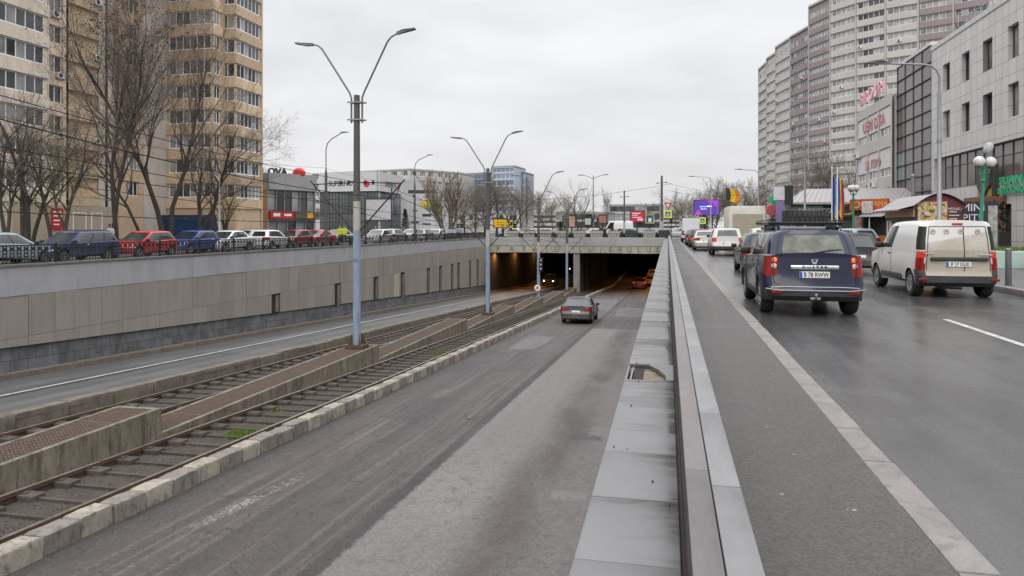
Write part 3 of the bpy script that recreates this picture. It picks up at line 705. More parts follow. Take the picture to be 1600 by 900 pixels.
# ------------------------------------------------------------------ single arm street lamps
def street_lamp(x, y, H, ang, label, group, reach=1.7, style=0, zb=.1):
    t = thing('street_lamp', label, 'street lamp', (x, y, zb), ang, group)
    b = MB()
    if style == 0:
        b.tube([(0, 0, 0), (0, 0, 1.1), (0, 0, 1.12), (0, 0, H - 1.0)], [.10, .10, .085, .06], 12); b.tube([(0, 0, H * .62), (0, 0, H * .62 + .12)], .085, 12)
        arm = [(0, 0, H - 1.05), (0, 0, H - .45), (-.08, 0, H - .22), (-.25, 0, H - .06), (-.5, 0, H + .0), (-reach, 0, H + .1)]
    else:
        b.tube([(0, 0, 0), (0, 0, H - 3.1), (0, 0, H - 2.6)], [.13, .10, .04], 12)
        arm = [(0, 0, H - 2.7), (0, 0, H - 1.2), (.1, 0, H - .75), (.4, 0, H - .4), (reach, 0, H + .1)]
    b.build('post', M['steel'] if style == 0 else M['pole_dark'], t, 40)
    b = MB(); b.tube(arm, .038, 8); a = b.build('lamp_arm', M['steel'] if style == 0 else M['lamp_grey'], t, 50)
    e = Vector(arm[-1]); s = -1 if style == 0 else 1
    b = MB(); l = .75 if style == 0 else .5
    b.add([(e.x - s * .1, -.04, e.z - .04), (e.x + s * l, -.1, e.z + .03), (e.x + s * l, .1, e.z + .03), (e.x - s * .1, .04, e.z - .04), (e.x - s * .1, -.04, e.z + .05), (e.x + s * .15, -.12, e.z + .08), (e.x + s * l, -.08, e.z + .07), (e.x + s * l, .08, e.z + .07), (e.x + s * .15, .12, e.z + .08), (e.x - s * .1, .04, e.z + .05)],
          [(3, 2, 1, 0), (4, 5, 8, 9), (5, 6, 7, 8), (0, 1, 6, 5, 4), (3, 9, 8, 7, 2), (1, 2, 7, 6), (0, 4, 9, 3)])
    b.build('lamp_head', M['lamp_grey'], a)
    return t
RL = 'grey street lamps along the right pavement'
street_lamp(9.4, 27.8, 7.35, 0, 'large grey street lamp rising behind the white van', RL)
street_lamp(9.4, 53, 7.5, 0, 'grey street lamp in front of the round apartment tower', RL)
street_lamp(9.4, 79, 7.6, 0, 'grey street lamp beside the tree by the left edge of the apartment tower', RL)
street_lamp(11.5, 126, 8.6, 0, 'small far street lamp above the purple screen', RL, zb=0)
street_lamp(5.5, 96, 8.2, 0, 'grey street lamp carrying a yellow flag', RL, 2.2, zb=0)
LL = 'dark street lamps on the left street'
street_lamp(-25.5, 50, 8.7, R(15), 'dark sleeved street lamp standing before the low store with red ball', LL, 1.2, 1)
street_lamp(-25.5, 69.5, 8.9, R(15), 'dark sleeved street lamp standing before the white apartment slab', LL, 1.4, 1)
street_lamp(-30.5, 44, 5.2, R(15), 'slim grey street lamp rising behind the parked blue hatchback', LL, .2, 0)
def twin_lamp(x, y, H, label, w=2.3):
    t = thing('street_lamp', label, 'street lamp', (x, y, 0), 0, 'far lamps on the crossing')
    b = MB(); b.tube([(0, 0, 0), (0, 0, H)], [.14, .07], 10); b.build('post', M['steel'], t, 40)
    for s in (-1, 1):
        b = MB(); b.tube([(0, 0, H - .5), (s * w * .35, 0, H - .1), (s * w * .7, 0, H + .1)], .05, 6); a = b.build('lamp_arm', M['steel'], t)
        b = MB(); b.cbox(min(s * w * .65, s * w), max(s * w * .65, s * w), -.14, .14, H + .06, H + .18, .04); b.build('lamp_head', M['lamp_grey'], a)
p = at(927, 355, 112); twin_lamp(p.x, p.y, 9.8, 'tall twin armed street lamp in the middle of the far crossing', 2.4)
def pole(px, d, H, r, label, mat):
    p = at(px, 355, d); t = thing('utility_pole', label, 'utility pole', (p.x, p.y, 0), 0, 'poles on the crossing')
    b = MB(); b.tube([(0, 0, 0), (0, 0, H)], [r, r * .7], 10); b.build('shaft', mat, t, 40)
    b = MB(); b.tube([(-.55, 0, H - .9), (.55, 0, H - .8)], .03, 6); b.cbox(-.08, .08, -.1, .1, H * .55, H * .6, .02); b.cbox(-.6, -.45, -.06, .06, H - .98, H - .82, .03); b.cbox(.45, .6, -.06, .06, H - .9, H - .72, .03); b.build('cross_arm', M['iron'], t)
    b = MB(); b.tube([(0, 0, 0), (0, 0, 2.4)], [r * 1.12, r * 1.05], 10); b.build('pale_foot', M['pole_pale'], t, 40)
    return t
pole(1034, 86, 7.9, .17, 'tall dark wooden pole standing at the end of the parapet', M['pole_dark'])
pole(975.5, 100, 6.8, .14, 'shorter dark pole standing on the crossing beside a red billboard', M['pole_dark'])
pole(823, 118, 10.0, .17, 'dark pole standing before the dark end of the blue glass tower', M['pole_dark'])

# ------------------------------------------------------------------ green globe lamps by the kiosks
gm = pm('green_iron', (.015, .17, .10), .45, .12, 4)
gl = pm('cloudy_globe', (.55, .50, .50), .15, .12, 5, stain=(.35, .3, .3), stain_amt=.4)
def globe_lamp(x, y, H, label, lean=0, tall=False):
    t = thing('globe_lamp', label, 'globe lamp', (x, y, .1), 0, 'green globe lamps by the kiosks')
    t.rotation_euler = (0, lean, 0)
    b = MB(); b.tube([(0, 0, 0), (0, 0, .9), (0, 0, .95), (0, 0, H)], [.11, .10, .07, .055], 12); b.lathe([(.055, H - .5), (.1, H - .42), (.055, H - .36)], 12); b.build('post', gm, t, 40)
    for k in range(2 if tall else 3):
        g = k * (3.1 if tall else 2.094) + .15; ex, ey = .2 * math.cos(g), .2 * math.sin(g)
        b = MB(); b.tube([(0, 0, H - .1), (ex * .8, ey * .8, H - .12), (ex, ey, H + .08)], .025, 7); b.lathe([(.03, H + .05), (.11, H + .12)], 10, 0, Matrix.Translation((ex, ey, 0))); a = b.build('globe_arm', gm, t, 50)
        b = MB(); b.sphere((ex, ey, H + .3), .2, 10); b.build('globe', gl, a, 60)
    if tall:
        b = MB(); b.tube([(0, 0, H - .1), (.03, 0, H + .62)], .025, 7); a = b.build('globe_arm', gm, t, 50); b = MB(); b.tube([(.02, 0, H + .60), (.04, 0, H + .66), (.07, 0, H + .78), (.12, 0, H + .92), (.15, 0, H + 1.0), (.16, 0, H + 1.03)], [.05, .13, .16, .15, .09, .01], 14); b.build('top_shade', pm('grey_streaked_shade', (.36, .36, .36), .2, .2, 7, stain=(.14, .14, .15), stain_amt=.8), a, 60)
globe_lamp(11.45, 30, 3.75, 'leaning green globe lamp standing behind the white van', R(3.5), True)
globe_lamp(11.5, 48.6, 3.75, 'green globe lamp standing beside the two flags')
# ------------------------------------------------------------------ vehicles
M['glass_dark'] = glassm('car_glass', (.022, .026, .028), .05, .3, .9, 1.2)
M['glass_pale'] = glassm('fogged_car_glass', (.10, .11, .105), .12, .5, .9, 1.6)
M['trim'] = pm('black_trim', (.016, .016, .017), .45, .15, 8)
M['plastic'] = pm('grey_bumper_plastic', (.035, .035, .038), .6, .2, 5, stain=(.10, .09, .08), stain_amt=.3)
M['tyre'] = pm('tyre_rubber', (.02, .019, .018), .85, .25, 9, stain=(.07, .063, .055), stain_amt=.4)
M['rim'] = pm('wheel_alloy', (.26, .26, .26), .4, .2, 6, metal=.6, stain=(.08, .075, .07), stain_amt=.5)
M['chrome'] = pm('chrome_trim', (.6, .6, .62), .2, .08, 5, metal=.9)
M['tail_red'] = pm('tail_light_red', (.20, .010, .010), .15, .15, 8)
M['tail_lit'] = emis('lit_tail_light', (1, .10, .04), .17, (.28, .015, .012))
M['tail_amber'] = emis('lit_amber_lamp', (1, .26, .07), .5, (.45, .07, .02))
M['tail_clear'] = pm('clear_lens', (.5, .42, .4), .2, .1, 8)
M['head'] = emis('headlight_glass', (1, .97, .9), .05, (.42, .43, .45))
M['head_lit'] = emis('lit_headlight', (1, .9, .72), 4)
M['plate'] = pm('number_plate', (.62, .62, .6), .4, .05, 5)
M['plate_blue'] = pm('plate_blue', (.03, .07, .35), .4, .05, 5)
M['ink'] = pm('black_ink', (.015, .015, .015), .5, .05, 5)
PAINT = {}
def pnt(key, base, **k):
    if key not in PAINT: PAINT[key] = paint('paint_' + key, base, **k)
    return PAINT[key]

def gridbox(us, vs, ws, mp, tg, parts, gid):
    nu, nv, nw = len(us), len(vs), len(ws)
    def face(side, idx):
        cen = [sum(us[i[0]] for i in idx) / 4, sum(vs[i[1]] for i in idx) / 4, sum(ws[i[2]] for i in idx) / 4]
        P = [mp(us[i], vs[j], ws[k]) for i, j, k in idx]
        c = [sum(p[a] for p in P) / 4 for a in range(3)]
        t = tg(side, cen[0], cen[1], cen[2], c)
        if t is None: return
        V, Fc, K = parts.setdefault(t, ([], [], {}))
        ids = []
        for key, p in zip(idx, P):
            key = (gid,) + key
            if key not in K: K[key] = len(V); V.append(tuple(p))
            ids.append(K[key])
        Fc.append(ids)
    for i in range(nu - 1):
        for j in range(nv - 1):
            q = [(i, j), (i + 1, j), (i + 1, j + 1), (i, j + 1)]
            face('T', [(a, b, nw - 1) for a, b in q]); face('D', [(a, b, 0) for a, b in q[::-1]])
        for k in range(nw - 1):
            q = [(i, k), (i + 1, k), (i + 1, k + 1), (i, k + 1)]
            face('B', [(a, 0, b) for a, b in q]); face('F', [(a, nv - 1, b) for a, b in q[::-1]])
    for j in range(nv - 1):
        for k in range(nw - 1):
            q = [(j, k), (j + 1, k), (j + 1, k + 1), (j, k + 1)]
            face('R', [(nu - 1, a, b) for a, b in q]); face('L', [(0, a, b) for a, b in q[::-1]])

SPEC = {
 'suv': dict(L=4.3, W=1.80, H=1.62, zl=.30, belt=[(0, 1.10), (.5, 1.11), (3.0, 1.03), (3.2, 1.02), (3.9, .94), (4.16, .86), (4.3, .72)], wh=(.82, 3.50, .345), yD=.10, yC=.36, yB=2.35, yA=3.12, wb=.93, wr=.735,
             win=[(.42, 1.05), (1.14, 1.98), (2.06, 2.95)], tl=(.80, 1.04, .84, .26), hl=(.68, .88, .5, .45), yr=[(.3, .1), (.36, -.02), (.55, -.03), (.60, .02), (1.1, .07)], yf=[(.3, .08), (.5, 0), (.9, .06)], bz=.56, clad=True, rails=True),
 'hatch': dict(L=4.0, W=1.76, H=1.47, zl=.24, belt=[(0, .94), (.5, .97), (2.7, .88), (2.95, .88), (3.6, .78), (3.88, .68), (4.0, .56)], wh=(.66, 3.22, .31), yD=.10, yC=.42, yB=2.05, yA=2.98, wb=.93, wr=.70,
             win=[(.34, .8), (.88, 1.62), (1.69, 2.72)], tl=(.68, .92, .72, .28), hl=(.58, .76, .45, .5), yr=[(.24, .1), (.32, -.03), (.5, -.04), (.56, .02), (.95, .09)], yf=[(.24, .1), (.45, 0), (.8, .08)], bz=.52),
 'sedan': dict(L=4.65, W=1.80, H=1.45, zl=.22, belt=[(0, .96), (.08, 1.0), (.9, 1.0), (3.2, .88), (3.45, .87), (4.2, .76), (4.52, .66), (4.65, .54)], wh=(.95, 3.70, .32), yD=.62, yC=1.25, yB=2.45, yA=3.46, wb=.92, wr=.66,
             win=[(1.0, 1.34), (1.42, 2.12), (2.2, 3.2)], tl=(.73, .87, .62, .2), hl=(.56, .72, .45, .5), yr=[(.22, .12), (.3, -.03), (.55, -.04), (.62, .02), (1.0, .07)], yf=[(.22, .1), (.45, 0), (.8, .1)], bz=.58),
 'estate': dict(L=4.6, W=1.78, H=1.50, zl=.24, belt=[(0, .98), (.5, .99), (3.1, .90), (3.35, .89), (4.15, .78), (4.45, .68), (4.6, .55)], wh=(.95, 3.62, .315), yD=.08, yC=.34, yB=2.45, yA=3.38, wb=.93, wr=.71,
             win=[(.38, 1.15), (1.23, 2.04), (2.12, 3.12)], tl=(.66, .94, .76, .26), hl=(.58, .76, .45, .5), yr=[(.24, .1), (.32, -.03), (.5, -.04), (.56, .02), (1.0, .07)], yf=[(.24, .1), (.45, 0), (.8, .08)], bz=.52, rails=True),
 'van': dict(L=4.36, W=1.75, H=1.80, zl=.27, belt=[(0, 1.10), (.5, 1.12), (3.0, 1.10), (3.25, 1.08), (3.9, .96), (4.22, .84), (4.36, .66)], wh=(.62, 3.43, .315), yD=.0, yC=.10, yB=2.35, yA=3.24, wb=.965, wr=.80, tum=[0, .16, .45, .66, 1.0], cl=.10, cr=.2,
             win=[(2.12, 3.08)], tl=(.66, 1.10, .90, .14), hl=(.72, .92, .5, .5), yr=[(.27, .1), (.34, -.04), (.52, -.05), (.56, .02), (1.1, .0)], yf=[(.27, .1), (.5, 0), (.9, .1)], bz=.53, noglass=True),
 'bigvan': dict(noglass=True, tum=[0, .2, .5, .7, 1], L=5.6, W=1.98, H=2.65, zl=.32, belt=[(0, 1.35), (.5, 1.35), (4.2, 1.28), (4.5, 1.24), (5.2, 1.02), (5.45, .92), (5.6, .74)], wh=(1.0, 4.62, .34), yD=.0, yC=.12, yB=3.7, yA=4.5, wb=.97, wr=.82,
             win=[(3.4, 4.3)], tl=(.8, 1.3, .92, .12), hl=(.76, 1.0, .55, .4), yr=[(.3, .1), (.4, -.02), (.55, -.02), (.6, .0), (1.3, .0)], yf=[(.3, .1), (.5, 0), (1, .1)], bz=.55),
}
TEMPL = {}; USED = set()
def wheel(parent, x, y, r, w=.2):
    side = 1 if x > 0 else -1
    b = MB(); h = w / 2
    b.lathe([(r * .60, -h * .9), (r * .68, -h), (r * .92, -h * .98), (r * .985, -h * .75), (r, -h * .35), (r, h * .35), (r * .985, h * .75), (r * .92, h * .98), (r * .68, h), (r * .60, h * .9)], 28)
    Mx = Matrix.Translation((x, y, r)) @ Matrix.Rotation(R(90 * side), 4, 'Y')
    wv = MB(); wv.add(b.v, b.f, 0, Mx); o = wv.build('wheel', M['tyre'], parent, 45)
    d = MB(); d.lathe([(r * .62, h * .88), (r * .60, h * .98), (r * .56, h * .9), (r * .54, h * .6)], 28, 0)
    d.lathe([(1e-4, h * .92), (r * .10, h * .92), (r * .12, h * .75)], 12, 0)
    for k in range(7):
        g = k * 2 * math.pi / 7; Ms = Matrix.Rotation(g, 4, 'Z')
        d.add([(r * .08, -r * .055, h * .7), (r * .57, -r * .075, h * .72), (r * .57, r * .075, h * .72), (r * .08, r * .055, h * .7), (r * .08, -r * .045, h * .9), (r * .57, -r * .055, h * .93), (r * .57, r * .055, h * .93), (r * .08, r * .045, h * .9)],
              [(4, 5, 6, 7), (0, 1, 5, 4), (1, 2, 6, 5), (2, 3, 7, 6), (3, 0, 4, 7)], 0, Ms)
    d.lathe([(1e-4, h * .5), (r * .56, h * .5)], 20, 1)
    rv = MB(); rv.add(d.v, d.f, 0, Mx); rv.m = d.m; rv.build('rim', [M['rim'], M['trim']], o, 40)

def make_car(kind, pm_, label, cat='car', far=False, tail=None, **over):
    sp = dict(SPEC[kind]); sp.update(over)
    L, Wd, H, zl = sp['L'], sp['W'], sp['H'], sp['zl']; yr_, yf_ = sp['yr'], sp['yf']
    by = [p[0] for p in sp['belt']]; bz = [p[1] for p in sp['belt']]
    zt = lambda y: float(np.interp(y, by, bz))
    wy0, wy1, r = sp['wh']; Ra = r + .055
    zpr = [.2, .34, .5, .66, .86, 1.05, 1.4]; wpr = [.90, .955, .985, 1.0, .992, .965, .95]
    def mp(u, y, w):
        t = zt(y); lo = zl; au = abs(u)
        if au >= .7449:
            for yc in (wy0, wy1):
                if abs(y - yc) < Ra - 1e-6: lo = max(lo, r + math.sqrt(Ra * Ra - (y - yc) ** 2))
        z = lo + (t - lo) * w
        hw = Wd / 2 * float(np.interp(z, zpr, wpr))
        if sp.get('clad'):
            for yc in (wy0, wy1): hw += .028 * math.exp(-((y - yc) / (Ra * 1.15)) ** 4) * float(np.interp(z, [.3, .5, .8, 1.0], [.6, 1, 1, 0]))
        for dist, rr, rl in ((y, sp.get('cr', .3), sp.get('cl', .15)), (L - y, .6, .22)):
            if dist < rr: hw -= rl * (1 - math.sqrt(max(0, 1 - ((rr - dist) / rr) ** 2)))
        a = max(0, 1 - y / .5); f = max(0, 1 - (L - y) / .5)
        yy = y + (float(np.interp(z, [p[0] for p in yr_], [p[1] for p in yr_])) + .05 * u * u) * a - (float(np.interp(z, [p[0] for p in yf_], [p[1] for p in yf_])) + .14 * u * u) * f
        if w == 1: z += .045 * (1 - au ** 2.5) - (.018 if au > .99 else 0)
        return (u * hw, yy - L / 2, z)
    t0, t1, tu, ty = sp['tl']; h0, h1, hu, hy = sp['hl']; bmp = sp['bz']
    us = [-1, -.93, -tu, -.745, -.7449 + .0, -hu, -.25, 0]; us = sorted(set([-1, -.94, -tu, -.745, -.744, -hu, -.25] + [0] + [1, .94, tu, .745, .744, hu, .25]))
    vs = {0, .03, .08, ty, .2, .3, .42, L, L - .03, L - .08, L - .16, L - .28, L - hy, L - .6} | set(by)
    for yc in (wy0, wy1):
        for q in (-1, -.985, -.93, -.82, -.64, -.4, -.14, .14, .4, .64, .82, .93, .985, 1): vs.add(yc + q * Ra)
    vs = sorted(v for v in vs if 0 <= v <= L); vv = [vs[0]]
    for v in vs[1:]:
        if v - vv[-1] > .012: vv.append(v)
    vv[-1] = L
    zr = zt(.1)
    ws = sorted(set([0, 1] + [round((z - zl) / (zr - zl), 4) for z in (zl + .1, bmp, t0, t0 + (t1 - t0) * .36, t0 + (t1 - t0) * .66, min(t1, zr - .01), zr - .05)])); ws = [w for w in ws if 0 <= w <= 1]
    def tg(side, u, y, w, c):
        z = c[2]
        if side == 'D': return ('underbody',)
        if y < ty and t0 - .01 < z < t1 + .01 and abs(u) > tu and side in 'BLR':
            q = (z - t0) / (t1 - t0)
            if kind == 'van' and side == 'B' and False: return None
            return ('tail_light' if not sp.get('tl3') or q < .36 else 'tail_light' if abs(u) > .94 and q < .66 else 'reversing_lamp' if q < .66 else 'brake_lamp', 1 if u > 0 else -1)
        if y > L - hy and h0 < z < h1 + .03 and abs(u) > hu and side in 'FLR': return ('headlight', 1 if u > 0 else -1)
        if side in 'BLR' and y < wy0 - Ra and z < (bmp if kind != 'van' or (side == 'B' and abs(u) < .885) else t0): return ('rear_bumper',)
        if side in 'FLR' and y > wy1 + Ra and z < .5: return ('front_bumper',)
        if side == 'F' and abs(u) < .6 and .5 < z < .68: return ('grille',)
        return ('body',)
    parts = {}
    gridbox(us, vv, ws, mp, tg, parts, 0)
    yD, yC, yB, yA = sp['yD'], sp['yC'], sp['yB'], sp['yA']
    tt = lambda y: (y - yD) / (yA - yD)
    ts = {0, 1, .03, .97}
    for a, b_ in sp['win']: ts |= {tt(a), tt(b_)}
    ts |= {i / 8 for i in range(9)} | {q / (yA - yD) for q in (.03, .08, .15, .24)}; ts = sorted(t for t in ts if 0 <= t <= 1); tv = [ts[0]]
    for t in ts[1:]:
        if t - tv[-1] > .008: tv.append(t)
        elif any(abs(tt(q) - t) < 1e-6 for wv in sp['win'] for q in wv): tv[-1] = t
    tv[-1] = 1
    gw = sorted({0, .07, .45, .86, .94, 1.0, sp.get('rww', .07)})
    def gp(u, t, w):
        yb = yD + (yA - yD) * t; yt_ = yC + (yB - yC) * t
        wc = w ** .95
        y = yb + (yt_ - yb) * wc
        mid = (yC + yB) / 2; roof = H - .045 * (((y - mid) / ((yB - yC) / 2 + .3)) ** 2) - .03
        z = (zt(yb) - .02) + (roof - zt(yb) + .02) * min(1, math.sin(w * math.pi / 2 * .94) / math.sin(math.pi / 2 * .94) if not sp.get('noglass') and kind != 'bigvan' else w)
        z = (zt(yb) - .02) + (roof - zt(yb) + .02) * (w if w < .9 else .9 + (w - .9) * 1.0)
        hb = Wd / 2 * sp['wb']; hr = Wd / 2 * sp['wr']
        hw = hb + (hr - hb) * float(np.interp(w, [0, .45, .86, .94, 1], sp.get('tum', [0, .28, .65, .79, 1.0])))
        fr = max(0, (t - .75) / .25); re = max(0, (.12 - t) / .12)
        hw *= 1 - .05 * fr ** 2 - .02 * re
        dist = y - yD - (yC - yD) * wc
        if dist < .3 and kind != 'sedan': hw -= sp.get('cl', .15) * .85 * (1 - math.sqrt(max(0, 1 - ((.3 - dist) / .3) ** 2)))
        au = abs(u)
        y += .13 * (1 - u * u) * fr + .05 * u * u * re
        if w == 1: z += .035 * (1 - au ** 3)
        if w > .9 and w < 1: z -= 0
        return (u * hw, y - L / 2, z)
    def tg2(side, u, t, w, c):
        if side == 'D': return None
        if side in 'LR' and .07 < w < .86:
            for i, (a, b_) in enumerate(sp['win']):
                if tt(a) < t < tt(b_): return ('side_window', 1 if u > 0 else -1, i)
            if tt(sp['win'][0][0]) < t < tt(sp['win'][-1][1]): return ('pillar', 1 if u > 0 else -1)
        if sp.get('noglass') and kind == 'van' and .07 < w < .86 and t < .08 and (side in 'LR' or (side == 'B' and abs(u) > .93)): return ('corner_trim', 1 if u > 0 else -1)
        if side == 'F' and abs(u) < .93 and .07 < w < .94: return ('windscreen',)
        if side == 'B' and abs(u) < sp.get('rwu', .86) and sp.get('rww', .07) < w < .86 and not sp.get('noglass'): return ('rear_window',)
        return ('body',)
    gu = [-1, -.93, -.86, -sp.get('rwu', .86), -.5, 0, .5, sp.get('rwu', .86), .86, .93, 1]; gu = sorted(set(gu))
    gridbox(gu, tv, gw, gp, tg2, parts, 1)
    root = thing(cat.replace(' ', '_') if kind in ('van', 'bigvan') else 'car', label, cat)
    mats = {'corner_trim': M['trim'], 'reversing_lamp': M['tail_clear'], 'brake_lamp': M['tail_lit'], 'body': pm_, 'underbody': M['trim'], 'tail_light': tail or M['tail_red'], 'headlight': M['head'], 'rear_bumper': M['plastic'] if sp.get('clad') or kind in ('van', 'bigvan') else pm_, 'front_bumper': M['plastic'] if kind == 'van' else pm_,
            'grille': M['trim'], 'side_window': M['glass_dark'], 'pillar': M['trim'], 'windscreen': M['glass_dark'], 'rear_window': sp.get('rear_glass', M['glass_dark'])}
    for tag_, (V, Fc, K) in parts.items():
        b = MB(); b.v = V; b.f = Fc; b.m = [0] * len(Fc)
        o = b.build(tag_[0], mats[tag_[0]], root, 38)
        if mats[tag_[0]] is pm_:
            o.material_slots[0].link = 'OBJECT'; o.material_slots[0].material = pm_
    hwx = Wd / 2
    for y in (wy0, wy1):
        for s in (-1, 1): wheel(root, s * (hwx - (.125 if not sp.get('plate_text') else .13)), y - L / 2, r, .21 if not sp.get('tum') else .24)
    # mirrors, handles, seams, plates
    for s in (-1, 1):
        b = MB(); my = yA - .32 - L / 2; mz = zt(yA - .3) + .08
        b.cbox(s * hwx * .93 + (0 if s > 0 else -.2), s * hwx * .93 + (.2 if s > 0 else 0), my - .05, my + .07, mz - .07, mz + .08, .03)
        b.build('mirror', M['trim'] if sp.get('clad') or kind != 'sedan' else M['trim'], root, 50)
    seams = [sp['win'][-1][1] + .12, (sp['win'][-1][0] - .04), sp['win'][0][1] + .04 if len(sp['win']) > 1 else None, sp['win'][1][1] + .04 if len(sp['win']) > 2 else None]
    for s in (-1, 1):
        b = MB()
        for sy in seams:
            if sy is None: continue
            pts = []
            for w in (0.08, .3, .55, .8, .97):
                p = mp(s, sy, w); pts.append((p[0] + s * .001, p[1], p[2]))
            b.tube(pts, .006, 4)
        pts = [mp(s, y, .12) for y in np.linspace(wy0 + Ra + .1, wy1 - Ra - .06, 7)]
        b.tube([(p[0] + s * .001, p[1], p[2]) for p in pts], .006, 4)
        b.build('door_seams', M['trim'], root)
    for s in (-1, 1):
        for hy_ in ([sp['win'][-1][0] + .1] + ([sp['win'][1][0] + .12] if len(sp['win']) > 2 else [])):
            p = mp(s, hy_, .86); b = MB(); b.cbox(p[0] - .02, p[0] + .02, p[1] - .09, p[1] + .09, p[2] - .018, p[2] + .018, .012); o = b.build('door_handle', M['trim'] if kind == 'van' else pm_, root, 50)
    if sp.get('clad'):
        for s in (-1, 1):
            b = MB()
            for yc in (wy0, wy1):
                b.tube([(s * (hwx - .012), yc - L / 2 + Ra * math.cos(g), r + Ra * math.sin(g)) for g in np.linspace(-.15, math.pi + .15, 14)], .03, 5)
            b.cbox(s * hwx * .955 - .03, s * hwx * .955 + .03, wy0 + Ra - L / 2, wy1 - Ra - L / 2, zl + .0, zl + .14, .02); b.build('sill_trim', M['plastic'], root, 50)
    if sp.get('rails'):
        for s in (-1, 1):
            b = MB(); xr = s * (hwx * sp['wr'] - .04)
            b.tube([(xr, yC + .25 - L / 2, H - .05), (xr, yC + .35 - L / 2, H + .02), (xr, yB - .45 - L / 2, H + .03), (xr, yB - .3 - L / 2, H - .03)], .02, 6); b.build('roof_rail', M['trim'], root, 50)
    def rear_y(z, u=0): return mp(u, 0, (z - zl) / (zt(0) - zl))[1]
    root_info[root.name] = (mp, gp, rear_y, sp)
    pz = sp.get('plate_z', (t0 + bmp) / 2 + .04)
    b = MB(); y = rear_y(pz) - .012; b.cbox(-.26, .26, y - .006, y + .02, pz - .058, pz + .058, .006); pl = b.build('number_plate', M['plate'], root)
    b = MB(); b.box(-.258, -.215, y - .0085, y - .005, pz - .054, pz + .054); b.build('country_strip', M['plate_blue'], pl)
    if sp.get('plate_text'):
        b = MB(); b.text(sp['plate_text'], .118, sign_mat(.024, y - .0075, pz - .002), 0, .001, sx=.76, bold=.002); b.build('plate_text', M['ink'], pl)
    b = MB(); yf = mp(0, L, .3)[1]; b.cbox(-.26, .26, yf - .01, yf + .015, .36, .46, .006); b.build('number_plate', M['plate'], root)
    return root
root_info = {}
def repaint(root, p):
    for o in [root] + list(root.children):
        if o.type == 'MESH':
            for sl in o.material_slots:
                if sl.link == 'OBJECT': sl.material = p
def place(root, x, y, rz=0, z=0.005, slope=0):
    root.location = (x, y, z); root.rotation_euler = (slope, 0, rz)

# --- the dark blue off-roader with its rack
navy = pnt('navy', (.008, .0105, .033), rough=.14, da=.25, dirt=(.075, .066, .06), dz=.55)
rw = glassm('rear_glass_with_clutter', (.07, .075, .058), .08, .95, .6, 3.4)
duster = make_car('suv', navy, 'dark navy off-roader carrying a big tyre on its roof rack, plate B 78 RWW', plate_text='B 78 RWW', rear_glass=rw, plate_z=.79, H=1.64, belt=[(0, 1.15), (.5, 1.15), (3.0, 1.06), (3.2, 1.05), (3.9, .95), (4.16, .86), (4.3, .72)], W=1.77, bz=.50, wh=(.82, 3.50, .355), tl=(.76, 1.12, .87, .17), wr=.70, tum=[0, .17, .47, .68, 1.0], tl3=False, rwu=.79, rww=.12, cl=.13, cr=.3)
mp, gp, ry, sp = root_info[duster.name]; L = sp['L']
place(duster, 2.64, 16.05)
def on(root, b, name, mats, smooth=None, parent=None): return b.build(name, mats, parent or root, smooth)
b = MB(); y = ry(.92); b.cbox(-.42, .42, y - .03, y + .01, .885, .965, .02); ch = on(duster, b, 'chrome_bar', M['chrome'], 50)
b = MB(); b.text('D U S T E R', .058, sign_mat(0, y - .032, .929), 0, .002, sx=1.5, bold=.003); on(duster, b, 'lettering', M['ink'], None, ch)
b = MB(); y = ry(1.03)
b.prism([(-.055, 0), (-.025, -.075), (.025, -.075), (.055, 0), (.03, 0), (.022, -.035), (-.022, -.035), (-.03, 0)][::-1] if False else [(-.028, -.075), (.028, -.075), (.062, .012), (-.062, .012)], -.008, .008, 0, Matrix.Translation((0, y - .012, 1.06)) @ Matrix.Rotation(R(90), 4, 'X')); em = on(duster, b, 'emblem', M['chrome'])
b = MB(); b.prism([(-.018, -.032), (.018, -.032), (.03, .003), (-.03, .003)], .0085, .0095, 0, Matrix.Translation((0, y - .012, 1.06)) @ Matrix.Rotation(R(90), 4, 'X')); on(duster, b, 'emblem_centre', M['trim'], None, em)
b = MB(); p0 = gp(.05, 0, .12); b.tube([(.0, p0[1] - .02, p0[2] - .04), (.02, p0[1] - .035, p0[2]), (.25, p0[1] - .035, p0[2] + .05), (.48, p0[1] - .03, p0[2] + .07)], [.03, .022, .016, .012], 6); on(duster, b, 'rear_wiper', M['trim'], 50)
for s in (-1, 1):
    pt = mp(s * .9, 0, .5); yb = pt[1] - .012
    x0 = s * .80
    for zc, rad, nm, mt in ((1.06, .047, 'brake_lamp', M['tail_amber']), (.945, .05, 'reversing_lamp', M['tail_clear'])):
        w = (zc - .3) / .85; p = Vector(mp(s * .95, 0, w)); b = MB(); prof = [(rad * math.sin(a), .016 * math.cos(a)) for a in (1.57, 1.2, .8, .4, .02)]
        b.lathe(prof, 16, 0, Matrix.Translation(p + Vector((0, -.002, 0))) @ Matrix.Rotation(s * R(12), 4, 'Z') @ Matrix.Rotation(R(90), 4, 'X')); on(duster, b, nm, mt, 60)
    yb = ry(.47, .7); b = MB(); b.cbox(s * .66 - .1, s * .66 + .1, yb - .015, yb + .02, .44, .5, .01); on(duster, b, 'reflector', M['tail_red'])
b = MB(); y = ry(.4); b.tube([(0, y + .1, .36), (0, y - .06, .36), (0, y - .09, .40)], .02, 7); b.sphere((0, y - .09, .43), .028, 6); b.cbox(-.09, .09, y - .03, y + .1, .33, .38, .01); on(duster, b, 'tow_hook', M['steel'], 50)
b = MB(); 
b.tube([mp(-.985, .01, (.55 - .3) / .85), (-.5, ry(.565, .5) - .006, .565), (.5, ry(.565, .5) - .006, .565), mp(.985, .01, (.55 - .3) / .85)], .014, 5)
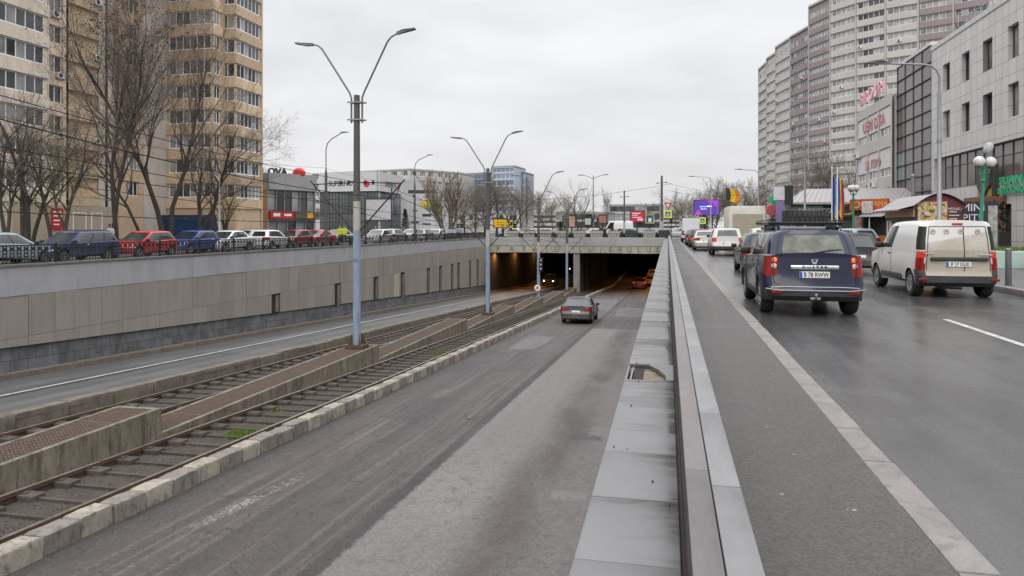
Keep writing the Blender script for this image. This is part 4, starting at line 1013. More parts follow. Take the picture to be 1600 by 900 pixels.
y = ry(.52); b.tube([(-.86, ry(.56, .9) - .01, .53), (-.6, y - .0, .5), (.6, y - .0, .5), (.86, ry(.56, .9) - .01, .53)], .012, 5); on(duster, b, 'bumper_line', M['steel'], 60)
b = MB()                       # tailgate gap
pts = [(-.70, ry(.60, .7) - .002, .63), (-.6, ry(.6, .6) - .003, .60), (.6, ry(.6, .6) - .003, .60), (.70, ry(.60, .7) - .002, .63), (.725, ry(.8, .75) - .003, .8), (.71, ry(1.13, .75) - .003, 1.13)]
b.tube(pts, .008, 5); b.tube([(-p[0], p[1], p[2]) for p in pts[3:]], .008, 5)
for s in (-1, 1): b.tube([(gp(s * .93, 0, w)[0], gp(s * .93, 0, w)[1] - .003, gp(s * .93, 0, w)[2]) for w in (.0, .3, .6, .9)], .007, 5)
on(duster, b, 'tailgate_gap', M['trim'])
# rack and tyre
b = MB(); zr = 1.72
y0, y1 = -1.25, .75
for x in (-.66, .66): b.tube([(x, y0, zr), (x, y1, zr)], .018, 6); b.tube([(x, y0, zr + .08), (x, y1, zr + .08)], .013, 6)
for y in np.linspace(y0, y1, 7): b.tube([(-.66, y, zr), (.66, y, zr)], .015, 6)
for y in (y0, y1): b.tube([(-.7, y, zr + .03), (.7, y, zr + .03)], .022, 6)
for x in (-.5, .5):
    for y in (-1.0, -.2, .5): b.cbox(x - .05, x + .05, y - .04, y + .04, 1.6, zr, .01)
b.cbox(-.62, -.5, -1.15, .5, 1.61, 1.66, .01); b.cbox(.5, .62, -1.15, .5, 1.61, 1.66, .01)
on(duster, b, 'roof_rack', M['trim'], 50)
b = MB(); b.cbox(-.45, .45, -.9, .0, 1.615, 1.68, .02); on(duster, b, 'rack_load', M['steel'])
ty_ = MB(); r_, h_ = .44, .14
ty_.lathe([(.22, -h_ * .8), (.27, -h_), (.40, -h_ * .95), (.425, -h_ * .7), (.43, 0), (.425, h_ * .7), (.40, h_ * .95), (.27, h_), (.22, h_ * .8), (.20, 0), (.22, -h_ * .8)], 36)
for k in range(30):            # chunky tread blocks
    for s in (-1, 1):
        g = (k + (.5 if s > 0 else 0)) * 2 * math.pi / 30
        ty_.add([(.415, -.028, s * .012), (.452, -.024, s * .012), (.452, .024, s * .012), (.415, .028, s * .012), (.41, -.028 + .02, s * .135), (.442, -.02 + .025, s * .135), (.442, .03 + .02, s * .135), (.41, .035 + .02, s * .135)],
              [(0, 1, 2, 3), (4, 7, 6, 5), (0, 4, 5, 1), (1, 5, 6, 2), (2, 6, 7, 3), (3, 7, 4, 0)], 0, Matrix.Rotation(g, 4, 'Z'))
sp_t = thing('spare_tyre', 'big black off-road tyre lying flat on the roof rack of the navy off-roader', 'tyre', (2.78, 15.65, 1.875))
ty_.build('tyre', pm('worn_tyre_tread', (.042, .042, .043), .85, .3, 9), sp_t, 40)
b = MB(); b.lathe([(1e-4, -.02), (.12, -.02), (.2, .06), (.22, .08), (.22, -.08), (.2, -.1)], 24); b.build('rim', M['trim'], sp_t, 40)

# --- the dirty white van
vw_m, t_ = newmat('dirty_white_van'); tc_ = t_.n('ShaderNodeTexCoord').outputs['Object']; s_ = t_.n('ShaderNodeSeparateXYZ', {0: tc_})
n1 = t_.noise(t_.map(tc_, (1, .5, 1)), 2.0, 7, .68, .6); n2 = t_.noise(tc_, 26, 3)
zz = t_.math('ADD', s_.outputs[2], t_.math('MULTIPLY', t_.math('SUBTRACT', n1, .5), 1.3))
rear = t_.math('SUBTRACT', 1.0, t_.step(s_.outputs[1], -1.95, .1))
wedge = t_.step(t_.math('ADD', s_.outputs[2], t_.math('MULTIPLY', s_.outputs[0], -.22)), 1.43, .03)     # wiped-clean wedge at the top of the doors
side_d = t_.rng(zz, 1.0, .3, 0., .8)
rear_d = t_.math('MULTIPLY', t_.math('MULTIPLY', t_.rng(zz, 2.0, 1.0, .3, 1.), t_.rng(n2, .3, .7, .8, 1.)), t_.math('SUBTRACT', 1.0, t_.math('MULTIPLY', wedge, .8)))
dd = t_.math('MAXIMUM', t_.math('MULTIPLY', rear, rear_d), side_d)
finish(t_, t_.mix(dd, (.58, .57, .55, 1), (.29, .255, .185, 1)), t_.math('ADD', .25, t_.math('MULTIPLY', dd, .4)), coat=.25)
van = make_car('van', vw_m, 'dirty white delivery van with the plate IF 37 DUD and black rear handle bar', 'van', plate_text='IF 37 DUD', plate_z=.80, H=1.84, tl3=True)
mp, gp, ry, sp = root_info[van.name]; L = sp['L']; place(van, 6.62, 20.55)
b = MB(); y = -L / 2
for w_ in (0, .25, .5, .75, .93): pass
b.tube([(0.12, ry(z) - .003, z) for z in (.57, .7, .8, .95, 1.08)] + [(.12, gp(.15, 0, w)[1] - .004, gp(.15, 0, w)[2]) for w in (.15, .3, .45, .6, .75, .86)], .009, 5)
for s in (-1, 1):
    b.tube([(mp(s * .87, 0, (z - .27) / .83)[0], mp(s * .87, 0, (z - .27) / .83)[1] - .003, z) for z in (.62, .7, .85, .95, 1.05)] + [(gp(s * .87, 0, w)[0], gp(s * .87, 0, w)[1] - .003, gp(s * .87, 0, w)[2]) for w in (.1, .25, .4, .55, .7, .86)], .008, 5)
b.tube([(mp(u, 0, .3 / .83)[0], mp(u, 0, .3 / .83)[1] - .003, .575 + (.03 if abs(u) > .8 else 0)) for u in (-.87, -.6, -.2, .2, .6, .87)], .009, 5)
b.tube([(gp(u, 0, .86)[0], gp(u, 0, .86)[1] - .004, gp(u, 0, .86)[2]) for u in (-.87, -.5, 0, .5, .87)], .008, 5)
on(van, b, 'rear_door_gap', M['trim'])
b = MB(); y = ry(.92); b.cbox(-.60, .62, y - .035, y + .01, .88, .965, .018); on(van, b, 'handle_bar', M['plastic'], 50)
b = MB(); y = gp(.1, 0, .97)[1]; b.cbox(-.11, .11, y - .03, y + .02, gp(0, 0, .95)[2] - .03, gp(0, 0, .95)[2] + .02, .012); on(van, b, 'high_brake_light', M['tail_lit'], 50)
for k, x in enumerate((-.52, -.24, .06, .42)):
    z = 1.56; p = gp(x / .8, 0, .64); b = MB()
    Mx = Matrix.Translation((x, p[1] - .006, z)) @ Matrix.Rotation(R(90), 4, 'X')
    b.lathe([(.042, 0), (.058, 0), (.058, .004), (.042, .004), (.042, 0)], 20, 0, Mx); st_ = on(van, b, 'speed_sticker', pm('sticker_ring' + 'abcd'[k], (.30, .22, .2), .5), None)
    b = MB(); b.text(('90', '70', '90', '130')[k], .05, sign_mat(x, p[1] - .007, z), 0, .001, sx=.8); on(van, b, 'sticker_text', M['ink'], None, st_)
b = MB(); b.cbox(-.72, -.52, ry(1.03) - .006, ry(1.03) + .004, 1.035, 1.055, .003); b.cbox(.42, .7, ry(1.03) - .006, ry(1.03) + .004, 1.01, 1.035, .003); on(van, b, 'model_badge', M['chrome'])
for s in (-1, 1):
    b = MB(); b.cbox(s * .76 - .09, s * .76 + .09, ry(.45, .85) - .012, ry(.45, .85) + .03, .41, .47, .01); on(van, b, 'reflector', M['tail_red'])
    b = MB(); b.cbox(s * .865 - .015, s * .865 + .015, -.95, .75, .36, .50, .012); on(van, b, 'rub_strip', M['plastic'], 50)
b = MB(); b.tube([(-.3, ry(.4) + .2, .27), (.1, ry(.4) + .15, .25)], .05, 8); on(van, b, 'exhaust', M['iron'])

# --- the other cars: one template of each shape, copies get their own paint
def car_set(kind, tail=None):
    if (kind, tail) not in TEMPL:
        TEMPL[(kind, tail)] = make_car(kind, pnt('white', (.55, .55, .55)), 'template', 'car' if kind != 'bigvan' else 'van', tail=tail)
        USED.discard((kind, tail))
    t = TEMPL[(kind, tail)]
    if (kind, tail) not in USED: USED.add((kind, tail)); return t
    return copy_tree(t)
def put_car(kind, x, y, rz, paint_, label, group, z=.005, tail=None, slope=0, cat=None):
    c = car_set(kind, tail); repaint(c, paint_); place(c, x, y, rz, z, slope); c['label'] = label; c['group'] = group
    if cat: c['category'] = cat
    return c
Q = 'cars queueing on the right carriageway'
charc = pnt('charcoal', (.022, .024, .028), rough=.22); silver = pnt('silver', (.36, .36, .36), rough=.3, metal=.3); white = pnt('white', (.55, .55, .55)); black = pnt('black', (.014, .014, .016), rough=.22)
red = pnt('red', (.40, .018, .014)); blue = pnt('blue', (.012, .05, .24)); greyb = pnt('slate', (.085, .10, .125)); teal = pnt('pale_teal', (.20, .27, .31), rough=.3); dred = pnt('dark_red', (.25, .012, .012)); dblue = pnt('dark_blue', (.025, .03, .10)); champ = pnt('champagne', (.42, .40, .365), rough=.3, metal=.2); grey = pnt('grey', (.115, .12, .13))
put_car('hatch', 3.42, 27.9, 0, charc, 'charcoal hatchback just ahead of the navy off-roader', Q)
put_car('suv', 3.42, 45.2, 0, pnt('offwhite', (.50, .49, .47)), 'white crossover with lit brake lights and grey bumper', Q, tail=M['tail_lit'])
put_car('sedan', 2.72, 54.6, 0, champ, 'pale champagne saloon with a tail wing', Q)
put_car('estate', 2.62, 62.5, 0, charc, 'dark estate car with glowing red lights behind the pale saloon', Q, tail=M['tail_lit'])
put_car('hatch', 2.5, 69, 0, grey, 'small dark grey hatchback right behind the tall white van', Q)
put_car('bigvan', 2.45, 81, 0, pnt('vanwhite', (.50, .51, .53)), 'tall white panel van at the head of the queue', Q)
put_car('hatch', 6.45, 28.6, 0, black, 'black hatchback with red tail light ahead of the white van', Q, tail=M['tail_red'])
put_car('suv', 5.75, 46.8, 0, pnt('offwhite', (.50, .49, .47)), 'white crossover in front of the beige box truck', Q, tail=M['tail_red'])
put_car('estate', 5.2, 84, 0, silver, 'silver estate far ahead in the second lane', Q)
put_car('suv', 1.2, 99, R(90), silver, 'silver off-roader crossing at the far end of the road', 'cars on the far crossing')
# lower road and tunnel
SLP = -math.atan(.0465)
U = 'cars in the underpass'
low = put_car('sedan', -5.05, 42.0, 0, pnt('lowgrey', (.032, .033, .034), rough=.25), 'dark grey saloon driving down the underpass road', U, zg(42.0) + .01, slope=SLP, tail=M['tail_red'])
put_car('hatch', -3.5, 93, 0, dred, 'red car with lit tail lights just inside the tunnel', U, zg(93) + .01, tail=M['tail_lit'], slope=SLP)
put_car('hatch', -2.3, 103, 0, pnt('taxi', (.45, .26, .02)), 'yellow car inside the tunnel ahead of the red car', U, zg(103) + .01, tail=M['tail_lit'])
put_car('suv', -2.2, 115, 0, grey, 'grey off-roader deepest inside the tunnel', U, zg(103) + .01, tail=M['tail_lit'])
for x, y, lb, kd in ((-15.6, 96, 'oncoming car with two lit headlights inside the tunnel', 'hatch'), (-16.4, 128, 'second oncoming car deeper in the tunnel with lit headlights', 'sedan')):
    c = put_car(kd, x, y, R(180), grey, lb, U, zg(y) + .17)
    if kd == 'hatch': hl_src = c
    for s in (-1, 1):
        b = MB(); yl = SPEC[kd]['L'] / 2 - .14; b.sphere((s * .62, yl, .68), .08, 8); b.build('lit_headlight', M['head_lit'], c)
# parked and queueing cars on the left street, facing the camera
LQ = 'cars standing on the left street'
def left(kind, px, X, col, label, rz=180, tail=None):
    return put_car(kind, X, y_at(px, X), R(rz), col, label, LQ, tail=tail)
left('sedan', 4, -28.4, teal, 'pale teal saloon cut by the left frame edge', 0)
left('estate', 112, -28.2, dblue, 'dark blue estate parked behind the railing at the left')
left('hatch', 222, -28.4, red, 'bright red hatchback beside the person in a dark cap')
left('hatch', 299, -29.8, blue, 'bright blue hatchback behind the red hatchback')
left('sedan', 354, -29.6, white, 'white saloon standing behind the blue hatchback')
left('estate', 384, -32.6, silver, 'silver grey estate behind the white saloon')
left('hatch', 424, -30.2, pnt('white2', (.6, .6, .6)), 'white hatchback at the left end of the two red cars', 0)
left('hatch', 459, -30.4, dred, 'dark red hatchback below the red shop sign')
left('sedan', 494, -30.4, pnt('red2', (.45, .03, .035)), 'bright red saloon right of the dark red hatchback')
left('sedan', 527, -30.6, champ, 'champagne car half hidden beside the first blue footed post')
left('hatch', 590, -27.8, white, 'white car standing under the framed white billboard')
left('estate', 617, -29.2, silver, 'silver estate right of the framed billboard', 0)
left('sedan', 641, -31, white, 'white saloon below the second street lamp')
left('hatch', 662, -28, silver, 'silver hatchback left of the big bare tree', 0)
left('hatch', 680, -28.4, pnt('white3', (.62, .62, .62)), 'small white hatchback under the big bare tree')
left('hatch', 707, -27, dblue, 'dark blue hatchback right of the big bare tree')
for k, (px, d, kd, cl, rz, lb) in enumerate(((797, 106, 'hatch', white, 80, 'white hatchback right of the yellow sign'), (832, 106, 'sedan', white, 88, 'white saloon left of the third lamp post'), (843, 112, 'estate', silver, 95, 'silver estate behind the third lamp post'), (925, 108, 'sedan', white, 88, 'long white saloon before the far twin lamp'), (962, 112, 'bigvan', white, 92, 'white van behind the small conifer on the crossing'), (983, 104, 'hatch', charc, -60, 'dark hatchback with pale windscreen below the red billboard'), (1003, 107, 'sedan', grey, 90, 'grey saloon right of the dark hatchback on the crossing'))):
    p = at(px, 355, d); put_car(kd, p.x, p.y, R(rz), cl, lb, 'cars on the far crossing', .012)
p = at(1382, 355, 44); put_car('hatch', 10.6, 46.0, R(20), pnt('paleblue', (.25, .33, .36)), 'pale blue hatchback parked before the kiosks', 'cars by the kiosks', .135)
put_car('sedan', 14.6, 27.8, R(60), pnt('white4', (.62, .62, .62)), 'white car peeping over the green planter at the right edge', 'cars by the kiosks', .135)
# --- box truck
bt = thing('box_truck', 'beige box truck with closed roller shutter waiting in the second lane', 'truck', (5.62, 56.3, .005))
cream = pm('cream_truck', (.50, .48, .43), .55, .12, 1.2, stain=(.3, .27, .22), stain_amt=.5)
b = MB(); b.cbox(-1.25, 1.25, -2.4, 2.4, .9, 3.2, .05); b.build('box', cream, bt, 40)
b = MB(); b.box(-1.0, 1.12, -2.43, -2.401, 1.0, 2.62); 
for k in range(16): b.box(-.99, 1.11, -2.436, -2.43, 1.02 + k * .1, 1.09 + k * .1)
b.build('roller_shutter', pm('beige_shutter', (.33, .29, .23), .6, .12, 2, stain=(.2, .17, .13), stain_amt=.6), bt)
b = MB(); b.cbox(-1.2, 1.2, -2.45, 2.2, .62, .895, .03); b.build('chassis', M['iron'], bt)
b = MB(); b.cbox(-1.05, 1.05, 2.5, 4.1, .5, 2.3, .15); cb = b.build('cab', cream, bt, 40)
for s in (-1, 1):
    for y in (-1.4, 3.2): wheel(bt, s * 1.0, y, .42, .26)
    b = MB(); b.cbox(s * 1.05 - .12, s * 1.05 + .12, -2.47, -2.44, .72, .84, .01); b.build('tail_light', M['tail_red'], bt)
# ------------------------------------------------------------------ buildings
def holes_wall(mb, L, H, holes, depth=.18, m=0, mr=None, M_=None):
    """front face (local y=0, outward -y) with openings and their reveals"""
    mr = m if mr is None else mr
    xs = sorted(set([0, L] + [h[i] for h in holes for i in (0, 1)])); zs = sorted(set([0, H] + [h[i] for h in holes for i in (2, 3)]))
    rows = {}
    for k in range(len(zs) - 1):
        zc = (zs[k] + zs[k + 1]) / 2; run = None
        hs = [h for h in holes if h[2] < zc < h[3]]
        for i in range(len(xs) - 1):
            xc = (xs[i] + xs[i + 1]) / 2
            if any(h[0] < xc < h[1] for h in hs):
                if run is not None: mb.add([(run, 0, zs[k]), (xs[i], 0, zs[k]), (xs[i], 0, zs[k + 1]), (run, 0, zs[k + 1])], [(0, 1, 2, 3)], m, M_); run = None
            elif run is None: run = xs[i]
        if run is not None: mb.add([(run, 0, zs[k]), (L, 0, zs[k]), (L, 0, zs[k + 1]), (run, 0, zs[k + 1])], [(0, 1, 2, 3)], m, M_)
    for x0, x1, z0, z1 in holes:
        d = depth
        mb.add([(x0, 0, z0), (x1, 0, z0), (x1, 0, z1), (x0, 0, z1), (x0, d, z0), (x1, d, z0), (x1, d, z1), (x0, d, z1)], [(0, 4, 5, 1), (1, 5, 6, 2), (2, 6, 7, 3), (3, 7, 4, 0)], mr, M_)
WCACHE = {}
M['frame_white'] = pm('white_window_frame', (.74, .74, .73), .5, .1, 3)
M['frame_dark'] = pm('dark_window_frame', (.05, .048, .045), .5, .1, 3)
M['win_glass'] = glassm('window_glass', (.04, .044, .05), .08, .6, .8, .5)
M['win_curtain'] = glassm('curtained_glass', (.25, .25, .245), .2, .35, .6, .7)
def window_mesh(w, h, n, frame='frame_white', glass='win_glass', seed=0, bar=.075, horiz=0):
    key = (round(w, 2), round(h, 2), n, frame, glass, seed, horiz, bar)
    if key in WCACHE: return WCACHE[key]
    r = random.Random(seed); b = MB()
    b.box(0, w, -.03, .04, 0, bar, 0); b.box(0, w, -.03, .04, h - bar, h, 0); b.box(-.03, w + .03, -.09, .0, -.05, -.002, 0)
    pw = w / n
    for i in range(n + 1):
        x = min(max(i * pw, bar / 2), w - bar / 2); b.box(x - bar / 2, x + bar / 2, -.028, .038, bar, h - bar, 0)
        if i < n:
            g = 2 if r.random() < .36 and glass in ('win_glass', 'win_curtain') else 1; tilt = r.uniform(-.012, .012)
            b.add([(i * pw + .01, .02 + tilt, .01), ((i + 1) * pw - .01, .02 - tilt, .01), ((i + 1) * pw - .01, .02 - tilt, h - .01), (i * pw + .01, .02 + tilt, h - .01)], [(0, 1, 2, 3)], g)
            if horiz and r.random() < .5: b.box(i * pw + .02, (i + 1) * pw - .02, -.02, .03, h * .66, h * .66 + .04, 0)
    WCACHE[key] = b.mesh('window', [M[frame], M[glass], M['win_curtain']]); return WCACHE[key]
def put_windows(root, items, name='window', limit=100):
    """items: (mesh, matrix in root space), nearest first; the first hundred are parts, the rest one part"""
    items = sorted(items, key=lambda it: (Vector(it[1].translation) - Vector((0, 0, 2))).length if True else 0)
    rest = {}
    for i, (me, Mx) in enumerate(items):
        if i < limit:
            o = bpy.data.objects.new(name, me); COL.objects.link(o); o.parent = root; o.matrix_local = Mx
        else: rest.setdefault(tuple(m.name for m in me.materials), []).append((me, Mx))
    if rest:
        b = MB(); mats = []
        for mn, lst in rest.items():
            off = len(mats); mats += [bpy.data.materials[q] for q in mn]
            for me, Mx in lst:
                o0 = len(b.v); b.v += [tuple(Mx @ v.co) for v in me.vertices]
                for p in me.polygons: b.f.append([o0 + q for q in p.vertices]); b.m.append(off + p.material_index)
        o = b.build(name, mats, root); o['kind'] = 'stuff'
def facade(root, p0, p1, z0, H, wins, mat, depth=.18, name='wall', items=None, wdep=None, ret=False, mr=None):
    """wins: list of (x, z, w, h, panes, opts)"""
    L = math.hypot(p1[0] - p0[0], p1[1] - p0[1]); Mx = facing(p0, p1, z0); b = MB()
    holes_wall(b, L, H, [(w[0], w[0] + w[2], w[1], w[1] + w[3]) for w in wins], depth, 0, 0, Mx)
    o = b.build(name, mat, root)
    for i, w in enumerate(wins):
        opts = w[5] if len(w) > 5 else {}
        me = window_mesh(w[2], w[3], w[4], seed=(i * 7 + int(abs(p0[0] * 3 + p0[1]))) % 9, **opts)
        items.append((me, Mx @ Matrix.Translation((w[0], wdep or depth * .7, w[1]))))
    return Mx, L

AC = None
def ac_unit(pos, ang, label):
    global AC
    if AC is None:
        b = MB(); b.cbox(-.4, .4, -.3, 0, 0, .55, .02); b.lathe([(.21, 0), (.21, -.0)], 16)
        me1 = b.mesh('casing', M['white_metal']); b = MB(); b.lathe([(.22, 0), (.21, .012), (1e-3, .012)], 18, 0, Matrix.Translation((-.1, -.302, .28)) @ Matrix.Rotation(R(90), 4, 'X')); b.box(-.36, -.3, -.25, .06, -.06, -.002); b.box(.3, .36, -.25, .06, -.06, -.002)
        AC = (me1, b.mesh('fan_grille', M['iron']))
    t = thing('air_conditioner', label, 'air conditioner', pos, ang, 'air conditioners on the facades')
    link('casing', AC[0], t); link('fan_grille', AC[1], t)
FL = [8.4 + 2.7 * k for k in range(-1, 12)]         # window centres of the left block
cream_w = pm('cream_render', (.66, .575, .475), .85, .12, .35, stain=(.30, .25, .20), stain_amt=.5, sc=(1, 1, .5))
pink_w = pm('pinkish_render', (.63, .505, .40), .85, .1, .3, stain=(.46, .335, .23), stain_amt=.8, sc=(1, 1, .4))
ochre = pm('ochre_render', (.50, .375, .255), .85, .14, .4, stain=(.41, .295, .19), stain_amt=.6, sc=(1, 1, .5))
ochre2 = pm('ochre_balcony', (.53, .405, .275), .8, .16, .6, obj=True, stain=(.37, .265, .165), stain_amt=.5, sc=(1, 1, .4))
greyr = pm('grey_beige_render', (.50, .445, .395), .85, .12, .4, stain=(.26, .225, .20), stain_amt=.6, sc=(1, 1, .3))
shopw = pm('shop_beige', (.36, .30, .23), .8, .12, .5, stain=(.24, .2, .16), stain_amt=.4)
TOP = 37.5
lb = thing('apartment_block', 'tall cream and ochre apartment block with glazed balconies behind the bare trees', 'apartment block', (0, 0, 0))
it = []
XF = -54.0
def yy(px, X=XF): return y_at(px, X)
# cream bay at the left
yA0, yA1 = 30.0, yy(74, -52.8)
for y0, y1, X, mat, bal in ((30, 45.6, -52.8, cream_w, cream_w), (46.6, yA1, -52.8, cream_w, cream_w)):
    ws_ = []
    for z in FL: ws_.append((.35, z - .75, (y1 - y0) - .7, 1.5, max(2, int((y1 - y0 - .7) / .88)), {}))
    facade(lb, (X, y0), (X, y1), 0, TOP, ws_, mat, .14, items=it, wdep=.045)
    b = MB()
    for z in FL: b.box(X - .1, X + .16, y0 - .1, y1 + .12, z - 2.02 + .1, z - .86)
    b.build('balcony_parapet', bal, lb)
facade(lb, (-53.6, 45.6), (-53.6, 46.6), 0, TOP, [(.1, z - .75, .8, 1.5, 1, {}) for z in FL], cream_w, .2, items=it)
b = MB(); b.box(-54, -52.8, yA1 - .02, yA1, 0, TOP); b.box(-53.6, -52.8, 45.58, 45.6, 0, TOP); b.box(-53.6, -52.8, 46.6, 46.62, 0, TOP); b.build('wall', pink_w, lb)
# pinkish wall with single windows
y0, y1 = yA1, yy(107)
wx = y_at(82, XF) - y0
facade(lb, (XF, y0), (XF, y1), 0, TOP, [(wx - .35, z - .85, 1.5, 1.55, 2, {}) for z in FL], pink_w, .35, items=it)
for k, z in enumerate(FL):
    if k in (4, 6, 7, 2): ac_unit((XF + .02, y0 + wx + (.7 if k != 6 else .2), z - 1.35), R(90), 'white air conditioner under a window of the pinkish wall, %s from the ground' % ORD[(2, 4, 6, 7).index(k)])
# recessed balconies
y2 = yy(148, -55.0)
facade(lb, (-55.6, y1), (-55.6, y2 + .3), 0, TOP, [(.05, z - .9, y2 - y1, 1.75, 4, {}) for z in FL], ochre, .25, items=it)
b = MB(); b.box(-57, XF, y1 - .25, y1, 0, TOP); b.build('wall', pink_w, lb)
for k, z in enumerate(FL):
    b = MB(); b.box(-55.6, -54.3, y1 + .01, y2 - .0, z - 2.0, z - .92); b.build('balcony_parapet', ochre2, lb)
    if k in (2, 5, 7, 8, 9): ac_unit((-54.28, y2 - .55, z - 1.35), R(90), 'white air conditioner on the recessed ochre balconies, %s from the ground' % ORD[(2, 5, 7, 8, 9).index(k)])
# grey strip, ochre wall with windows, grey strip
ya, yb_, yc_, yd_ = y2, yy(186), yy(224), 68.5
facade(lb, (-54.6, ya), (-54.6, yb_), 0, TOP, [], greyr, items=it)
b = MB(); b.box(-54.66, -54.5, (ya + yb_) / 2 - .1, (ya + yb_) / 2 + .1, 0, TOP); b.build('drain_pipe', M['iron'], lb)
b = MB(); b.box(-54.6, XF, yb_ - .01, yb_, 0, TOP); b.build('wall', ochre, lb)
facade(lb, (XF, yb_), (XF, yc_), 0, TOP, [(1.0, z - .8, 1.75, 1.5, 3, {}) for z in FL], ochre, .3, items=it)
facade(lb, (XF + .02, yc_), (XF + .02, yd_), 0, TOP, [], greyr, items=it)
# projecting bays at the right
for (xa_, xb2, yf, yb3) in ((-53.98, -48.3, 68.5, 69.9), (-50.2, -47.0, 70.7, 75.6)):
    wf = xb2 - xa_; ws_ = [(.25 if xa_ < -53 else 1.3, z - .75, wf - (.45 if xa_ < -53 else 1.4), 1.5, 6 if xa_ < -53 else 2, {}) for z in FL]
    facade(lb, (xa_, yf), (xb2, yf), 0, TOP, ws_, ochre, .14, items=it, wdep=.045)
    dl = yb3 - yf; facade(lb, (xb2, yf), (xb2, yb3), 0, TOP, [(.2, z - .75, dl - .4, 1.5, max(2, int(dl / .75)), {}) for z in FL], ochre, .14, items=it, wdep=.045)
    b = MB(); b.box(xa_, xb2, yb3, yb3 + .02, 0, TOP); b.build('wall', ochre, lb)
    for z in FL:
        b = MB(); b.box(xa_ + (.02 if xa_ < -53 else .9), xb2 + .16, yf - .16, yb3 + .1, z - 1.93, z - .86); b.build('balcony_parapet', ochre2, lb)
facade(lb, (-48.3, 69.9), (-48.3, 75.6), 0, TOP, [], ochre, items=it)
ac_unit((-48.9, 70.66, 12.3), 0, 'white air conditioner in the corner between the two ochre bays')
b = MB(); b.box(-66, -54.7, 30, 75, 0, TOP); b.box(-66, -46.9, 75.7, 76.0, 0, TOP); b.build('wall', ochre, lb)
b = MB(); b.box(-66, -46, 29.8, 76, TOP, TOP + .4); b.build('roof', M['coping'], lb)
# ground floor shop fronts
b = MB(); b.box(-54.2, -52.2, 48.5, 58.6, .1, 3.6); b.build('shop_front', shopw, lb)
b = MB(); b.box(-54, -47.6, 67.6, 68.2, .1, 3.0); b.build('shop_front', pm('deep_blue_panel', (.012, .04, .095), .5, .2, .6, stain=(.02, .03, .06), stain_amt=.6), lb)
sh = [(window_mesh(1.5, 2.3, 1, 'frame_white', 'win_glass', 3), facing((-52.19, 53.9), (-52.19, 60), .7)), (window_mesh(1.3, 2.3, 1, 'frame_white', 'win_glass', 4), facing((-52.19, 56.0), (-52.19, 60), .7))]
put_windows(lb, sh, 'shop_window'); put_windows(lb, it)
b = MB(); b.box(0, 1.15, -.12, 0, 0, 1.85); sg = tag(b.build('shop_sign', pm('red_sign', (.42, .02, .025), .5), None), 'red panel sign with white lines on the beige shop front', 'sign')
sg.matrix_world = facing((-52.18, 51.6), (-52.18, 54), 1.5)
b = MB()
for z, w in ((1.45, .8), (1.1, .9), (.7, .9), (.35, .6)): b.box(.12, .12 + w, -.13, -.121, z, z + .12)
b.build('sign_text', M['frame_white'], sg)

# --- low store with the red ball
st_ = thing('store', 'low grey and glass store with a red ball and dark letters on its roof', 'store', (0, 0, 0))
A, B_, C_ = (-58, 80.6), (-49.5, 81.3), (-46.4, 88.0); it = []
HS = 8.6
grey_band = pm('grey_metal_band', (.30, .30, .305), .5, .1, .6, stain=(.22, .22, .22), stain_amt=.4)
peach = pm('peach_render', (.45, .27, .16), .8, .12, .6)
facade(st_, A, B_, .1, HS - 2.1, [(2.0, 3.4, 2.6, 2.6, 2, {}), (4.2, .3, 3.2, 2.2, 2, dict(frame='frame_dark'))], peach, .3, items=it)
Mx, L_ = facade(st_, B_, C_, .1, HS - 2.1, [(.12 + i * 1.2, 3.6, 1.12, 2.7, 1, dict(frame='frame_dark', glass='win_glass')) for i in range(6)] + [(.2 + i * 1.4, .1, 1.3, 2.3, 1, dict(frame='frame_dark')) for i in range(5)], grey_band, .2, items=it)
b = MB(); b.box(-.0, L_, -.25, .2, 6.5, 8.6, 0, facing(B_, C_, 0)); b.build('upper_band', grey_band, st_)
Ma = facing(A, B_, 0); LA = math.hypot(B_[0] - A[0], B_[1] - A[1])
b = MB(); b.box(0, LA - .0, -.2, .2, 6.45, 8.55, 0, Ma); b.build('upper_band', grey_band, st_)
b = MB(); b.box(2.0, 6.6, -.26, -.201, 6.55, 8.45, 0, Ma); bn = b.build('banner', pm('pale_banner', (.45, .38, .40), .7), st_)
b = MB(); b.text('SUTA', 1.5, Ma @ Matrix.Translation((4.3, -.27, 7.55)) @ Matrix.Rotation(R(90), 4, 'X'), 0, .01, sx=.9); b.box(4.9, 5.3, -.275, -.262, 6.6, 7.4, 0, Ma); b.build('banner_text', pm('plum_print', (.2, .06, .10), .6), bn)
b = MB(); b.box(2.4, 3.1, -.24, -.2, 4.0, 5.6, 0, Ma); b.box(6.0, 7.2, -.3, -.2, 3.9, 5.9, 0, Ma); b.build('dark_panel', M['frame_dark'], st_)
b = MB()
b.box(1.6, 7.4, -1.0, -.02, 3.3, 3.45, 0, Ma)
for k in range(30): b.box(1.6 + k * .2, 1.63 + k * .2, -1.0, -.97, 3.45, 4.5, 0, Ma)
b.box(1.6, 7.4, -1.0, -.95, 4.5, 4.56, 0, Ma); b.build('balcony', M['iron'], st_)
put_windows(st_, it)
b = MB(); b.prism([A, B_, C_, (-58, 92)], 8.3, 8.45); b.add([(-58, 80.6, 0), (-58, 92, 0), (-58, 92, 8.3), (-58, 80.6, 8.3)], [(0, 1, 2, 3)]); b.add([(-46.4, 88, 0), (-58, 92, 0), (-58, 92, 8.3), (-46.4, 88, 8.3)], [(0, 1, 2, 3)]); b.build('roof', grey_band, st_)
Mb = facing(B_, C_, 0)
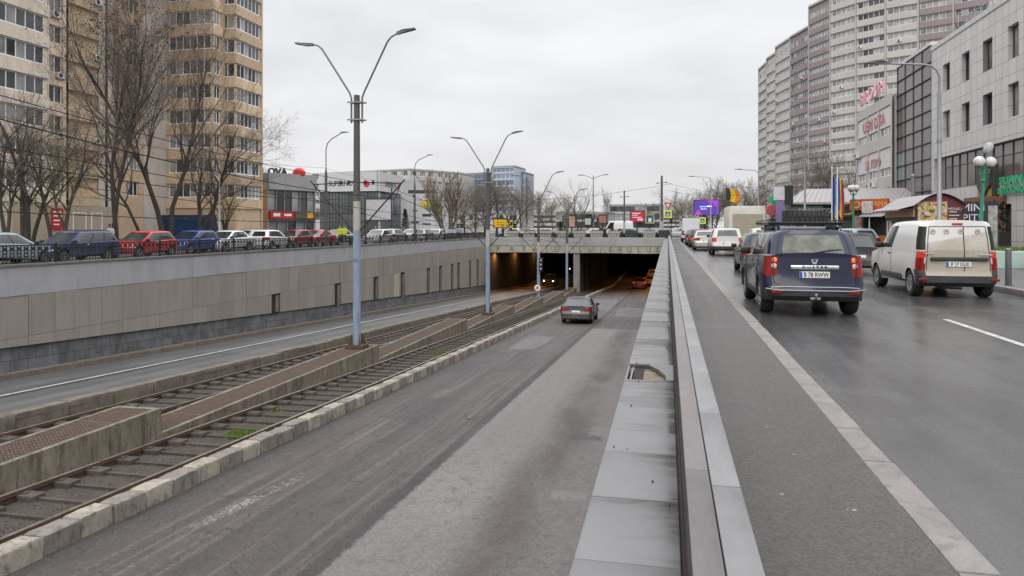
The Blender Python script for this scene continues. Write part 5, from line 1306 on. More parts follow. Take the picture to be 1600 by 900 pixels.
b = MB(); b.box(.1, 3.6, -.5, -.0, 2.75, 3.7, 0, Mb); sf = b.build('shop_sign', pm('red_fascia', (.42, .03, .035), .5), st_); b = MB(); b.box(2.1, 3.2, -.52, -.501, 3.1, 3.4, 0, Mb); b.box(.5, 1.5, -.52, -.501, 3.05, 3.45, 0, Mb); b.build('sign_text', M['frame_white'], sf)
b = MB(); b.box(3.7, 7.6, -.6, -.1, 2.8, 3.7, 0, Mb); sf = b.build('shop_sign', pm('olive_fascia', (.10, .09, .06), .5), st_); b = MB(); b.box(5.6, 6.5, -.62, -.601, 2.9, 3.55, 0, Mb); b.build('sign_patch', pm('yellow_patch', (.6, .36, .01), .5), sf)
b = MB()
Mt = Mb @ Matrix.Translation((1.3, .2, 8.95)) @ Matrix.Rotation(R(90), 4, 'X')
b.text('OVA', 1.25, Mb @ Matrix.Translation((1.55, .15, 8.75)) @ Matrix.Rotation(R(90), 4, 'X'), 0, .1, sx=1.1, bold=.04)
b.text('PERN', 1.25, Ma @ Matrix.Translation((LA - 2.2, .3, 8.75)) @ Matrix.Rotation(R(90), 4, 'X'), 0, .1, sx=1.0, bold=.04); b.build('roof_letters', M['frame_dark'], st_)
b = MB(); p = Mb @ Vector((5.1, .5, 8.75)); b.sphere(p, .85, 12); b.box(3.4, 7.2, .3, .5, 8.4, 8.7, 0, Mb); b.build('red_ball', pm('red_ball', (.52, .03, .015), .35, .06), st_, 60)

# --- glass shopping centre
ml = thing('shopping_centre', 'glass fronted shopping centre with white upper band behind the first lamp post', 'shopping centre', (0, 0, 0))
a0, a1, a2 = at(500, 355, 140), at(590, 355, 136), at(626, 355, 150); it = []
cg = glassm('curtain_glass', (.12, .15, .165), .08, .35, .8, .12); M['cgl'] = cg; M['cgd'] = glassm('dark_curtain_glass', (.06, .068, .07), .08, .5, .8, .12)
wband = pm('white_cladding', (.47, .47, .48), .6, .05, .3)
for p, q, gl_ in ((a0, a1, 'cgd'), (a1, a2, 'cgl')):
    Mx = facing(p, q, 0); Lq = (Vector(q) - Vector(p)).xy.length
    b = MB(); b.box(0, Lq, -.5, .3, 8.6, 12.3, 0, Mx); b.build('upper_band', wband, ml)
    it += [(window_mesh(Lq / 6 - .02, 4.2, 3, 'frame_dark', gl_, k, horiz=1), Mx @ Matrix.Translation((k % 6 * Lq / 6, 0, .1 + 4.25 * (k // 6)))) for k in range(12)]
    b = MB(); b.text('SUPERNOVA', 1.45, Mx @ Matrix.Translation((Lq * .45, -.52, 10.1)) @ Matrix.Rotation(R(90), 4, 'X'), 0, .02, sx=.85, bold=.02); b.build('sign_text', M['frame_dark'], ml)
    b = MB(); b.lathe([(1e-3, .05), (.65, .05), (.65, 0)], 20, 0, Mx @ Matrix.Translation((Lq * .45 + 4.9 if gl_ == 'cgd' else Lq * .45 + 4.9, -.5, 10.0)) @ Matrix.Rotation(R(90), 4, 'X')); b.build('sign_disc', pm('red_disc' + gl_, (.5, .03, .05), .5), ml)
put_windows(ml, it, 'window')
b = MB(); bk = [(a0.x - 4, a0.y + 40), (a2.x + 3, a2.y + 30)]
b.prism([(a0.x + .1, a0.y + .3), (a1.x, a1.y + .3), (a2.x - .3, a2.y), (bk[1][0], bk[1][1]), (bk[0][0], bk[0][1])], .1, 12.0); b.build('wall', wband, ml)
bb = thing('billboard', 'large white billboard in a dark frame before the glass shopping centre', 'billboard', (0, 0, 0)); p, q = at(572, 355, 118), at(611, 355, 118)
Mx = facing(p, q, 0); Lq = (q - p).xy.length
b = MB(); b.box(0, Lq, -.1, .1, 2.9, 6.3, 0, Mx); b.build('panel', pm('white_poster', (.46, .45, .46), .6, .1, .4, stain=(.3, .3, .32), stain_amt=.5), bb)
b = MB(); b.box(-.2, Lq + .2, -.15, .15, 6.3, 6.55, 0, Mx); b.box(-.2, Lq + .2, -.15, .15, 2.65, 2.9, 0, Mx); b.box(-.2, .0, -.15, .15, .0, 6.5, 0, Mx); b.box(Lq, Lq + .2, -.15, .15, 0, 8.2, 0, Mx); b.build('frame', M['frame_dark'], bb)

# --- plain slabs behind
def slab(name, label, pxs, z, floors, z0, H, mat, cat, fw=2.6, panes=2, wh=1.4, frame='frame_white', glass='win_glass', full=False, roofm=None):
    t = thing(name, label, cat, (0, 0, 0)); it = []
    pts = [at(px, 355, d) for px, d in pxs]
    for p, q in zip(pts[:-1], pts[1:]):
        Lq = (q - p).xy.length; n = max(1, int(Lq / fw)); fh = (H - z0) / floors; ws_ = []
        for f in range(floors):
            if full: ws_.append((.3, z0 + f * fh + fh * .16, Lq - .6, fh * .74, max(1, int(Lq / fw)), dict(frame=frame, glass=glass)))
            else:
                for i in range(n): ws_.append((i * Lq / n + Lq / n * .2, z0 + f * fh + fh * .3, Lq / n * .6, wh, panes, dict(frame=frame, glass=glass)))
        facade(t, p, q, 0, H, ws_, mat, .25, items=it)
    put_windows(t, it)
    b = MB(); pr = [(p.x, p.y) for p in pts]; b.prism(pr + [(pts[-1].x + 1, pts[-1].y + 14), (pts[0].x - 1, pts[0].y + 14)], H - .5, H + .3); b.build('roof', roofm or mat, t)
    p, q = pts[0], pts[-1]
    b = MB(); b.add([(p.x, p.y, 0), (p.x - 1, p.y + 14, 0), (p.x - 1, p.y + 14, H), (p.x, p.y, H), (q.x, q.y, 0), (q.x + 1, q.y + 14, 0), (q.x + 1, q.y + 14, H), (q.x, q.y, H)], [(1, 0, 3, 2), (4, 5, 6, 7), (0, 1, 5, 4), (2, 3, 7, 6), (1, 2, 6, 5)]); b.build('wall', mat, t)
    return t, pts
offw = pm('offwhite_panels', (.42, .405, .38), .8, .08, .2, stain=(.34, .33, .31), stain_amt=.5)
slab('apartment_block', 'long white apartment slab far behind the shopping centre and the big bare tree', ((488, 235), (560, 225), (640, 215), (719, 230)), 0, 6, 3, 19.2, offw, 'apartment block', 3.4, 3)
bill = thing('advert_wall', 'white panel wall with small adverts and a yellow patch', 'billboard', (0, 0, 0)); p, q = at(641, 355, 150), at(679, 355, 150); Mx = facing(p, q, 0); Lq = (q - p).xy.length
b = MB(); b.box(0, Lq, -.2, .2, 0, 8.8, 0, Mx); b.build('panel', wband, bill)
b = MB(); b.box(Lq * .45, Lq * .95, -.25, -.201, 5.6, 7.4, 0, Mx); b.build('yellow_patch', pm('yellow_ad', (.55, .47, .04), .5, .3, 1.5), bill)
b = MB()
for x, z, w, h in ((.1, 8.0, .12, .5), (.65, 8.0, .12, .5), (.5, 3.9, .38, .6), (.05, 2.5, .3, .4), (.5, 2.2, .35, .3), (.1, 5.0, .2, .3)): b.box(Lq * x, Lq * (x + w), -.22, -.201, z, z + h, 0, Mx)
b.box(-.4, Lq + .4, -.25, .2, 8.8, 9.5, 0, Mx); b.build('advert', M['frame_dark'], bill)
bluep = pm('blue_grey_cladding', (.22, .245, .29), .4, .06, .2)
M['gblue'] = glassm('blue_tower_glass', (.15, .20, .26), .07, .35, .85, .08)
slab('office_tower', 'lower grey blue office block left of the glass tower', ((727, 250), (763, 246)), 0, 9, 2, 20.4, bluep, 'office tower', 1.6, 1, frame='frame_dark', glass='gblue', full=True)
tw_, pts = slab('office_tower', 'blue glass office tower framed in white', ((768, 240), (804, 236)), 0, 9, 2, 22.0, pm('pale_blue_cladding', (.33, .37, .42), .4, .06, .2), 'office tower', 1.5, 1, frame='frame_white', glass='gblue', full=True)
slab('office_tower', 'narrow dark end of the glass tower at its right', ((805.5, 242), (818, 244)), 0, 8, 2, 20.6, bluep, 'office tower', 1.5, 1, frame='frame_dark', glass='gblue', full=True)
slab('office_building', 'wide pale grey building far behind the red billboard', ((952, 260), (1032, 255)), 0, 3, 1, 9.8, pm('pale_grey_cladding', (.38, .385, .40), .6, .08, .2), 'office building', 4, 2, frame='frame_dark', full=True)
slab('office_building', 'low grey building with long windows behind the far twin lamp', ((868, 240), (952, 240)), 0, 2, 1, 6.6, pm('mid_grey_cladding', (.30, .30, .30), .6, .08, .2), 'office building', 4, 2, frame='frame_dark', full=True)
slab('office_building', 'low white building behind the yellow sign', ((708, 190), (812, 190)), 0, 2, .5, 5.4, offw, 'office building', 3, 2, frame='frame_white')

# --- round apartment tower on the right
rt = thing('apartment_tower', 'huge rounded apartment tower in grey cream and mauve bands at the right', 'apartment tower', (0, 0, 0)); it = []
gcream = pm('grey_cream_panels', (.425, .405, .38), .85, .1, .14, stain=(.43, .415, .395), stain_amt=.6, sc=(1, 1, .5)); mauve = pm('mauve_panels', (.245, .205, .21), .85, .1, .14, stain=(.19, .16, .165), stain_amt=.5, sc=(1, 1, .5))
pil = pm('dark_pilaster', (.37, .355, .345), .85, .1, .2)
cols = [(1186.5, 212, 48.5, 'c'), (1199, 203, 49.5, 'c'), (1213, 196, 51, 'c'), (1236, 186, 51.2, 'm'), (1265, 176, 56, 'm'), (1298, 168, 57, 'c'), (1338, 162, 57, 'c'), (1384, 157, 57, 'c'), (1435, 153, 57, 'm'), (1490, 149, 57, 'm'), (1545, 145, 57, None)]
for k, (a, c) in enumerate(zip(cols[:-1], cols[1:])):
    p, q = at(a[0], 355, a[1]), at(c[0], 355, c[1]); H = a[2]; Lq = (q - p).xy.length; ws_ = []; mat = gcream if a[3] == 'c' else mauve
    nf = int((H - 4) / 2.75); zt_ = H - 1.6 - 1.35
    levels = [zt_ - f * 2.75 for f in range(nf)]
    for f, z in enumerate(levels):
        if Lq < 4.5: ws_.append((Lq * .3, z, Lq * .5, 1.35, 2, {}))
        else: ws_.append((.35, z, Lq - .6, 1.35, max(3, int(Lq / 1.15)), dict(glass='win_curtain' if (f * 3 + k) % 3 else 'win_glass')))
    Mx, _ = facade(rt, p, q, 0, H, ws_, mat if a[3] == 'c' else mauve, .3, items=it, wdep=.06)
    b = MB()
    for z in levels: b.box(.2, Lq - .15, -.28, 0, z - 1.38, z - .04, 0, Mx)
    b.build('balcony_parapet', mat, rt)
    b = MB(); b.box(-.14, .14, -.35, .1, 0, H + .3, 0, Mx); b.build('pilaster', pil, rt)
    b = MB(); b.box(0, Lq, -.4, 14, H, H + .5, 0, Mx); b.build('roof', pil, rt)
    rr = random.Random(k + 40)
    for q_, z in enumerate(sorted(rr.sample(levels[3:14], 2), reverse=True)): ac_unit(Mx @ Vector((rr.uniform(.8, max(.9, Lq - 1)), -.3, z - .9)), math.atan2(q.y - p.y, q.x - p.x), 'small air conditioner on the %s bay of the rounded tower, %s of its two' % (ORD[k], ('upper', 'lower')[q_]))
put_windows(rt, it)
p, q = at(1186.5, 355, 212), at(1545, 355, 145)
b = MB(); b.add([(p.x, p.y, 0), (p.x + 18, p.y + 8, 0), (p.x + 18, p.y + 8, 48.5), (p.x, p.y, 48.5)], [(1, 0, 3, 2)]); b.add([(q.x, q.y, 0), (q.x + 30, q.y + 30, 0), (q.x + 30, q.y + 30, 57), (q.x, q.y, 57)], [(0, 1, 2, 3)]); b.build('wall', gcream, rt)
b = MB(); p = at(1522, 30, 143); b.box(p.x - 3, p.x + 6, p.y - .3, p.y, p.z - 1.5, p.z - 1.4); b.box(p.x - 3, p.x + 6, p.y - .3, p.y, p.z + 1.3, p.z + 1.45)
for k in range(7): b.box(p.x - 3 + k * 1.5, p.x - 2.9 + k * 1.5, p.y - .3, p.y, p.z - 1.5, p.z + 1.4)
b.build('roof_frame', pil, rt)

# --- white panelled building at the right with its dark glass stair and the let-out offices
XR = 19.0
def panelled():
    m, t = newmat('white_wall_panels'); tc = t.n('ShaderNodeTexCoord').outputs['Object']; s = t.n('ShaderNodeSeparateXYZ', {0: tc})
    v = t.n('ShaderNodeCombineXYZ', {0: s.outputs[1], 1: s.outputs[2]}).outputs[0]
    br = t.n('ShaderNodeTexBrick', {'Vector': v, 'Color1': (.50, .485, .47, 1), 'Color2': (.45, .437, .425, 1), 'Mortar': (.19, .185, .18, 1), 'Scale': 1., 'Mortar Size': .018, 'Brick Width': .86, 'Row Height': .86}, offset=0.)
    n = t.noise(t.map(tc, (1, 1, .35)), .8, 6, .65)
    finish(t, t.mix(t.rng(n, .5, .7, 0., .35), br.outputs['Color'], (.34, .325, .31, 1)), .45, bump=br.outputs['Fac'], bstr=-.3); return m
M['panels'] = panelled()
wb_ = thing('office_building', 'white panelled building with deep square windows and brown ribbon glazing at the right edge', 'office building', (0, 0, 0)); it = []
Y0, Y1 = 30.0, 57.8
def zz_(py, px): return z_of(py, XR, y_at(px, XR))
wy = [y_at(px, XR) for px in (1478.5, 1511, 1543, 1580)]
sp_ = (wy[0] - wy[2]) / 2
ws_ = []
k = 0; wl = []
y = wy[0]
while y > Y0 + 1.5: wl.append(y); y -= sp_
for y in wl:
    for zc in (12.15, 8.85): ws_.append((Y1 - y - .65, zc - .95, 1.3, 1.9, 2, dict(frame='frame_dark')))
rib = 4.35
# local x runs from Y1 towards the camera so that outward is -X
rw_ = [(.6 + i * 1.27, rib, 1.24, 2.25, 1, dict(frame='frame_dark', glass='brown')) for i in range(21)]
M['brown'] = glassm('brown_glass', (.15, .12, .115), .1, .25, .7, .3, .4)
facade(wb_, (XR, Y1), (XR, Y0), 0, 14.6, ws_ + [(.58, rib - .02, 21 * 1.27 + .06, 2.3, 21, dict(frame='frame_dark', glass='brown', horiz=1))] + [(9.5, .3, 3.0, 2.7, 2, dict(frame='frame_dark')), (14, .3, 4.2, 2.7, 3, dict(frame='frame_dark')), (20, .3, 4, 2.7, 3, dict(frame='frame_dark'))], M['panels'], .42, items=it)
put_windows(wb_, it)
b = MB(); b.box(XR + .5, 40, Y0, Y1, 0, 14.4); b.box(XR - .05, 40, Y0 - .1, Y1, 14.6, 14.95); b.build('wall', M['panels'], wb_)
b = MB(); b.tube([(XR + .2, Y0, 15.5), (XR + .2, Y1 - 4, 15.5)], .03, 5)
for k in range(18): b.tube([(XR + .2, Y0 + k * 1.4, 14.9), (XR + .2, Y0 + k * 1.4, 15.5)], .025, 5)
b.build('roof_railing', M['steel'], wb_)
gs = thing('glass_stair', 'dark brown glass stair front between the white building and the let offices', 'building', (0, 0, 0))
Y2 = y_at(1402, XR); it = []
Mx = facing((XR, Y2), (XR, Y1 + .02), 0); Lq = Y2 - Y1
M['browng'] = glassm('brown_green_glass', (.135, .108, .108), .25, .12, .3, .1, .25); M['greeng'] = glassm('green_glass', (.22, .29, .27), .25, .2, .3, .3, .3)
for i in range(4):
    for j in range(10):
        it.append((window_mesh(Lq / 4, 1.19, 1, 'frame_dark', 'greeng' if (i == 0 and 1 < j < 4) else 'browng', 0, .035), Mx @ Matrix.Translation((i * Lq / 4, 0, 3.2 + j * 1.19))))
put_windows(gs, it)
b = MB(); b.box(.0, Lq, .06, 14, 0, 15.0, 0, Mx); b.box(0, Lq, -.02, .06, 0, 3.15, 0, Mx); b.box(-.05, Lq, -.08, 14, 15.1, 15.35, 0, Mx); b.build('wall', M['panels'], gs)
lo_ = thing('office_building', 'pale office building with pink roof letters and red lettered windows beside the glass stair', 'office building', (0, 0, 0)); it = []
Y3 = y_at(1345, XR); X3 = XR - .4; Lq = Y3 - Y2
bays = [(.25 + i * (Lq - .4) / 3, (Lq - .4) / 3 - .3) for i in range(3)]
facade(lo_, (X3, Y3), (X3, Y2), 0, 13.1, [(x, z, w, 2.5, 3, dict(glass='win_curtain')) for z in (9.7, 6.1, 2.6) for x, w in bays], pm('pale_office', (.43, .41, .385), .8, .1, .4), .25, items=it)
put_windows(lo_, it)
b = MB(); b.box(X3 + .2, 34, Y2, Y3, 0, 13.0); b.add([(X3, Y3, 0), (34, Y3, 0), (34, Y3, 13.1), (X3, Y3, 13.1)], [(0, 1, 2, 3)]); b.build('wall', pm('office_side', (.36, .34, .32), .8), lo_)
Mx = facing((X3, Y3), (X3, Y2), 0)
pinkl = pm('pink_letters', (.55, .33, .35), .6); redl = pm('red_letters', (.48, .20, .21), .6)
b = MB(); b.text('BIROURI', 1.75, Mx @ Matrix.Translation((Lq * .5, -.1, 14.0)) @ Matrix.Rotation(R(90), 4, 'X'), 0, .08, sx=1.2, bold=.0); b.build('roof_letters', pinkl, lo_)
b = MB(); b.text('UERI DTA', 1.45, Mx @ Matrix.Translation((Lq * .5, .02, 11.2)) @ Matrix.Rotation(R(90), 4, 'X'), 0, .02, sx=1.15); b.text('22 779 9', 1.2, Mx @ Matrix.Translation((Lq * .48, .02, 7.5)) @ Matrix.Rotation(R(90), 4, 'X'), 0, .02, sx=1.2); b.build('window_letters', redl, lo_)
wbn = pm('white_banner', (.55, .53, .53), .7)
for z in (10.0, 6.4):
    for x, w in bays: b = MB(); b.box(x + .04, x + w - .04, .09, .1, z + .45, z + 2.15, 0, Mx); b.build('window_banner', wbn, lo_)
for k, (x, z) in enumerate(((.9, 8.5), (.9, 4.9), (5.2, 5.2), (6.5, 5.3))): ac_unit(Mx @ Vector((x, -.02, z)), R(-90), 'air conditioner %s below the red lettered windows' % ORD[k])
# ------------------------------------------------------------------ bare trees
M['bark'] = pm('dark_wet_bark', (.06, .05, .042), .9, .3, 4, stain=(.03, .026, .02), stain_amt=.5, sc=(1, 1, .3))
M['bark2'] = pm('pale_brown_bark', (.155, .125, .09), .9, .3, 4, stain=(.09, .07, .05), stain_amt=.5, sc=(1, 1, .3))
M['twig'] = pm('brown_twigs', (.15, .125, .10), .9, .3, 2)
M['twig2'] = pm('pale_twigs', (.20, .165, .12), .9, .3, 2)
M['bud'] = pm('spring_buds', (.20, .22, .05), .9, .3, 3)
M['pods'] = pm('dry_seed_clusters', (.045, .036, .03), .95, .3, 3)
M['conifer'] = pm('dark_conifer', (.022, .038, .02), .95, .35, 3)
def bare_tree(seed, h, r0, stems=1, lean=(0, 0), spread=.55, lvl=4, nb=(7, 5, 4, 4), up=.35, twig_r=.012, pods=0, trunk_free=.28, fork=.15):
    rnd = random.Random(seed); tr = MB(); tw = MB(); pd = MB()
    def grow(p, d, L, r, lv):
        n = 5 if lv < 2 else 3
        pts = [p.copy()]; rs = [r]; q = p.copy(); dd = d.copy(); wob = (.10, .16, .2, .24, .28)[lv]
        for i in range(n):
            dd = (dd + Vector((rnd.gauss(0, wob), rnd.gauss(0, wob), rnd.gauss(0, wob * .6) + (up * .12 if lv else 0)))).normalized()
            q = q + dd * (L / n); pts.append(q.copy()); rs.append(max(twig_r * .6, r * (1 - .72 * (i + 1) / n)))
        (tr if lv < 2 else tw).tube(pts, rs, 8 if lv == 0 else 5 if lv == 1 else 3, 0, False)
        if lv >= lvl:
            if pods and rnd.random() < pods:
                for k in range(rnd.randint(2, 5)):
                    c = pts[-1] + Vector((rnd.gauss(0, .12), rnd.gauss(0, .12), rnd.gauss(-.05, .12))); s = rnd.uniform(.05, .11); a = Vector((rnd.gauss(0, 1), rnd.gauss(0, 1), rnd.gauss(0, 1))).normalized(); b_ = a.orthogonal().normalized()
                    pd.add([c - a * s, c + b_ * s * .6, c + a * s, c - b_ * s * .6], [(0, 1, 2, 3)])
            return
        cnt = nb[min(lv, len(nb) - 1)]
        for k in range(cnt):
            f = trunk_free + (1 - trunk_free) * (k + rnd.random()) / cnt if lv == 0 else .22 + .78 * (k + rnd.random()) / cnt
            i = min(n - 1, int(f * n)); fr = f * n - i; o = pts[i].lerp(pts[i + 1], min(1, fr)); rr_ = rs[i] + (rs[i + 1] - rs[i]) * min(1, fr)
            base = (pts[i + 1] - pts[i]).normalized(); g = rnd.uniform(0, 6.283) if lv else k * 2.4 + rnd.uniform(-.5, .5)
            a = base.orthogonal().normalized(); b_ = base.cross(a); side = a * math.cos(g) + b_ * math.sin(g)
            sp_ = spread * rnd.uniform(.7, 1.25)
            nd = (base * (1 - sp_ * .35) + side * sp_ + Vector((0, 0, up * .5))).normalized()
            ln = L * ((.62 if lv == 0 else .6) * rnd.uniform(.7, 1.1)) * (1 - .45 * f if lv == 0 else 1 - .25 * f)
            grow(o, nd, ln, max(twig_r, rr_ * (.62 if lv == 0 else .58)), lv + 1)
        if lv: grow(pts[-1], dd, L * .45, max(twig_r, rs[-1]), lv + 1)
    for s in range(stems):
        g = s * 6.283 / max(1, stems) + rnd.uniform(0, 1); off = Vector((math.cos(g), math.sin(g), 0)) * (.22 if stems > 1 else 0)
        dv = Vector((lean[0] + (fork * math.cos(g) if stems > 1 else 0), lean[1] + (fork * math.sin(g) if stems > 1 else 0), 1)).normalized()
        grow(off, dv, h * rnd.uniform(.78, .92) if stems > 1 else h * .85, r0 * (rnd.uniform(.7, 1)), 0)
    return tr, tw, pd
TREES = {}
def tree_kind(k, mats, **kw):
    tr, tw, pd = bare_tree(**kw); TREES[k] = (tr.mesh('trunk', mats[0], 60), tw.mesh('crown', mats[1]), pd.mesh('seed_clusters', M['pods']) if pd.v else None)
def tree(kind, x, y, label, group, s=1.0, rz=0.0, z=.1, cat='tree', sxy=None):
    t = thing('bare_tree', label, cat, (x, y, z), rz, group); t.scale = (sxy or s, sxy or s, s)
    for me, nm in zip(TREES[kind], ('trunk', 'crown', 'seed_clusters')):
        if me: link(nm, me, t)
    return t
dk, pl_ = (M['bark'], M['twig']), (M['bark2'], M['twig2'])
tree_kind('tall', dk, seed=3, h=16, r0=.21, stems=3, spread=.38, lvl=4, nb=(11, 6, 5, 4), up=.45, twig_r=.0065, pods=.08, trunk_free=.28, fork=.06)
tree_kind('tall2', dk, seed=8, h=17, r0=.26, stems=2, spread=.45, lvl=4, nb=(13, 6, 5, 4), up=.45, twig_r=.0065, pods=.11, trunk_free=.28, fork=.09)
tree_kind('lean', dk, seed=15, h=10.5, r0=.2, stems=1, lean=(.34, .25), spread=.8, lvl=4, nb=(10, 7, 6, 4), up=.2, twig_r=.0065, trunk_free=.33)
tree_kind('fork', dk, seed=22, h=9.5, r0=.19, stems=3, spread=.6, lvl=4, nb=(7, 5, 4, 4), up=.4, twig_r=.0065, trunk_free=.3, fork=.2)
tree_kind('thin', dk, seed=31, h=8.5, r0=.15, stems=2, spread=.62, lvl=3, nb=(9, 6, 6, 4), up=.4, twig_r=.0075, trunk_free=.28, fork=.15)
tree_kind('fan', pl_, seed=41, h=9.6, r0=.32, stems=4, spread=.5, lvl=3, nb=(11, 8, 6, 4), up=.65, twig_r=.022, trunk_free=.15, fork=.36)
tree_kind('round', dk, seed=52, h=9.5, r0=.22, stems=1, spread=.8, lvl=4, nb=(11, 6, 5, 4), up=.35, twig_r=.013, trunk_free=.18)
tree_kind('round2', dk, seed=57, h=11.5, r0=.22, stems=2, spread=.8, lvl=4, nb=(11, 6, 5, 4), up=.4, twig_r=.014, trunk_free=.15, fork=.2)
G = 'bare trees before the ochre apartment block'
def buds(t, n, rx, z0, z1, seed):
    b = MB(); rr = random.Random(seed)
    for k in range(n):
        p = Vector((rr.gauss(0, rx), rr.gauss(0, rx), rr.uniform(z0, z1))); s = rr.uniform(.025, .055); a = Vector((rr.gauss(0, 1), rr.gauss(0, 1), rr.gauss(0, 1))).normalized(); q = a.orthogonal().normalized(); b.add([p - a * s, p + q * s, p + a * s, p - q * s], [(0, 1, 2, 3)])
    b.build('spring_buds', M['bud'], t)
def tx(kind, px, X, label, s=1, rz=0, group=G, sxy=None): return tree(kind, X, y_at(px, X), label, group, s, rz, .1, sxy=sxy)
tx('thin', 8, -37.5, 'thin bare tree at the left frame edge', 1.0, 2.2)
TB1 = tx('fork', 42, -38, 'bare tree with forked trunks left of the red panel sign', 1.0, .6)
TB2 = tx('thin', 90, -36.5, 'bare tree with leaning thin trunks beside the red panel sign', 1.05, 4.0)
tx('lean', 113, -39.5, 'dark crooked tree with cut trunk before the beige shop', .85, 2.6)
tx('tall', 178, -38.5, 'tallest bare tree with three dark stems hung with seed clusters', 1.04, .3)
tx('lean', 228, -37.5, 'crooked dark tree between the two tallest trees', .95, 3.6)
tx('tall2', 262, -39, 'tall bare tree with seed clusters before the grey wall strip', 1.02, 1.4)
tx('lean', 310, -38, 'bare tree leaning right over the blue shop panel', 1.18, -.55)
tx('fork', 318, -42, 'bare tree with wide twiggy crown before the ochre bays', 1.05, 1.9)
tx('thin', 345, -45, 'small yellowish budding tree left of the low store', .9, 1.0)
buds(TB1, 900, 1.3, 2.2, 7.5, 3); buds(TB2, 700, 1.1, 2.2, 7.5, 4)
b = MB(); rr = random.Random(77); c0 = Vector((-44.2, y_at(352, -44.2), 4.3))
for k in range(700):
    p = c0 + Vector((rr.gauss(0, 1.1), rr.gauss(0, 1.1), rr.gauss(0, .9))); s = rr.uniform(.03, .07); a = Vector((rr.gauss(0, 1), rr.gauss(0, 1), rr.gauss(0, 1))).normalized(); q = a.orthogonal().normalized()
    b.add([p - a * s, p + q * s, p + a * s, p - q * s], [(0, 1, 2, 3)])
bush = thing('budding_shrub', 'yellow green budding shrub before the terrace of the low store', 'shrub', (c0.x, c0.y, .1))
b.v = [tuple(Vector(p) - bush.location) for p in b.v]; b.build('foliage', M['bud'], bush)
b = MB(); rr = random.Random(5)
for k in range(14):
    a = rr.uniform(0, 6.28); b.tube([(0, 0, 0), (.3 * math.cos(a), .3 * math.sin(a), 2), (1.3 * math.cos(a), 1.3 * math.sin(a), rr.uniform(3.4, 5.2))], [.05, .035, .01], 4)
b.build('stems', M['bark'], bush)
G2 = 'bare trees beyond the crossing'
def td(kind, px, d, label, s=1, rz=0, group=G2, sxy=None):
    p = at(px, 355, d); return tree(kind, p.x, p.y, label, group, s, rz, 0, sxy=sxy)
td('fan', 698, 98, 'large pale bare tree with a fan of upright limbs', .86, .4)
for k, (px, d, kd, s, rz, lbl) in enumerate(((726, 120, 'round', .85, .3, 'bare tree just right of the pale fan shaped tree'), (742, 112, 'round', .80, 1.2, 'bare tree before the lower grey blue block'), (757, 125, 'round2', .8, 2.0, 'bare tree behind the second lamp post'), (775, 116, 'round', .95, 2.9, 'bare tree above the yellow sign'), (797, 122, 'round2', .78, 3.6, 'bare tree before the foot of the glass tower'), (815, 115, 'round', .78, 4.5, 'bare tree before the dark end of the glass tower'), (850, 150, 'round2', .75, 5.0, 'bare tree left of the third lamp post arms'), (864, 165, 'round', .8, 5.5, 'bare tree behind the third lamp post'), (905, 118, 'thin', 1.0, .9, 'spindly bare tree left of the far twin lamp'), (947, 112, 'round', .72, 1.7, 'upright bare tree right of the far twin lamp'), (1010, 200, 'round2', .7, 2.2, 'far bare tree left of the tall wooden pole'), (1056, 260, 'round', .9, .5, 'very far bare tree at the end of the road'))):
    td(kd, px, d, lbl, s, rz, sxy=s * (1.15 if kd == 'round' and px < 820 else .6 if px == 947 else 1))
for k, (px, d, kd, s, rz, lbl) in enumerate(((1082, 150, 'round2', .8, .2, 'bare tree behind the purple screen, left end'), (1097, 135, 'round', .8, .9, 'bare tree right behind the purple screen'), (1118, 130, 'round2', .72, 1.4, 'bare tree between the purple screen and the flag lamp'), (1140, 128, 'round2', .85, 2.6, 'broad bare tree behind the box truck'), (1160, 126, 'round2', .85, 3.3, 'broad bare tree right of the flag lamp'), (1176, 132, 'round', .85, 4.0, 'bare tree at the left foot of the apartment tower'), (1068, 200, 'round', 1.0, 4.4, 'far bare tree above the tall white van'))):
    td(kd, px, d, lbl, s, rz, 'bare trees along the right road')
for k, (px, d, kd, s, rz, lbl) in enumerate(((1262, 84, 'round', .92, .4, 'bare tree behind the pavilion roof, left one'), (1287, 80, 'round', 1.0, 1.5, 'bare tree behind the pavilion roof, middle one'), (1312, 84, 'thin', 1.15, 2.5, 'bare tree behind the pavilion roof, right one near the flags'))):
    td(kd, px, d, lbl, s, rz, 'bare trees behind the pavilion')
# willow with first leaves and conifers
w_ = td('round', 886, 130, 'pale green budding willow left of the fourth lamp post', .75, 2.2)
b = MB(); rr = random.Random(6)
for k in range(1500):
    p = Vector((rr.gauss(0, 1.9), rr.gauss(0, 1.9), rr.gauss(5.8, 1.7))); s = rr.uniform(.05, .12); b.add([p + Vector((-s * .4, 0, 0)), p + Vector((s * .4, 0, 0)), p + Vector((0, 0, -s * 3))], [(0, 1, 2)])
b.build('young_leaves', M['bud'], w_)
def conifer(px, d, h, r, label):
    p = at(px, 355, d); t = thing('conifer', label, 'conifer', (p.x, p.y, 0), 0, 'conifers'); rr = random.Random(int(px)); b = MB(); n = int(1100)
    for k in range(n):
        f = rr.random() ** .7; z = h * (.06 + .94 * f); rad = r * (1 - f) * rr.uniform(.35, 1.08); g = rr.uniform(0, 6.28); c = Vector((rad * math.cos(g), rad * math.sin(g), z)); s = h * .045 * rr.uniform(.6, 1.3)
        o = Vector((math.cos(g), math.sin(g), -.35)) * s * 1.5; q = Vector((-math.sin(g), math.cos(g), 0)) * s * .5
        b.add([c - q, c + q, c + o], [(0, 1, 2)])
    b.build('foliage', M['conifer'], t); b = MB(); b.tube([(0, 0, 0), (0, 0, h * .9)], [r * .12, .02], 6); b.build('trunk', M['bark'], t)
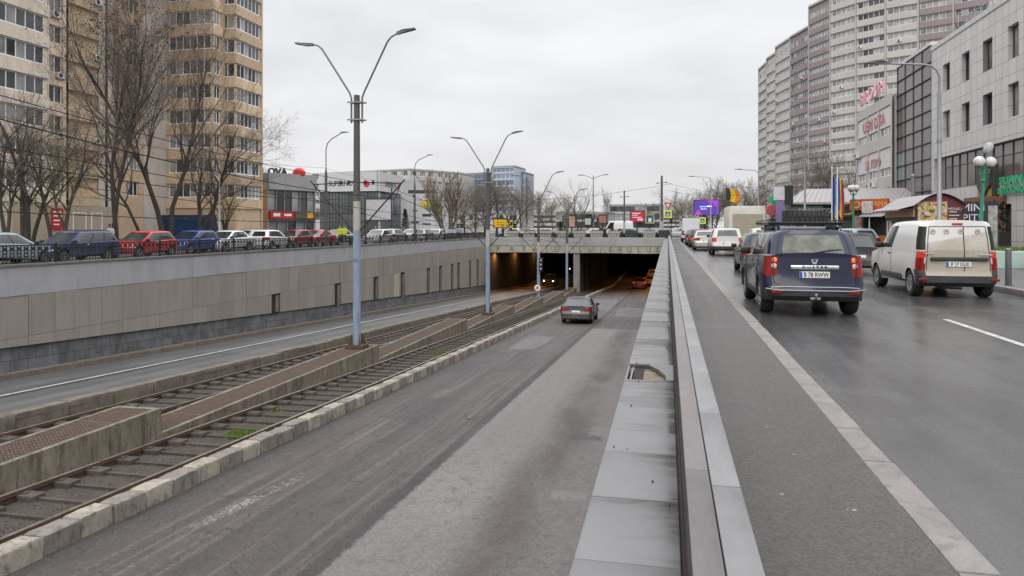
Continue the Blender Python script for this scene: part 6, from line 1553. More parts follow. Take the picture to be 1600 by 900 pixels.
conifer(633, 112, 4.6, 1.2, 'dark conifer between the glass centre and the advert wall'); conifer(876, 84, 2.4, .55, 'small clipped conifer among the bridge planters, left one'); conifer(957, 90, 2.2, .5, 'small clipped conifer among the bridge planters, right one'); conifer(1215, 70, 5.6, 1.5, 'dark evergreen rising behind the pavilion signs'); conifer(1101, 122, 4.2, 2.0, 'dark evergreen shrub below the purple screen')
# far wood along the horizon: one mass
b = MB(); rr = random.Random(99)
src = [TREES['round'][1], TREES['round2'][1]]; vv_ = [[v.co.copy() for v in s.vertices] for s in src]; ff_ = [[list(p.vertices) for p in s.polygons] for s in src]
for k in range(10):
    px = 1005 + k * 17 + rr.uniform(-5, 5); p = at(px, 355, rr.uniform(330, 430)); i = k % 2; sc_ = rr.uniform(.9, 1.3); Mx = Matrix.Translation((p.x, p.y, -.5)) @ Matrix.Rotation(rr.uniform(0, 6), 4, 'Z') @ Matrix.Scale(sc_, 4)
    sel = ff_[i][::2]; o0 = len(b.v); b.v += [tuple(Mx @ c) for c in vv_[i]]; b.f += [[o0 + q for q in f] for f in sel]; b.m += [0] * len(sel)
tag(b.build('far_wood', M['twig']), 'far brown mass of bare trees along the horizon', 'wood', None, 'stuff')
for k, (px, w, h, d) in enumerate(((1020, 40, 14, 520), (1060, 50, 10, 600), (850, 60, 11, 420), (905, 40, 9, 480))):
    p = at(px, 355, d); t = thing('far_building', 'pale distant block on the horizon %s' % ('left of the tall wooden pole', 'at the end of the road', 'behind the third lamp post', 'behind the budding willow')[k], 'building', (p.x, p.y, 0)); b = MB(); b.box(-w / 2, w / 2, 0, 15, 0, h); b.build('wall', offw, t)
    b = MB(); 
    for f in range(int(h / 3)): b.box(-w / 2 + 1, w / 2 - 1, -.1, -.02, 1.2 + f * 3, 2.6 + f * 3)
    b.build('window_band', M['win_glass'], t)

# ------------------------------------------------------------------ people
skin_m = pm('skin', (.42, .27, .2), .6, .08)
def person(x, y, rz, label, coat, legs, hat=None, z=.12, stride=.16, bag=None):
    t = thing('person', label, 'person', (x, y, z), rz)
    V = [(0, 0, .92), (0, .0, 1.12), (0, -.02, 1.36), (0, -.01, 1.50), (0, .02, 1.57), (.1, 0, .88), (.1, stride, .50), (.1, stride * .6, .09), (.1, stride + .06 if stride else .14, .04), (-.1, 0, .88), (-.1, -stride * .4, .49), (-.1, -stride * 1.6, .12), (-.1, -stride * 1.3, .05),
         (.19, -.01, 1.39), (.25, -.06, 1.13), (.24, .04, .90), (-.19, -.01, 1.39), (-.25, .06, 1.13), (-.24, .12, .90)]
    E = [(0, 1), (1, 2), (2, 3), (3, 4), (0, 5), (5, 6), (6, 7), (7, 8), (0, 9), (9, 10), (10, 11), (11, 12), (2, 13), (13, 14), (14, 15), (2, 16), (16, 17), (17, 18)]
    Rr = [.15, .145, .155, .062, .058, .095, .07, .048, .045, .095, .07, .048, .045, .07, .052, .036, .07, .052, .036]
    me = bpy.data.meshes.new('body'); me.from_pydata(V, E, []); o = bpy.data.objects.new('tmp', me); COL.objects.link(o)
    md = o.modifiers.new('s', 'SKIN'); o.modifiers.new('d', 'SUBSURF').levels = 2
    for i, r_ in enumerate(Rr): me.skin_vertices[0].data[i].radius = (r_ * (1.15 if i in (0, 1, 2) else 1), r_ * (.75 if i in (0, 1, 2) else 1))
    me.skin_vertices[0].data[0].use_root = True
    ev = o.evaluated_get(bpy.context.evaluated_depsgraph_get()); m2 = bpy.data.meshes.new_from_object(ev); bpy.data.objects.remove(o)
    for q in (coat, legs, skin_m): m2.materials.append(q)
    for p in m2.polygons: c = p.center; p.material_index = 2 if (c.z > 1.48 or (abs(c.x) > .2 and c.z < .93)) else 0 if c.z > .86 else 1; p.use_smooth = True
    hb = MB(); hb.sphere((0, .03, 1.64), .10, 8, 0, 1.2); hb.tube([(0, .12, 1.64), (0, .145, 1.625)], [.02, .014], 5); 
    for s in (-1, 1): hb.sphere((s * .1, .02, 1.63), .022, 4, 0, 1.4)
    link('body', m2, t); hd = hb.build('head', skin_m, t, 60)
    b = MB(); b.sphere((0, .015, 1.68), .108, 8, 0, .95)
    if hat: b.tube([(0, .1, 1.69), (0, .2, 1.68)], [.08, .05], 6)
    b.build('cap' if hat else 'hair', hat or M['trim'], hd, 60)
    b = MB(); b.cbox(.03, .055, .118, .13, 1.655, 1.668, .003); b.cbox(-.055, -.03, .118, .13, 1.655, 1.668, .003); b.cbox(-.03, .03, .115, .126, 1.578, 1.588, .003); b.build('face', M['ink'], hd)
    return t
dkc = pm('dark_coat', (.03, .032, .04), .9); jeans = pm('dark_trousers', (.03, .035, .05), .9); wht = pm('white_jacket', (.5, .48, .48), .9); blc = pm('blue_cap', (.03, .04, .12), .8); rdc = pm('red_coat', (.35, .03, .03), .9); ylw = pm('yellow_vest', (.45, .5, .05), .9)
person(-36.8, y_at(172, -36.8), R(200), 'person in white jacket and dark cap between the parked cars', wht, jeans, blc)
p = at(785.5, 355, 90); person(p.x, p.y, R(90), 'person in dark clothes walking on the bridge by the yellow sign', dkc, jeans)
p = at(939, 355, 92); person(p.x, p.y, R(180), 'person in dark clothes left of the upright bare tree', dkc, jeans)
p = at(945, 355, 93); person(p.x, p.y, R(150), 'second person in dark clothes walking beside the first on the crossing', dkc, jeans, z=.0)
for k, px in enumerate((531, 538)):
    p = at(px, 355, 66); person(p.x, p.y, R(180), 'person in yellow vest behind the railing, %s of two' % ('left' if k == 0 else 'right'), ylw, jeans, z=.1)
p = at(587, 355, 70); person(p.x, p.y, R(120), 'person in red coat right of the first lamp post', rdc, jeans, z=.1)

# ------------------------------------------------------------------ bridge planters
pc = pm('planter_concrete', (.30, .29, .265), .8, .15, 2, stain=(.16, .15, .13), stain_amt=.6); shr = pm('dark_shrub', (.035, .035, .02), .95, .4, 5)
NP = 9
for k in range(NP):
    x = -17.6 + k * 1.95; t = thing('planter', 'grey concrete planter with dry shrubs on the bridge edge, %s from the left' % ORD[k], 'planter', (x, YP + 1.9, .0), 0, 'concrete planters on the bridge edge')
    mt = pc if k not in (7,) else pm('green_planter', (.035, .055, .045), .8)
    b = MB(); b.add([(-.62, -.3, .25), (.62, -.3, .25), (.62, .3, .25), (-.62, .3, .25), (-.72, -.36, 1.25), (.72, -.36, 1.25), (.72, .36, 1.25), (-.72, .36, 1.25)], [(3, 2, 1, 0), (0, 1, 5, 4), (1, 2, 6, 5), (2, 3, 7, 6), (3, 0, 4, 7)]); b.box(-.65, .65, -.28, .28, 1.1, 1.15); b.build('tub', mt, t)
    b = MB(); b.box(-.5, -.3, -.25, .25, 0, .25); b.box(.3, .5, -.25, .25, 0, .25); b.build('feet', M['iron'], t)
    b = MB(); rr = random.Random(k)
    for i in range(160):
        c = Vector((rr.uniform(-.6, .6), rr.uniform(-.25, .25), 1.15)); e = c + Vector((rr.gauss(0, .12), rr.gauss(0, .12), rr.uniform(.08, .35))); b.tube([c, e], [.008, .004], 3)
    for i in range(120):                                  # dark growth between the tubs
        c = Vector((rr.uniform(.75, 1.2), rr.uniform(-.25, .25), .5)); e = c + Vector((rr.gauss(0, .1), rr.gauss(0, .1), rr.uniform(.1, .55))); b.tube([c, e], [.03, .015], 3)
    b.build('shrub', shr, t)
lowrail = thing('bridge_rail', 'low dark rail along the edge of the bridge behind the beam', 'railing', (0, 0, 0)); b = MB(); b.box(XW, -1, YP + .3, YP + .36, .92, .97)
for k in range(64): b.box(XW + k * .3, XW + k * .3 + .03, YP + .31, YP + .35, .52, .92)
b.build('rail', M['iron'], lowrail)

# ------------------------------------------------------------------ signs, screen, boards on the crossing
def board(px0, px1, py0, py1, d, label, mat, cat='billboard', posts=1, frame=None, deco=None, nm='billboard'):
    p, q = at(px0, py1, d), at(px1, py1, d); z1 = at(px0, py0, d).z; Mx = facing(p, q, 0); Lq = (q - p).xy.length
    t = thing(nm, label, cat, (p.x, p.y, 0), math.atan2(q.y - p.y, q.x - p.x))
    b = MB(); b.box(0, Lq, -.08, .08, p.z, z1); pn = b.build('panel', mat, t)
    b = MB(); e = .09
    for x0, x1, a0, a1 in ((-e, Lq + e, z1, z1 + e), (-e, Lq + e, p.z - e, p.z), (-e, 0, p.z, z1), (Lq, Lq + e, p.z, z1)): b.box(x0, x1, -.11, .11, a0, a1)
    b.build('frame', frame or M['iron'], t); b = MB()
    for k in range(posts):
        x = Lq * (k + .5) / posts; b.tube([(x, .12, 0), (x, .12, p.z + .3)], .1, 8)
    b.build('post', M['iron'], t)
    if deco:
        for nm2, mt, rects in deco:
            b = MB()
            for x0, x1, a0, a1 in rects: b.box(Lq * x0, Lq * x1, -.095, -.0805, p.z + (z1 - p.z) * a0, p.z + (z1 - p.z) * a1)
            b.build(nm2, mt, pn)
    return t, Lq, p.z, z1
wtx = pm('white_print', (.6, .58, .58), .6); ylp = pm('yellow_print', (.62, .38, .01), .5); rdp = pm('red_print', (.48, .025, .07), .5)
board(985.5, 1006.5, 330, 346.5, 118, 'red billboard with white lines on the crossing', rdp, deco=[('print', wtx, [(.1, .7, .75, .85), (.1, .5, .58, .66), (.5, .9, .12, .3), (.1, .8, .38, .46)])])
board(1009.5, 1021, 336, 348, 118, 'small blue and white board in yellow green frame beside the red billboard', pm('dark_blue_print', (.04, .07, .2), .5, .5, 2), frame=pm('lime_frame', (.5, .6, .08), .5), deco=[('print', wtx, [(.3, .7, .1, .6)])])
board(935.5, 947, 336.5, 348, 106, 'brown red poster board right of the far twin lamp', pm('brown_poster', (.28, .13, .10), .6, .45, 1.2))
board(889, 898, 337.5, 354, 112, 'pinkish brown poster board right of the fourth lamp post', pm('pinkish_poster', (.36, .22, .15), .6, .45, 1.4))
board(879.5, 885, 338, 353, 112, 'dark green poster board left of the fourth lamp post', pm('green_poster', (.07, .085, .05), .6, .4, 1.5))
board(914, 923, 341, 351, 125, 'pale board left of the far twin lamp', pm('pale_poster', (.42, .42, .38), .6))
board(772, 791.5, 342, 355, 92, 'yellow advert board beside the second lamp post', ylp, deco=[('print', pm('brown_print', (.25, .12, .01), .6), [(.2, .85, .55, .63), (.25, .8, .3, .38)])], posts=2)
board(796, 801.5, 343, 356, 93, 'narrow yellow board right of the yellow advert', ylp, deco=[('print', M['ink'], [(.2, .8, .3, .7)])])
# LED screen
lm_, t_ = newmat('purple_screen'); tc_ = t_.n('ShaderNodeTexCoord').outputs['Generated']; s_ = t_.n('ShaderNodeSeparateXYZ', {0: tc_}); u_, v_ = s_.outputs[0], s_.outputs[2]
nz = t_.noise(tc_, 2.2, 2, .5, .5); d1 = t_.math('ADD', u_, v_)
cc = t_.mix(t_.step(t_.math('ADD', d1, t_.math('MULTIPLY', nz, .5)), 1.72, .12), (.10, .03, .36, 1), (.50, .03, .62, 1)); cc = t_.mix(t_.math('SUBTRACT', 1., t_.step(t_.math('ADD', v_, t_.math('MULTIPLY', t_.math('ABSOLUTE', t_.math('SUBTRACT', u_, .16)), 2.2)), .34, .08)), cc, (.55, .05, .55, 1)); cc = t_.mix(t_.step(u_, .93, .05), cc, (.16, .08, .5, 1))
finish(t_, (.02, .02, .02, 1), .4, emit=cc, es=.9)
board(1084.5, 1123, 313, 335.5, 112, 'glowing purple advertising screen on posts beyond the queue', lm_, 'screen', 2, nm='screen', deco=[('screen_text', emis('screen_white', (.75, .8, .95), .8), [(.52, .72, .55, .62), (.25, .5, .38, .41)]), ('screen_bar', emis('screen_blue', (.2, .35, .9), .8), [(.22, .5, .52, .6)])])
lime = pm('fluorescent_lime', (.55, .68, .06), .5, .05); bluesgn = pm('sign_blue', (.02, .08, .3), .5, .05); redsgn = pm('sign_red', (.5, .02, .02), .5, .05)
def crossing_sign(px, d, label, zc, tri=True, s=.48):
    p = at(px, 355, d); t = thing('traffic_sign', label, 'traffic sign', (p.x, p.y, 0), TH * .5, 'pedestrian crossing signs')
    b = MB(); b.tube([(0, .05, 0), (0, .05, zc + (1.5 if tri else .5))], .04, 8); b.build('post', M['steel'], t)
    b = MB(); b.box(-s, s, -.02, .0, zc - s, zc + s); pnl = b.build('panel', lime, t)
    b = MB(); b.box(-s * .62, s * .62, -.028, -.021, zc - s * .62, zc + s * .62); b.build('blue_field', bluesgn, pnl)
    b = MB(); b.add([(-s * .45, -.033, zc - s * .42), (s * .45, -.033, zc - s * .42), (0, -.033, zc + s * .5)], [(0, 1, 2)]); w2 = b.build('white_triangle', wtx, pnl)
    b = MB(); b.tube([(0, -.036, zc + .02), (.0, -.036, zc - .08), (.06, -.036, zc - .18)], .02, 4); b.tube([(0, -.036, zc - .08), (-.06, -.036, zc - .18)], .02, 4); b.sphere((0, -.036, zc + .07), .03, 4); b.build('walker', M['ink'], pnl)
    if tri:
        z = zc + .98; b = MB(); b.prism([(-.5, .42), (0, -.44), (.5, .42)][::-1] if False else [(0, -.44), (.5, .42), (-.5, .42)], 0, .02, 0, Matrix.Translation((0, -.0, z)) @ Matrix.Rotation(R(90), 4, 'X')); tr_ = b.build('yield_triangle', redsgn, t)
        b = MB(); b.prism([(0, -.22), (.27, .29), (-.27, .29)], .021, .026, 0, Matrix.Translation((0, -.0, z)) @ Matrix.Rotation(R(90), 4, 'X')); b.build('yield_centre', wtx, tr_)
crossing_sign(1043.5, 88, 'yield triangle above a lime pedestrian sign right of the tall wooden pole', 3.3)
crossing_sign(1140, 92, 'yield triangle above a lime pedestrian sign half behind the box truck', 2.9)
crossing_sign(1097.5, 100, 'low lime pedestrian sign below the purple screen', 2.6, False, .46)
def traffic_light(px, d, zc, label, red_=True):
    p = at(px, 355, d); t = thing('traffic_light', label, 'traffic light', (p.x, p.y, 0), 0, 'traffic lights on the crossing'); b = MB(); b.tube([(0, .1, 0), (0, .1, zc + .4)], .05, 8); b.build('post', M['iron'], t)
    b = MB(); b.cbox(-.16, .16, -.12, .1, zc - .48, zc + .48, .04); hs = b.build('housing', M['iron'], t); b = MB(); b.sphere((0, -.12, zc + .29), .10, 6); b.build('red_lamp', emis('red_signal', (1, .05, .03), 2.2) if red_ else redsgn, hs, 60)
    b = MB(); b.sphere((0, -.1, zc), .1, 6); b.sphere((0, -.1, zc - .29), .1, 6); b.build('unlit_lamp', M['trim'], hs, 60)
traffic_light(1048.5, 90, 2.6, 'traffic light glowing red at the end of the right road'); traffic_light(926, 110, 2.9, 'double traffic light on the far twin lamp', False); traffic_light(1014 - 80, 108, 2.9, 'traffic light left of the brown red poster board', False)
# signal and disc on the third lamp post
sgl = thing('tram_signal', 'small tram signal box with pale dots on the third lamp post', 'signal', (-10.2, 57.75, zg(57.75) + 3.2)); b = MB(); b.cbox(-.14, .14, -.1, .1, -.55, .55, .03); b.build('housing', M['iron'], sgl); b = MB()
for z in (-.35, 0, .35): b.sphere((0, -.1, z), .07, 6)
b.build('lens', M['lens'], sgl); b = MB(); b.lathe([(1e-3, .02), (.26, .02), (.26, 0), (1e-3, 0)], 18, 0, Matrix.Translation((-.25, -.2, -1.9)) @ Matrix.Rotation(R(90), 4, 'X')); b.build('round_plate', wtx, sgl); b = MB(); b.box(-.35, -.15, -.225, -.221, -2.0, -1.8); b.build('red_mark', redsgn, sgl)
# flags
def flag(px, d, z0, z1, w, label, cols, pole_h=None, x=None):
    p = at(px, 355, d); t = thing('flag', label, 'flag', (p.x, p.y, .1 if pole_h else 0), 0)
    if pole_h: b = MB(); b.tube([(0, 0, 0), (0, 0, pole_h)], [.045, .03], 8); b.sphere((0, 0, pole_h), .06, 5); b.build('flagpole', M['white_metal'], t)
    n = len(cols); nu, nv = n * 3, 10; b = MB(); V = []
    for j in range(nv + 1):
        f = j / nv
        for i in range(nu + 1):
            u = i / nu; V.append((.03 + u * w * (.75 + .25 * math.sin(f * 3)), .10 * math.sin(u * 9 + f * 4) * (.3 + u), z1 - f * (z1 - z0) * (.75 + .25 * u) - u * .25))
    Fc = []; ms = []
    for j in range(nv):
        for i in range(nu): a = j * (nu + 1) + i; Fc.append([a, a + nu + 1, a + nu + 2, a + 1]); ms.append(min(n - 1, i * n // nu))
    b.v = V; b.f = Fc; b.m = ms; b.build('cloth', cols, t, 60)
fb = pm('flag_blue', (.02, .05, .24), .8); fy = pm('flag_yellow', (.55, .38, .02), .8); fr_ = pm('flag_red', (.30, .03, .045), .8); fw = pm('flag_pale', (.42, .42, .48), .8)
flag(1300, 46, 2.0, 4.9, .34, 'drooping blue and white flag on a white pole before the pavilion', [fb, fw], 5.4); flag(1308.5, 45, 2.0, 4.8, .36, 'drooping blue yellow red flag on a white pole before the pavilion', [fb, fy, fr_], 5.3)
flag(1134, 96.5, 5.0, 7.0, 1.9, 'yellow and dark flag flying from the far lamp', [M['iron'], fy, pm('flag_orange', (.45, .16, .03), .8)])

# ------------------------------------------------------------------ pavilion and kiosks on the right pavement
pv = thing('pavilion', 'long low shop pavilion with grey tin roof and dark green sign band', 'pavilion', (0, 0, 0)); yv = 58.0; x0, x1 = 9.2, 18.2
gre = pm('dark_green_fascia', (.03, .055, .04), .6, .2, 1); tinr = pm('grey_tin_roof', (.27, .255, .26), .5, .1, 1)
b = MB(); b.add([(x0 - .4, yv - .9, 3.55), (x1, yv - .9, 3.55), (x1, yv + 3, 4.75), (x0 + 1.6, yv + 3, 4.75), (x0 - .4, yv - .9, 3.40), (x1, yv - .9, 3.40), (x1, yv + 3, 3.4), (x0 + 1.6, yv + 3, 3.4)], [(0, 1, 2, 3), (4, 5, 1, 0), (3, 7, 4, 0), (5, 6, 2, 1)])
for k in range(24): b.tube([(x0 + k * .38, yv - .9, 3.57), (x0 + 1.4 + k * .32, yv + 3, 4.77)], .02, 4)
b.build('roof', tinr, pv)
b = MB(); b.box(x0, x1, yv - .35, yv - .1, 2.5, 3.4); fa = b.build('fascia', gre, pv)
b = MB(); b.box(x0, x0 + 2.3, yv - .4, yv - .351, 2.55, 3.3); b.build('pale_green_panel', pm('pale_green_panel', (.16, .26, .22), .5), fa)
b = MB(); b.text('TOBACCO', .5, sign_mat(x0 + 1.7, yv - .42, 2.9), 0, .01); b.text('TOBACCO SHOP', .48, sign_mat(x0 + 6.6, yv - .36, 2.95), 0, .01); b.build('sign_text', wtx, fa)
b = MB(); b.lathe([(.5, 0), (.62, 0), (.62, .02), (.5, .02), (.5, 0)], 20, 0, Matrix.Translation((x0 + 3.9, yv - .36, 2.95)) @ Matrix.Rotation(R(90), 4, 'X') @ Matrix.Diagonal((1, .55, 1, 1))); b.build('oval_emblem', ylp, fa)
it = []; facade(pv, (x0, yv), (x1, yv), .1, 2.4, [(.4, .2, 2.2, 2.1, 2, dict(frame='frame_dark')), (3.2, .2, 1.6, 2.1, 2, {}), (5.3, .2, 2.2, 2.1, 3, {}), (7.8, .3, 1.0, 2.0, 1, {})], pm('grey_shop_wall', (.2, .2, .19), .8), .2, items=it); put_windows(pv, it, 'shop_window')
b = MB(); b.box(x0, x1, yv + .1, yv + 3, .1, 3.4); b.build('wall', M['frame_dark'], pv)
py = thing('sign_pylon', 'tall purple advert pylon with a black box beside the pavilion', 'sign', (0, 0, 0)); p = at(1219, 355, 52)
b = MB(); b.box(p.x - .3, p.x + .35, p.y - .15, p.y + .15, .1, 3.6); b.build('purple_panel', pm('purple_panel', (.16, .125, .24), .5, .2, 1), py); b = MB(); b.box(p.x + .3, p.x + .85, p.y - .3, p.y + .2, 3.3, 4.7); b.build('black_box', M['iron'], py); b = MB(); b.box(p.x - .45, p.x + .28, p.y - .2, p.y + .1, 3.65, 4.6); b.build('white_panel', pm('white_sign', (.45, .45, .48), .5), py)
sb = thing('round_sign', 'round red sign on a bracket left of the pavilion', 'sign', (0, 0, 0)); p = at(1206, 328, 54); b = MB(); b.lathe([(1e-3, .08), (.42, .08), (.45, 0), (.42, -.08), (1e-3, -.08)], 20, 0, Matrix.Translation(p) @ Matrix.Rotation(R(90), 4, 'X')); b.build('disc', pm('pinkish_red', (.45, .09, .10), .5, .3, 3), sb); b = MB(); b.tube([(p.x, p.y + .05, .1), (p.x, p.y + .05, p.z)], .04, 6); b.build('post', M['iron'], sb)
sb = thing('pharmacy_cross', 'green glowing cross sign above the red round sign', 'sign', (0, 0, 0)); p = at(1209.5, 312, 53); b = MB(); b.box(p.x - .42, p.x + .42, p.y - .08, p.y + .08, p.z - .16, p.z + .16); b.box(p.x - .16, p.x + .16, p.y - .081, p.y + .081, p.z - .42, p.z + .42); b.build('cross', emis('green_cross', (.02, .4, .16), .2, (.01, .2, .08)), sb); b = MB(); b.tube([(p.x + .2, p.y + .1, .1), (p.x + .2, p.y + .1, p.z)], .04, 6); b.build('post', M['iron'], sb)
# orange kiosk
ok = thing('kiosk', 'dark kiosk with orange sign band and wooden counter', 'kiosk', (0, 0, 0)); a, c = at(1337, 355, 46), at(1392, 355, 44); Mx = facing(a, c, 0); Lq = (c - a).xy.length
org = pm('orange_sign', (.40, .10, .02), .5, .15, 1); drk = pm('dark_kiosk', (.04, .034, .032), .7, .3, 1.2); wood = pm('orange_wood', (.28, .12, .035), .6, .25, 3, sc=(8, 8, .6))
b = MB(); b.box(-.1, Lq + .1, -.5, -.3, 2.75, 3.45, 0, Mx); fa = b.build('sign_band', org, ok); b = MB(); b.text('SHAORMA', .42, Mx @ Matrix.Translation((Lq * .62, -.51, 3.1)) @ Matrix.Rotation(R(90), 4, 'X'), 0, .01); b.lathe([(.16, 0), (.24, 0), (.24, .02), (.16, .02), (.16, 0)], 14, 0, Mx @ Matrix.Translation((.4, -.51, 3.1)) @ Matrix.Rotation(R(90), 4, 'X')); b.build('sign_text', pm('orange_print', (.62, .3, .16), .6), fa)
b = MB(); b.box(0, .75, -.3, 2, .1, 2.6, 0, Mx); b.box(.75, Lq, .5, 2, .1, 2.7, 0, Mx); b.box(0, Lq, -.3, 2, 2.6, 2.75, 0, Mx); b.build('wall', drk, ok); b = MB(); b.box(.95, 1.35, -.35, -.3, .15, 1.2, 0, Mx); b.box(1.5, Lq, -.2, .3, .15, 1.15, 0, Mx); b.build('counter', wood, ok)
b = MB(); b.add([(.9, -1.1, 2.35), (Lq + .1, -1.1, 2.35), (Lq + .1, -.3, 2.6), (.9, -.3, 2.6), (.9, -1.1, 2.31), (Lq + .1, -1.1, 2.31), (Lq + .1, -.3, 2.56), (.9, -.3, 2.56)], [(0, 1, 2, 3), (7, 6, 5, 4), (4, 5, 1, 0), (5, 6, 2, 1), (7, 4, 0, 3)], 0, Mx); b.build('awning', tinr, ok)
b = MB(); b.box(.12, .6, -.315, -.301, 1.4, 2.4, 0, Mx); b.box(.12, .6, -.315, -.301, .5, 1.2, 0, Mx); b.box(.95, 1.3, -.37, -.351, .3, .9, 0, Mx); b.build('poster', pm('faded_poster', (.3, .2, .17), .7, .5, 4), ok); b = MB(); b.tube([tuple(Mx @ Vector((1.5, -.9, .1))), tuple(Mx @ Vector((1.5, -.9, 2.35)))], .035, 6); b.box(.9, 1.6, -.75, -.7, 2.55, 3.3, 0, Mx); b.build('small_board', pm('white_menu', (.45, .4, .38), .6, .4, 5), ok)
# food kiosk with the arched roof
fk = thing('kiosk', 'food kiosk with arched roof, colourful food pictures and script lettering', 'kiosk', (0, 0, 0)); kx0, kx1, ky0, ky1 = 11.2, 13.25, 36.2, 40.6
fd, t_ = newmat('food_pictures'); tc_ = t_.n('ShaderNodeTexCoord').outputs['Object']; vo = t_.n('ShaderNodeTexVoronoi', {'Vector': tc_, 'Scale': 9.}); hs = t_.n('ShaderNodeSeparateColor', {0: vo.outputs['Color']}).outputs[0]
rp = t_.n('ShaderNodeValToRGB', {0: hs}); el = rp.color_ramp; el.interpolation = 'CONSTANT'
for i, (pp, cc_) in enumerate(((0, (.48, .36, .16)), (.3, (.52, .46, .33)), (.5, (.33, .09, .05)), (.62, (.48, .33, .07)), (.78, (.10, .045, .03)), (.88, (.20, .24, .07)), (.94, (.55, .5, .42)))):
    e = el.elements[i] if i < 2 else el.elements.new(pp); e.position = pp; e.color = (*cc_, 1)
finish(t_, t_.mix(t_.rng(t_.noise(tc_, 14, 4), .4, .7, 0, .5), rp.outputs[0], (.12, .07, .05, 1)), .4)
b = MB(); b.box(kx0, kx1, ky0, ky1, .1, 2.75); b.build('wall', drk, fk)
n = 12; arc = [(kx0 - .1 + (kx1 - kx0 + .2) * i / n, 2.62 + .55 * math.sin(math.pi * i / n)) for i in range(n + 1)]
b = MB(); o0 = []
for y in (ky0 - .25, ky1 + .3):
    o0.append(len(b.v)); b.v += [(x, y, z + .06) for x, z in arc]
b.f += [[o0[0] + i, o0[0] + i + 1, o0[1] + i + 1, o0[1] + i] for i in range(n)]; b.m += [0] * n
b.add([(kx0 - .75, ky0 - .25, 2.5), (kx0 - .1, ky0 - .25, 2.68), (kx0 - .1, ky1 + .3, 2.68), (kx0 - .75, ky1 + .3, 2.5)], [(0, 1, 2, 3)]); b.add([(kx0 - .75, ky0 - .25, 2.44), (kx0 - .75, ky0 - .25, 2.5), (kx0 - .75, ky1 + .3, 2.5), (kx0 - .75, ky1 + .3, 2.44)], [(3, 2, 1, 0)]); b.build('roof', tinr, fk, 50)
b = MB(); b.add([(x, ky0 - .03, z) for x, z in arc] + [(kx1, ky0 - .03, 2.5), (kx0, ky0 - .03, 2.5)], [list(range(n + 3))[::-1]]); b.build('gable', pm('plum_gable', (.12, .03, .035), .5), fk)
b = MB(); b.box(kx0 + .12, kx0 + 1.35, ky0 - .05, ky0 - .031, .6, 2.85); b.build('food_panel', fd, fk); b = MB(); b.box(kx0 + 1.36, kx1 - .1, ky0 - .05, ky0 - .031, .6, 2.6); mp_ = b.build('menu_panel', pm('dark_plum_panel', (.07, .025, .03), .5), fk)
b = MB()
for k in range(11): b.box(kx0 + 1.42, kx1 - (.3 if k % 3 else .2), ky0 - .056, ky0 - .051, .75 + k * .16, .80 + k * .16)
b.text('MENIU', .2, sign_mat(kx0 + 1.66, ky0 - .055, 2.5), 0, .004); b.build('menu_text', pm('pinkish_text', (.5, .42, .42), .6), mp_)
Ms = facing((kx0, ky1), (kx0, ky0), 0)
b = MB(); b.box(.1, ky1 - ky0 - .15, -.03, -.002, .6, 2.1, 0, Ms); sp2 = b.build('side_panel', pm('grey_side_panel', (.075, .065, .07), .6, .3, 1.5), fk); b = MB(); b.box(0, ky1 - ky0, -.05, -.002, 2.15, 2.55, 0, Ms); b.build('orange_strip', pm('peach_strip', (.42, .22, .12), .5, .2, 3), fk)
b = MB(); b.text('Spresso', 1.0, Ms @ Matrix.Translation((2.45, -.04, 1.5)) @ Matrix.Rotation(R(90), 4, 'X'), 0, .005, sx=.95); b.build('script_letters', pm('grey_script', (.4, .38, .36), .6), sp2); b = MB(); b.box(.25, .5, -.04, -.031, 1.0, 2.0, 0, Ms); b.box(.7, .95, -.04, -.031, 1.0, 2.0, 0, Ms); b.build('white_stripe', wtx, sp2)
# dark menu stand right of it
ms = thing('menu_board', 'dark board with white menu letters beside the food kiosk', 'menu board', (0, 0, 0)); b = MB(); b.box(13.6, 15.4, 38.0, 38.2, .1, 2.9); pn = b.build('panel', pm('navy_board', (.03, .03, .045), .6), ms); b = MB(); b.text('MINI', .5, sign_mat(14.3, 37.98, 2.6), 0, .005); b.text('PITE', .5, sign_mat(14.3, 37.98, 2.1), 0, .005); b.box(13.75, 14.3, 37.99, 37.998, .6, 1.7); b.build('menu_text', wtx, pn); b = MB(); b.box(14.95, 15.35, 37.99, 37.998, .3, 2.7); b.build('poster', pm('faded_poster2', (.3, .3, .28), .7, .6, 4), pn)
# tensile mast
tm = thing('mast', 'short white mast with stay cables above the food kiosk roof', 'mast', (0, 0, 0)); p = at(1427, 275, 50); b = MB(); b.tube([(p.x, p.y, .1), (p.x, p.y, p.z)], [.16, .12], 10); b.sphere((p.x, p.y, p.z), .16, 6); b.build('shaft', M['steel'], tm, 50); b = MB()
for dx, dz in ((-1.6, -3), (2.6, -2.4), (-.9, -3)): b.tube([(p.x, p.y, p.z - .1), (p.x + dx, p.y + .3, p.z + dz)], .02, 4)
b.build('stay', M['steel'], tm)
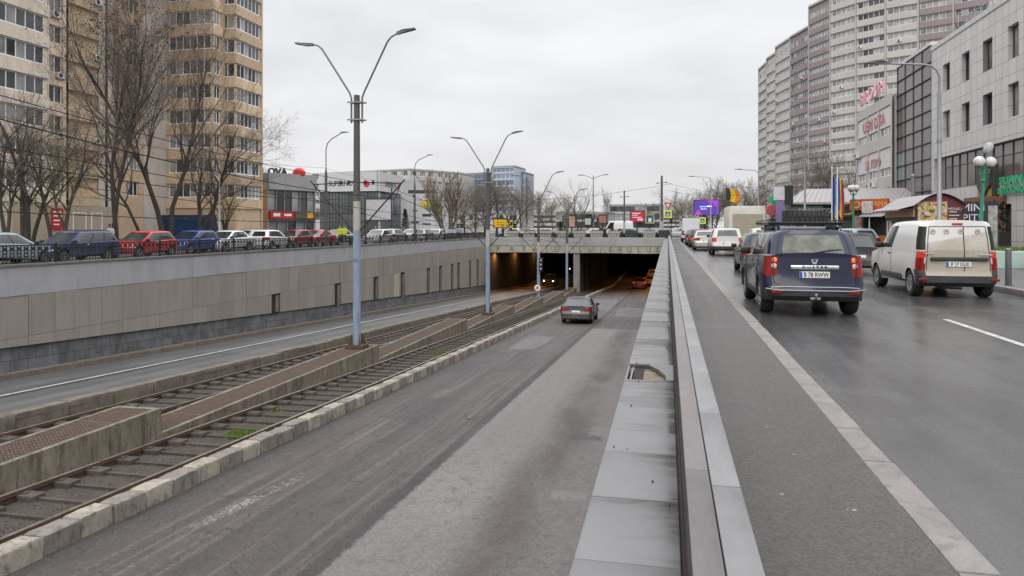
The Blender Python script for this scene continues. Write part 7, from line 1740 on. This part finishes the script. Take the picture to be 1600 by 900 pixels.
# shop entrance of the white building: brown portal, shield sign, green letters
Mx = facing((XR, 57.8), (XR, 30), 0); sx = lambda px: 57.8 - y_at(px, XR)
br = pm('brown_portal', (.17, .075, .045), .6, .15, 1)
pt_ = thing('shop_portal', 'brown framed shop entrance under a dark shield sign', 'entrance', (0, 0, 0)); xa_, xb_ = sx(1540), sx(1573)
b = MB(); b.box(xa_, xa_ + .5, -1.2, -.05, .1, 3.1, 0, Mx); b.box(xb_ - 1.1, xb_, -1.2, -.05, .1, 3.1, 0, Mx); b.box(xa_, xb_, -1.2, -.05, 3.1, 3.45, 0, Mx); b.build('frame', br, pt_); b = MB(); b.box(xa_ + .5, xb_ - 1.1, -.5, -.06, .1, 3.1, 0, Mx); b.build('door', M['frame_dark'], pt_)
ss = thing('shop_sign', 'dark shield sign with gold letters above the brown entrance', 'sign', (0, 0, 0)); xc = (sx(1541) + sx(1560)) / 2; b = MB(); b.prism([(-.85, .95), (-.85, -.2), (0, -.9), (.85, -.2), (.85, .95)], 0, .12, 0, Mx @ Matrix.Translation((xc, -.4, 4.35)) @ Matrix.Rotation(R(90), 4, 'X')); b.box(xc - 1, xc + 1, -.4, -.06, 3.46, 5.4, 0, Mx); pn = b.build('shield', M['frame_dark'], ss); b = MB(); b.text('TS', .9, Mx @ Matrix.Translation((xc, -.53, 4.6)) @ Matrix.Rotation(R(90), 4, 'X'), 0, .01); b.box(xc - .95, xc + .95, -.42, -.405, 3.5, 3.95, 0, Mx); b.build('gold_letters', pm('dull_gold', (.24, .17, .05), .5), pn)
gsn = thing('shop_sign', 'green two line letter sign at the right frame edge', 'sign', (0, 0, 0)); b = MB(); xg = sx(1598); xg = (sx(1572) + sx(1600)) / 2; b.text('SUAN', .62, Mx @ Matrix.Translation((xg, -.2, 4.3)) @ Matrix.Rotation(R(90), 4, 'X'), 0, .05, sx=1.7, bold=.02); b.text('BEYOUNG', .5, Mx @ Matrix.Translation((xg, -.2, 3.74)) @ Matrix.Rotation(R(90), 4, 'X'), 0, .05, sx=1.3, bold=.02); b.build('letters', emis('green_letters', (.01, .32, .12), .08, (.012, .25, .11)), gsn)
tr = MB(); tr.box(-6, 28, -3.2, -.01, .1, .55, 0, Mx); tr.box(-6, 28, -3.6, -3.2, .1, .33, 0, Mx); tag(tr.build('terrace', pm('terrace_stone', (.24, .22, .2), .7, .12, 1), None), 'stone terrace step along the front of the white building', 'terrace'); 
for k, px in enumerate((1549, 1566)):
    Y = y_at(px, XR - 1.6); t = thing('potted_cypress', 'slim dark spiral shrub in a tall pot, %s of the brown entrance' % ('left' if k == 0 else 'right'), 'potted plant', (XR - 1.6, Y, .55), 0, 'potted shrubs by the brown entrance'); b = MB(); b.prism([(-.22, -.22), (.22, -.22), (.22, .22), (-.22, .22)], 0, .9); b.build('pot', M['iron'], t); b = MB(); rr = random.Random(k)
    for i in range(400): f = rr.random(); g = f * 18 + rr.gauss(0, .4); rad = .26 * (1 - f * .8); c = Vector((rad * math.cos(g), rad * math.sin(g), .95 + f * 1.5)); b.add([c + Vector((rr.gauss(0, .07), rr.gauss(0, .07), rr.gauss(0, .06))) for _ in range(3)], [(0, 1, 2)])
    b.build('foliage', M['conifer'], t)
# green planter wall and bollards
gp_ = thing('planter', 'low pale green planter wall with grass on top at the right edge', 'planter', (0, 0, 0)); b = MB(); b.cbox(11.9, 19, 30.2, 32.2, .1, .76, .03); b.build('wall', pm('pale_green_wall', (.36, .46, .40), .8, .1, .8, stain=(.3, .36, .3), stain_amt=.5), gp_); b = MB(); rr = random.Random(2)
for k in range(3000):
    c = Vector((rr.uniform(12, 18.8), rr.uniform(30.3, 32.1), .76)); g = rr.uniform(0, 6.28); b.add([c, c + Vector((.02 * math.cos(g), .02 * math.sin(g), 0)), c + Vector((rr.gauss(0, .04), rr.gauss(0, .04), rr.uniform(.08, .22)))], [(0, 1, 2)])
o = b.build('grass_top', pm('planter_grass', (.09, .13, .03), .9, .3), gp_); o['kind'] = 'stuff'
for k, y in enumerate((21.1, 13.6)):
    t = thing('bollard', 'dark grey steel bollard with pale cap on the right kerb' if k == 0 else 'second dark steel bollard nearer the camera on the right kerb', 'bollard', (8.78, y, .13), 0, 'bollards on the right kerb'); b = MB(); b.tube([(0, 0, 0), (0, 0, .93), (0, 0, .95)], [.075, .075, .06], 16); b.lathe([(.11, 0), (.11, .015), (.07, .02)], 16); b.build('post', pm('bollard_grey', (.07, .075, .085), .5), t, 40); b = MB(); b.tube([(0, 0, .95), (0, 0, .965), (0, 0, .98)], [.072, .07, .03], 16); b.build('cap', M['steel'], t, 40)
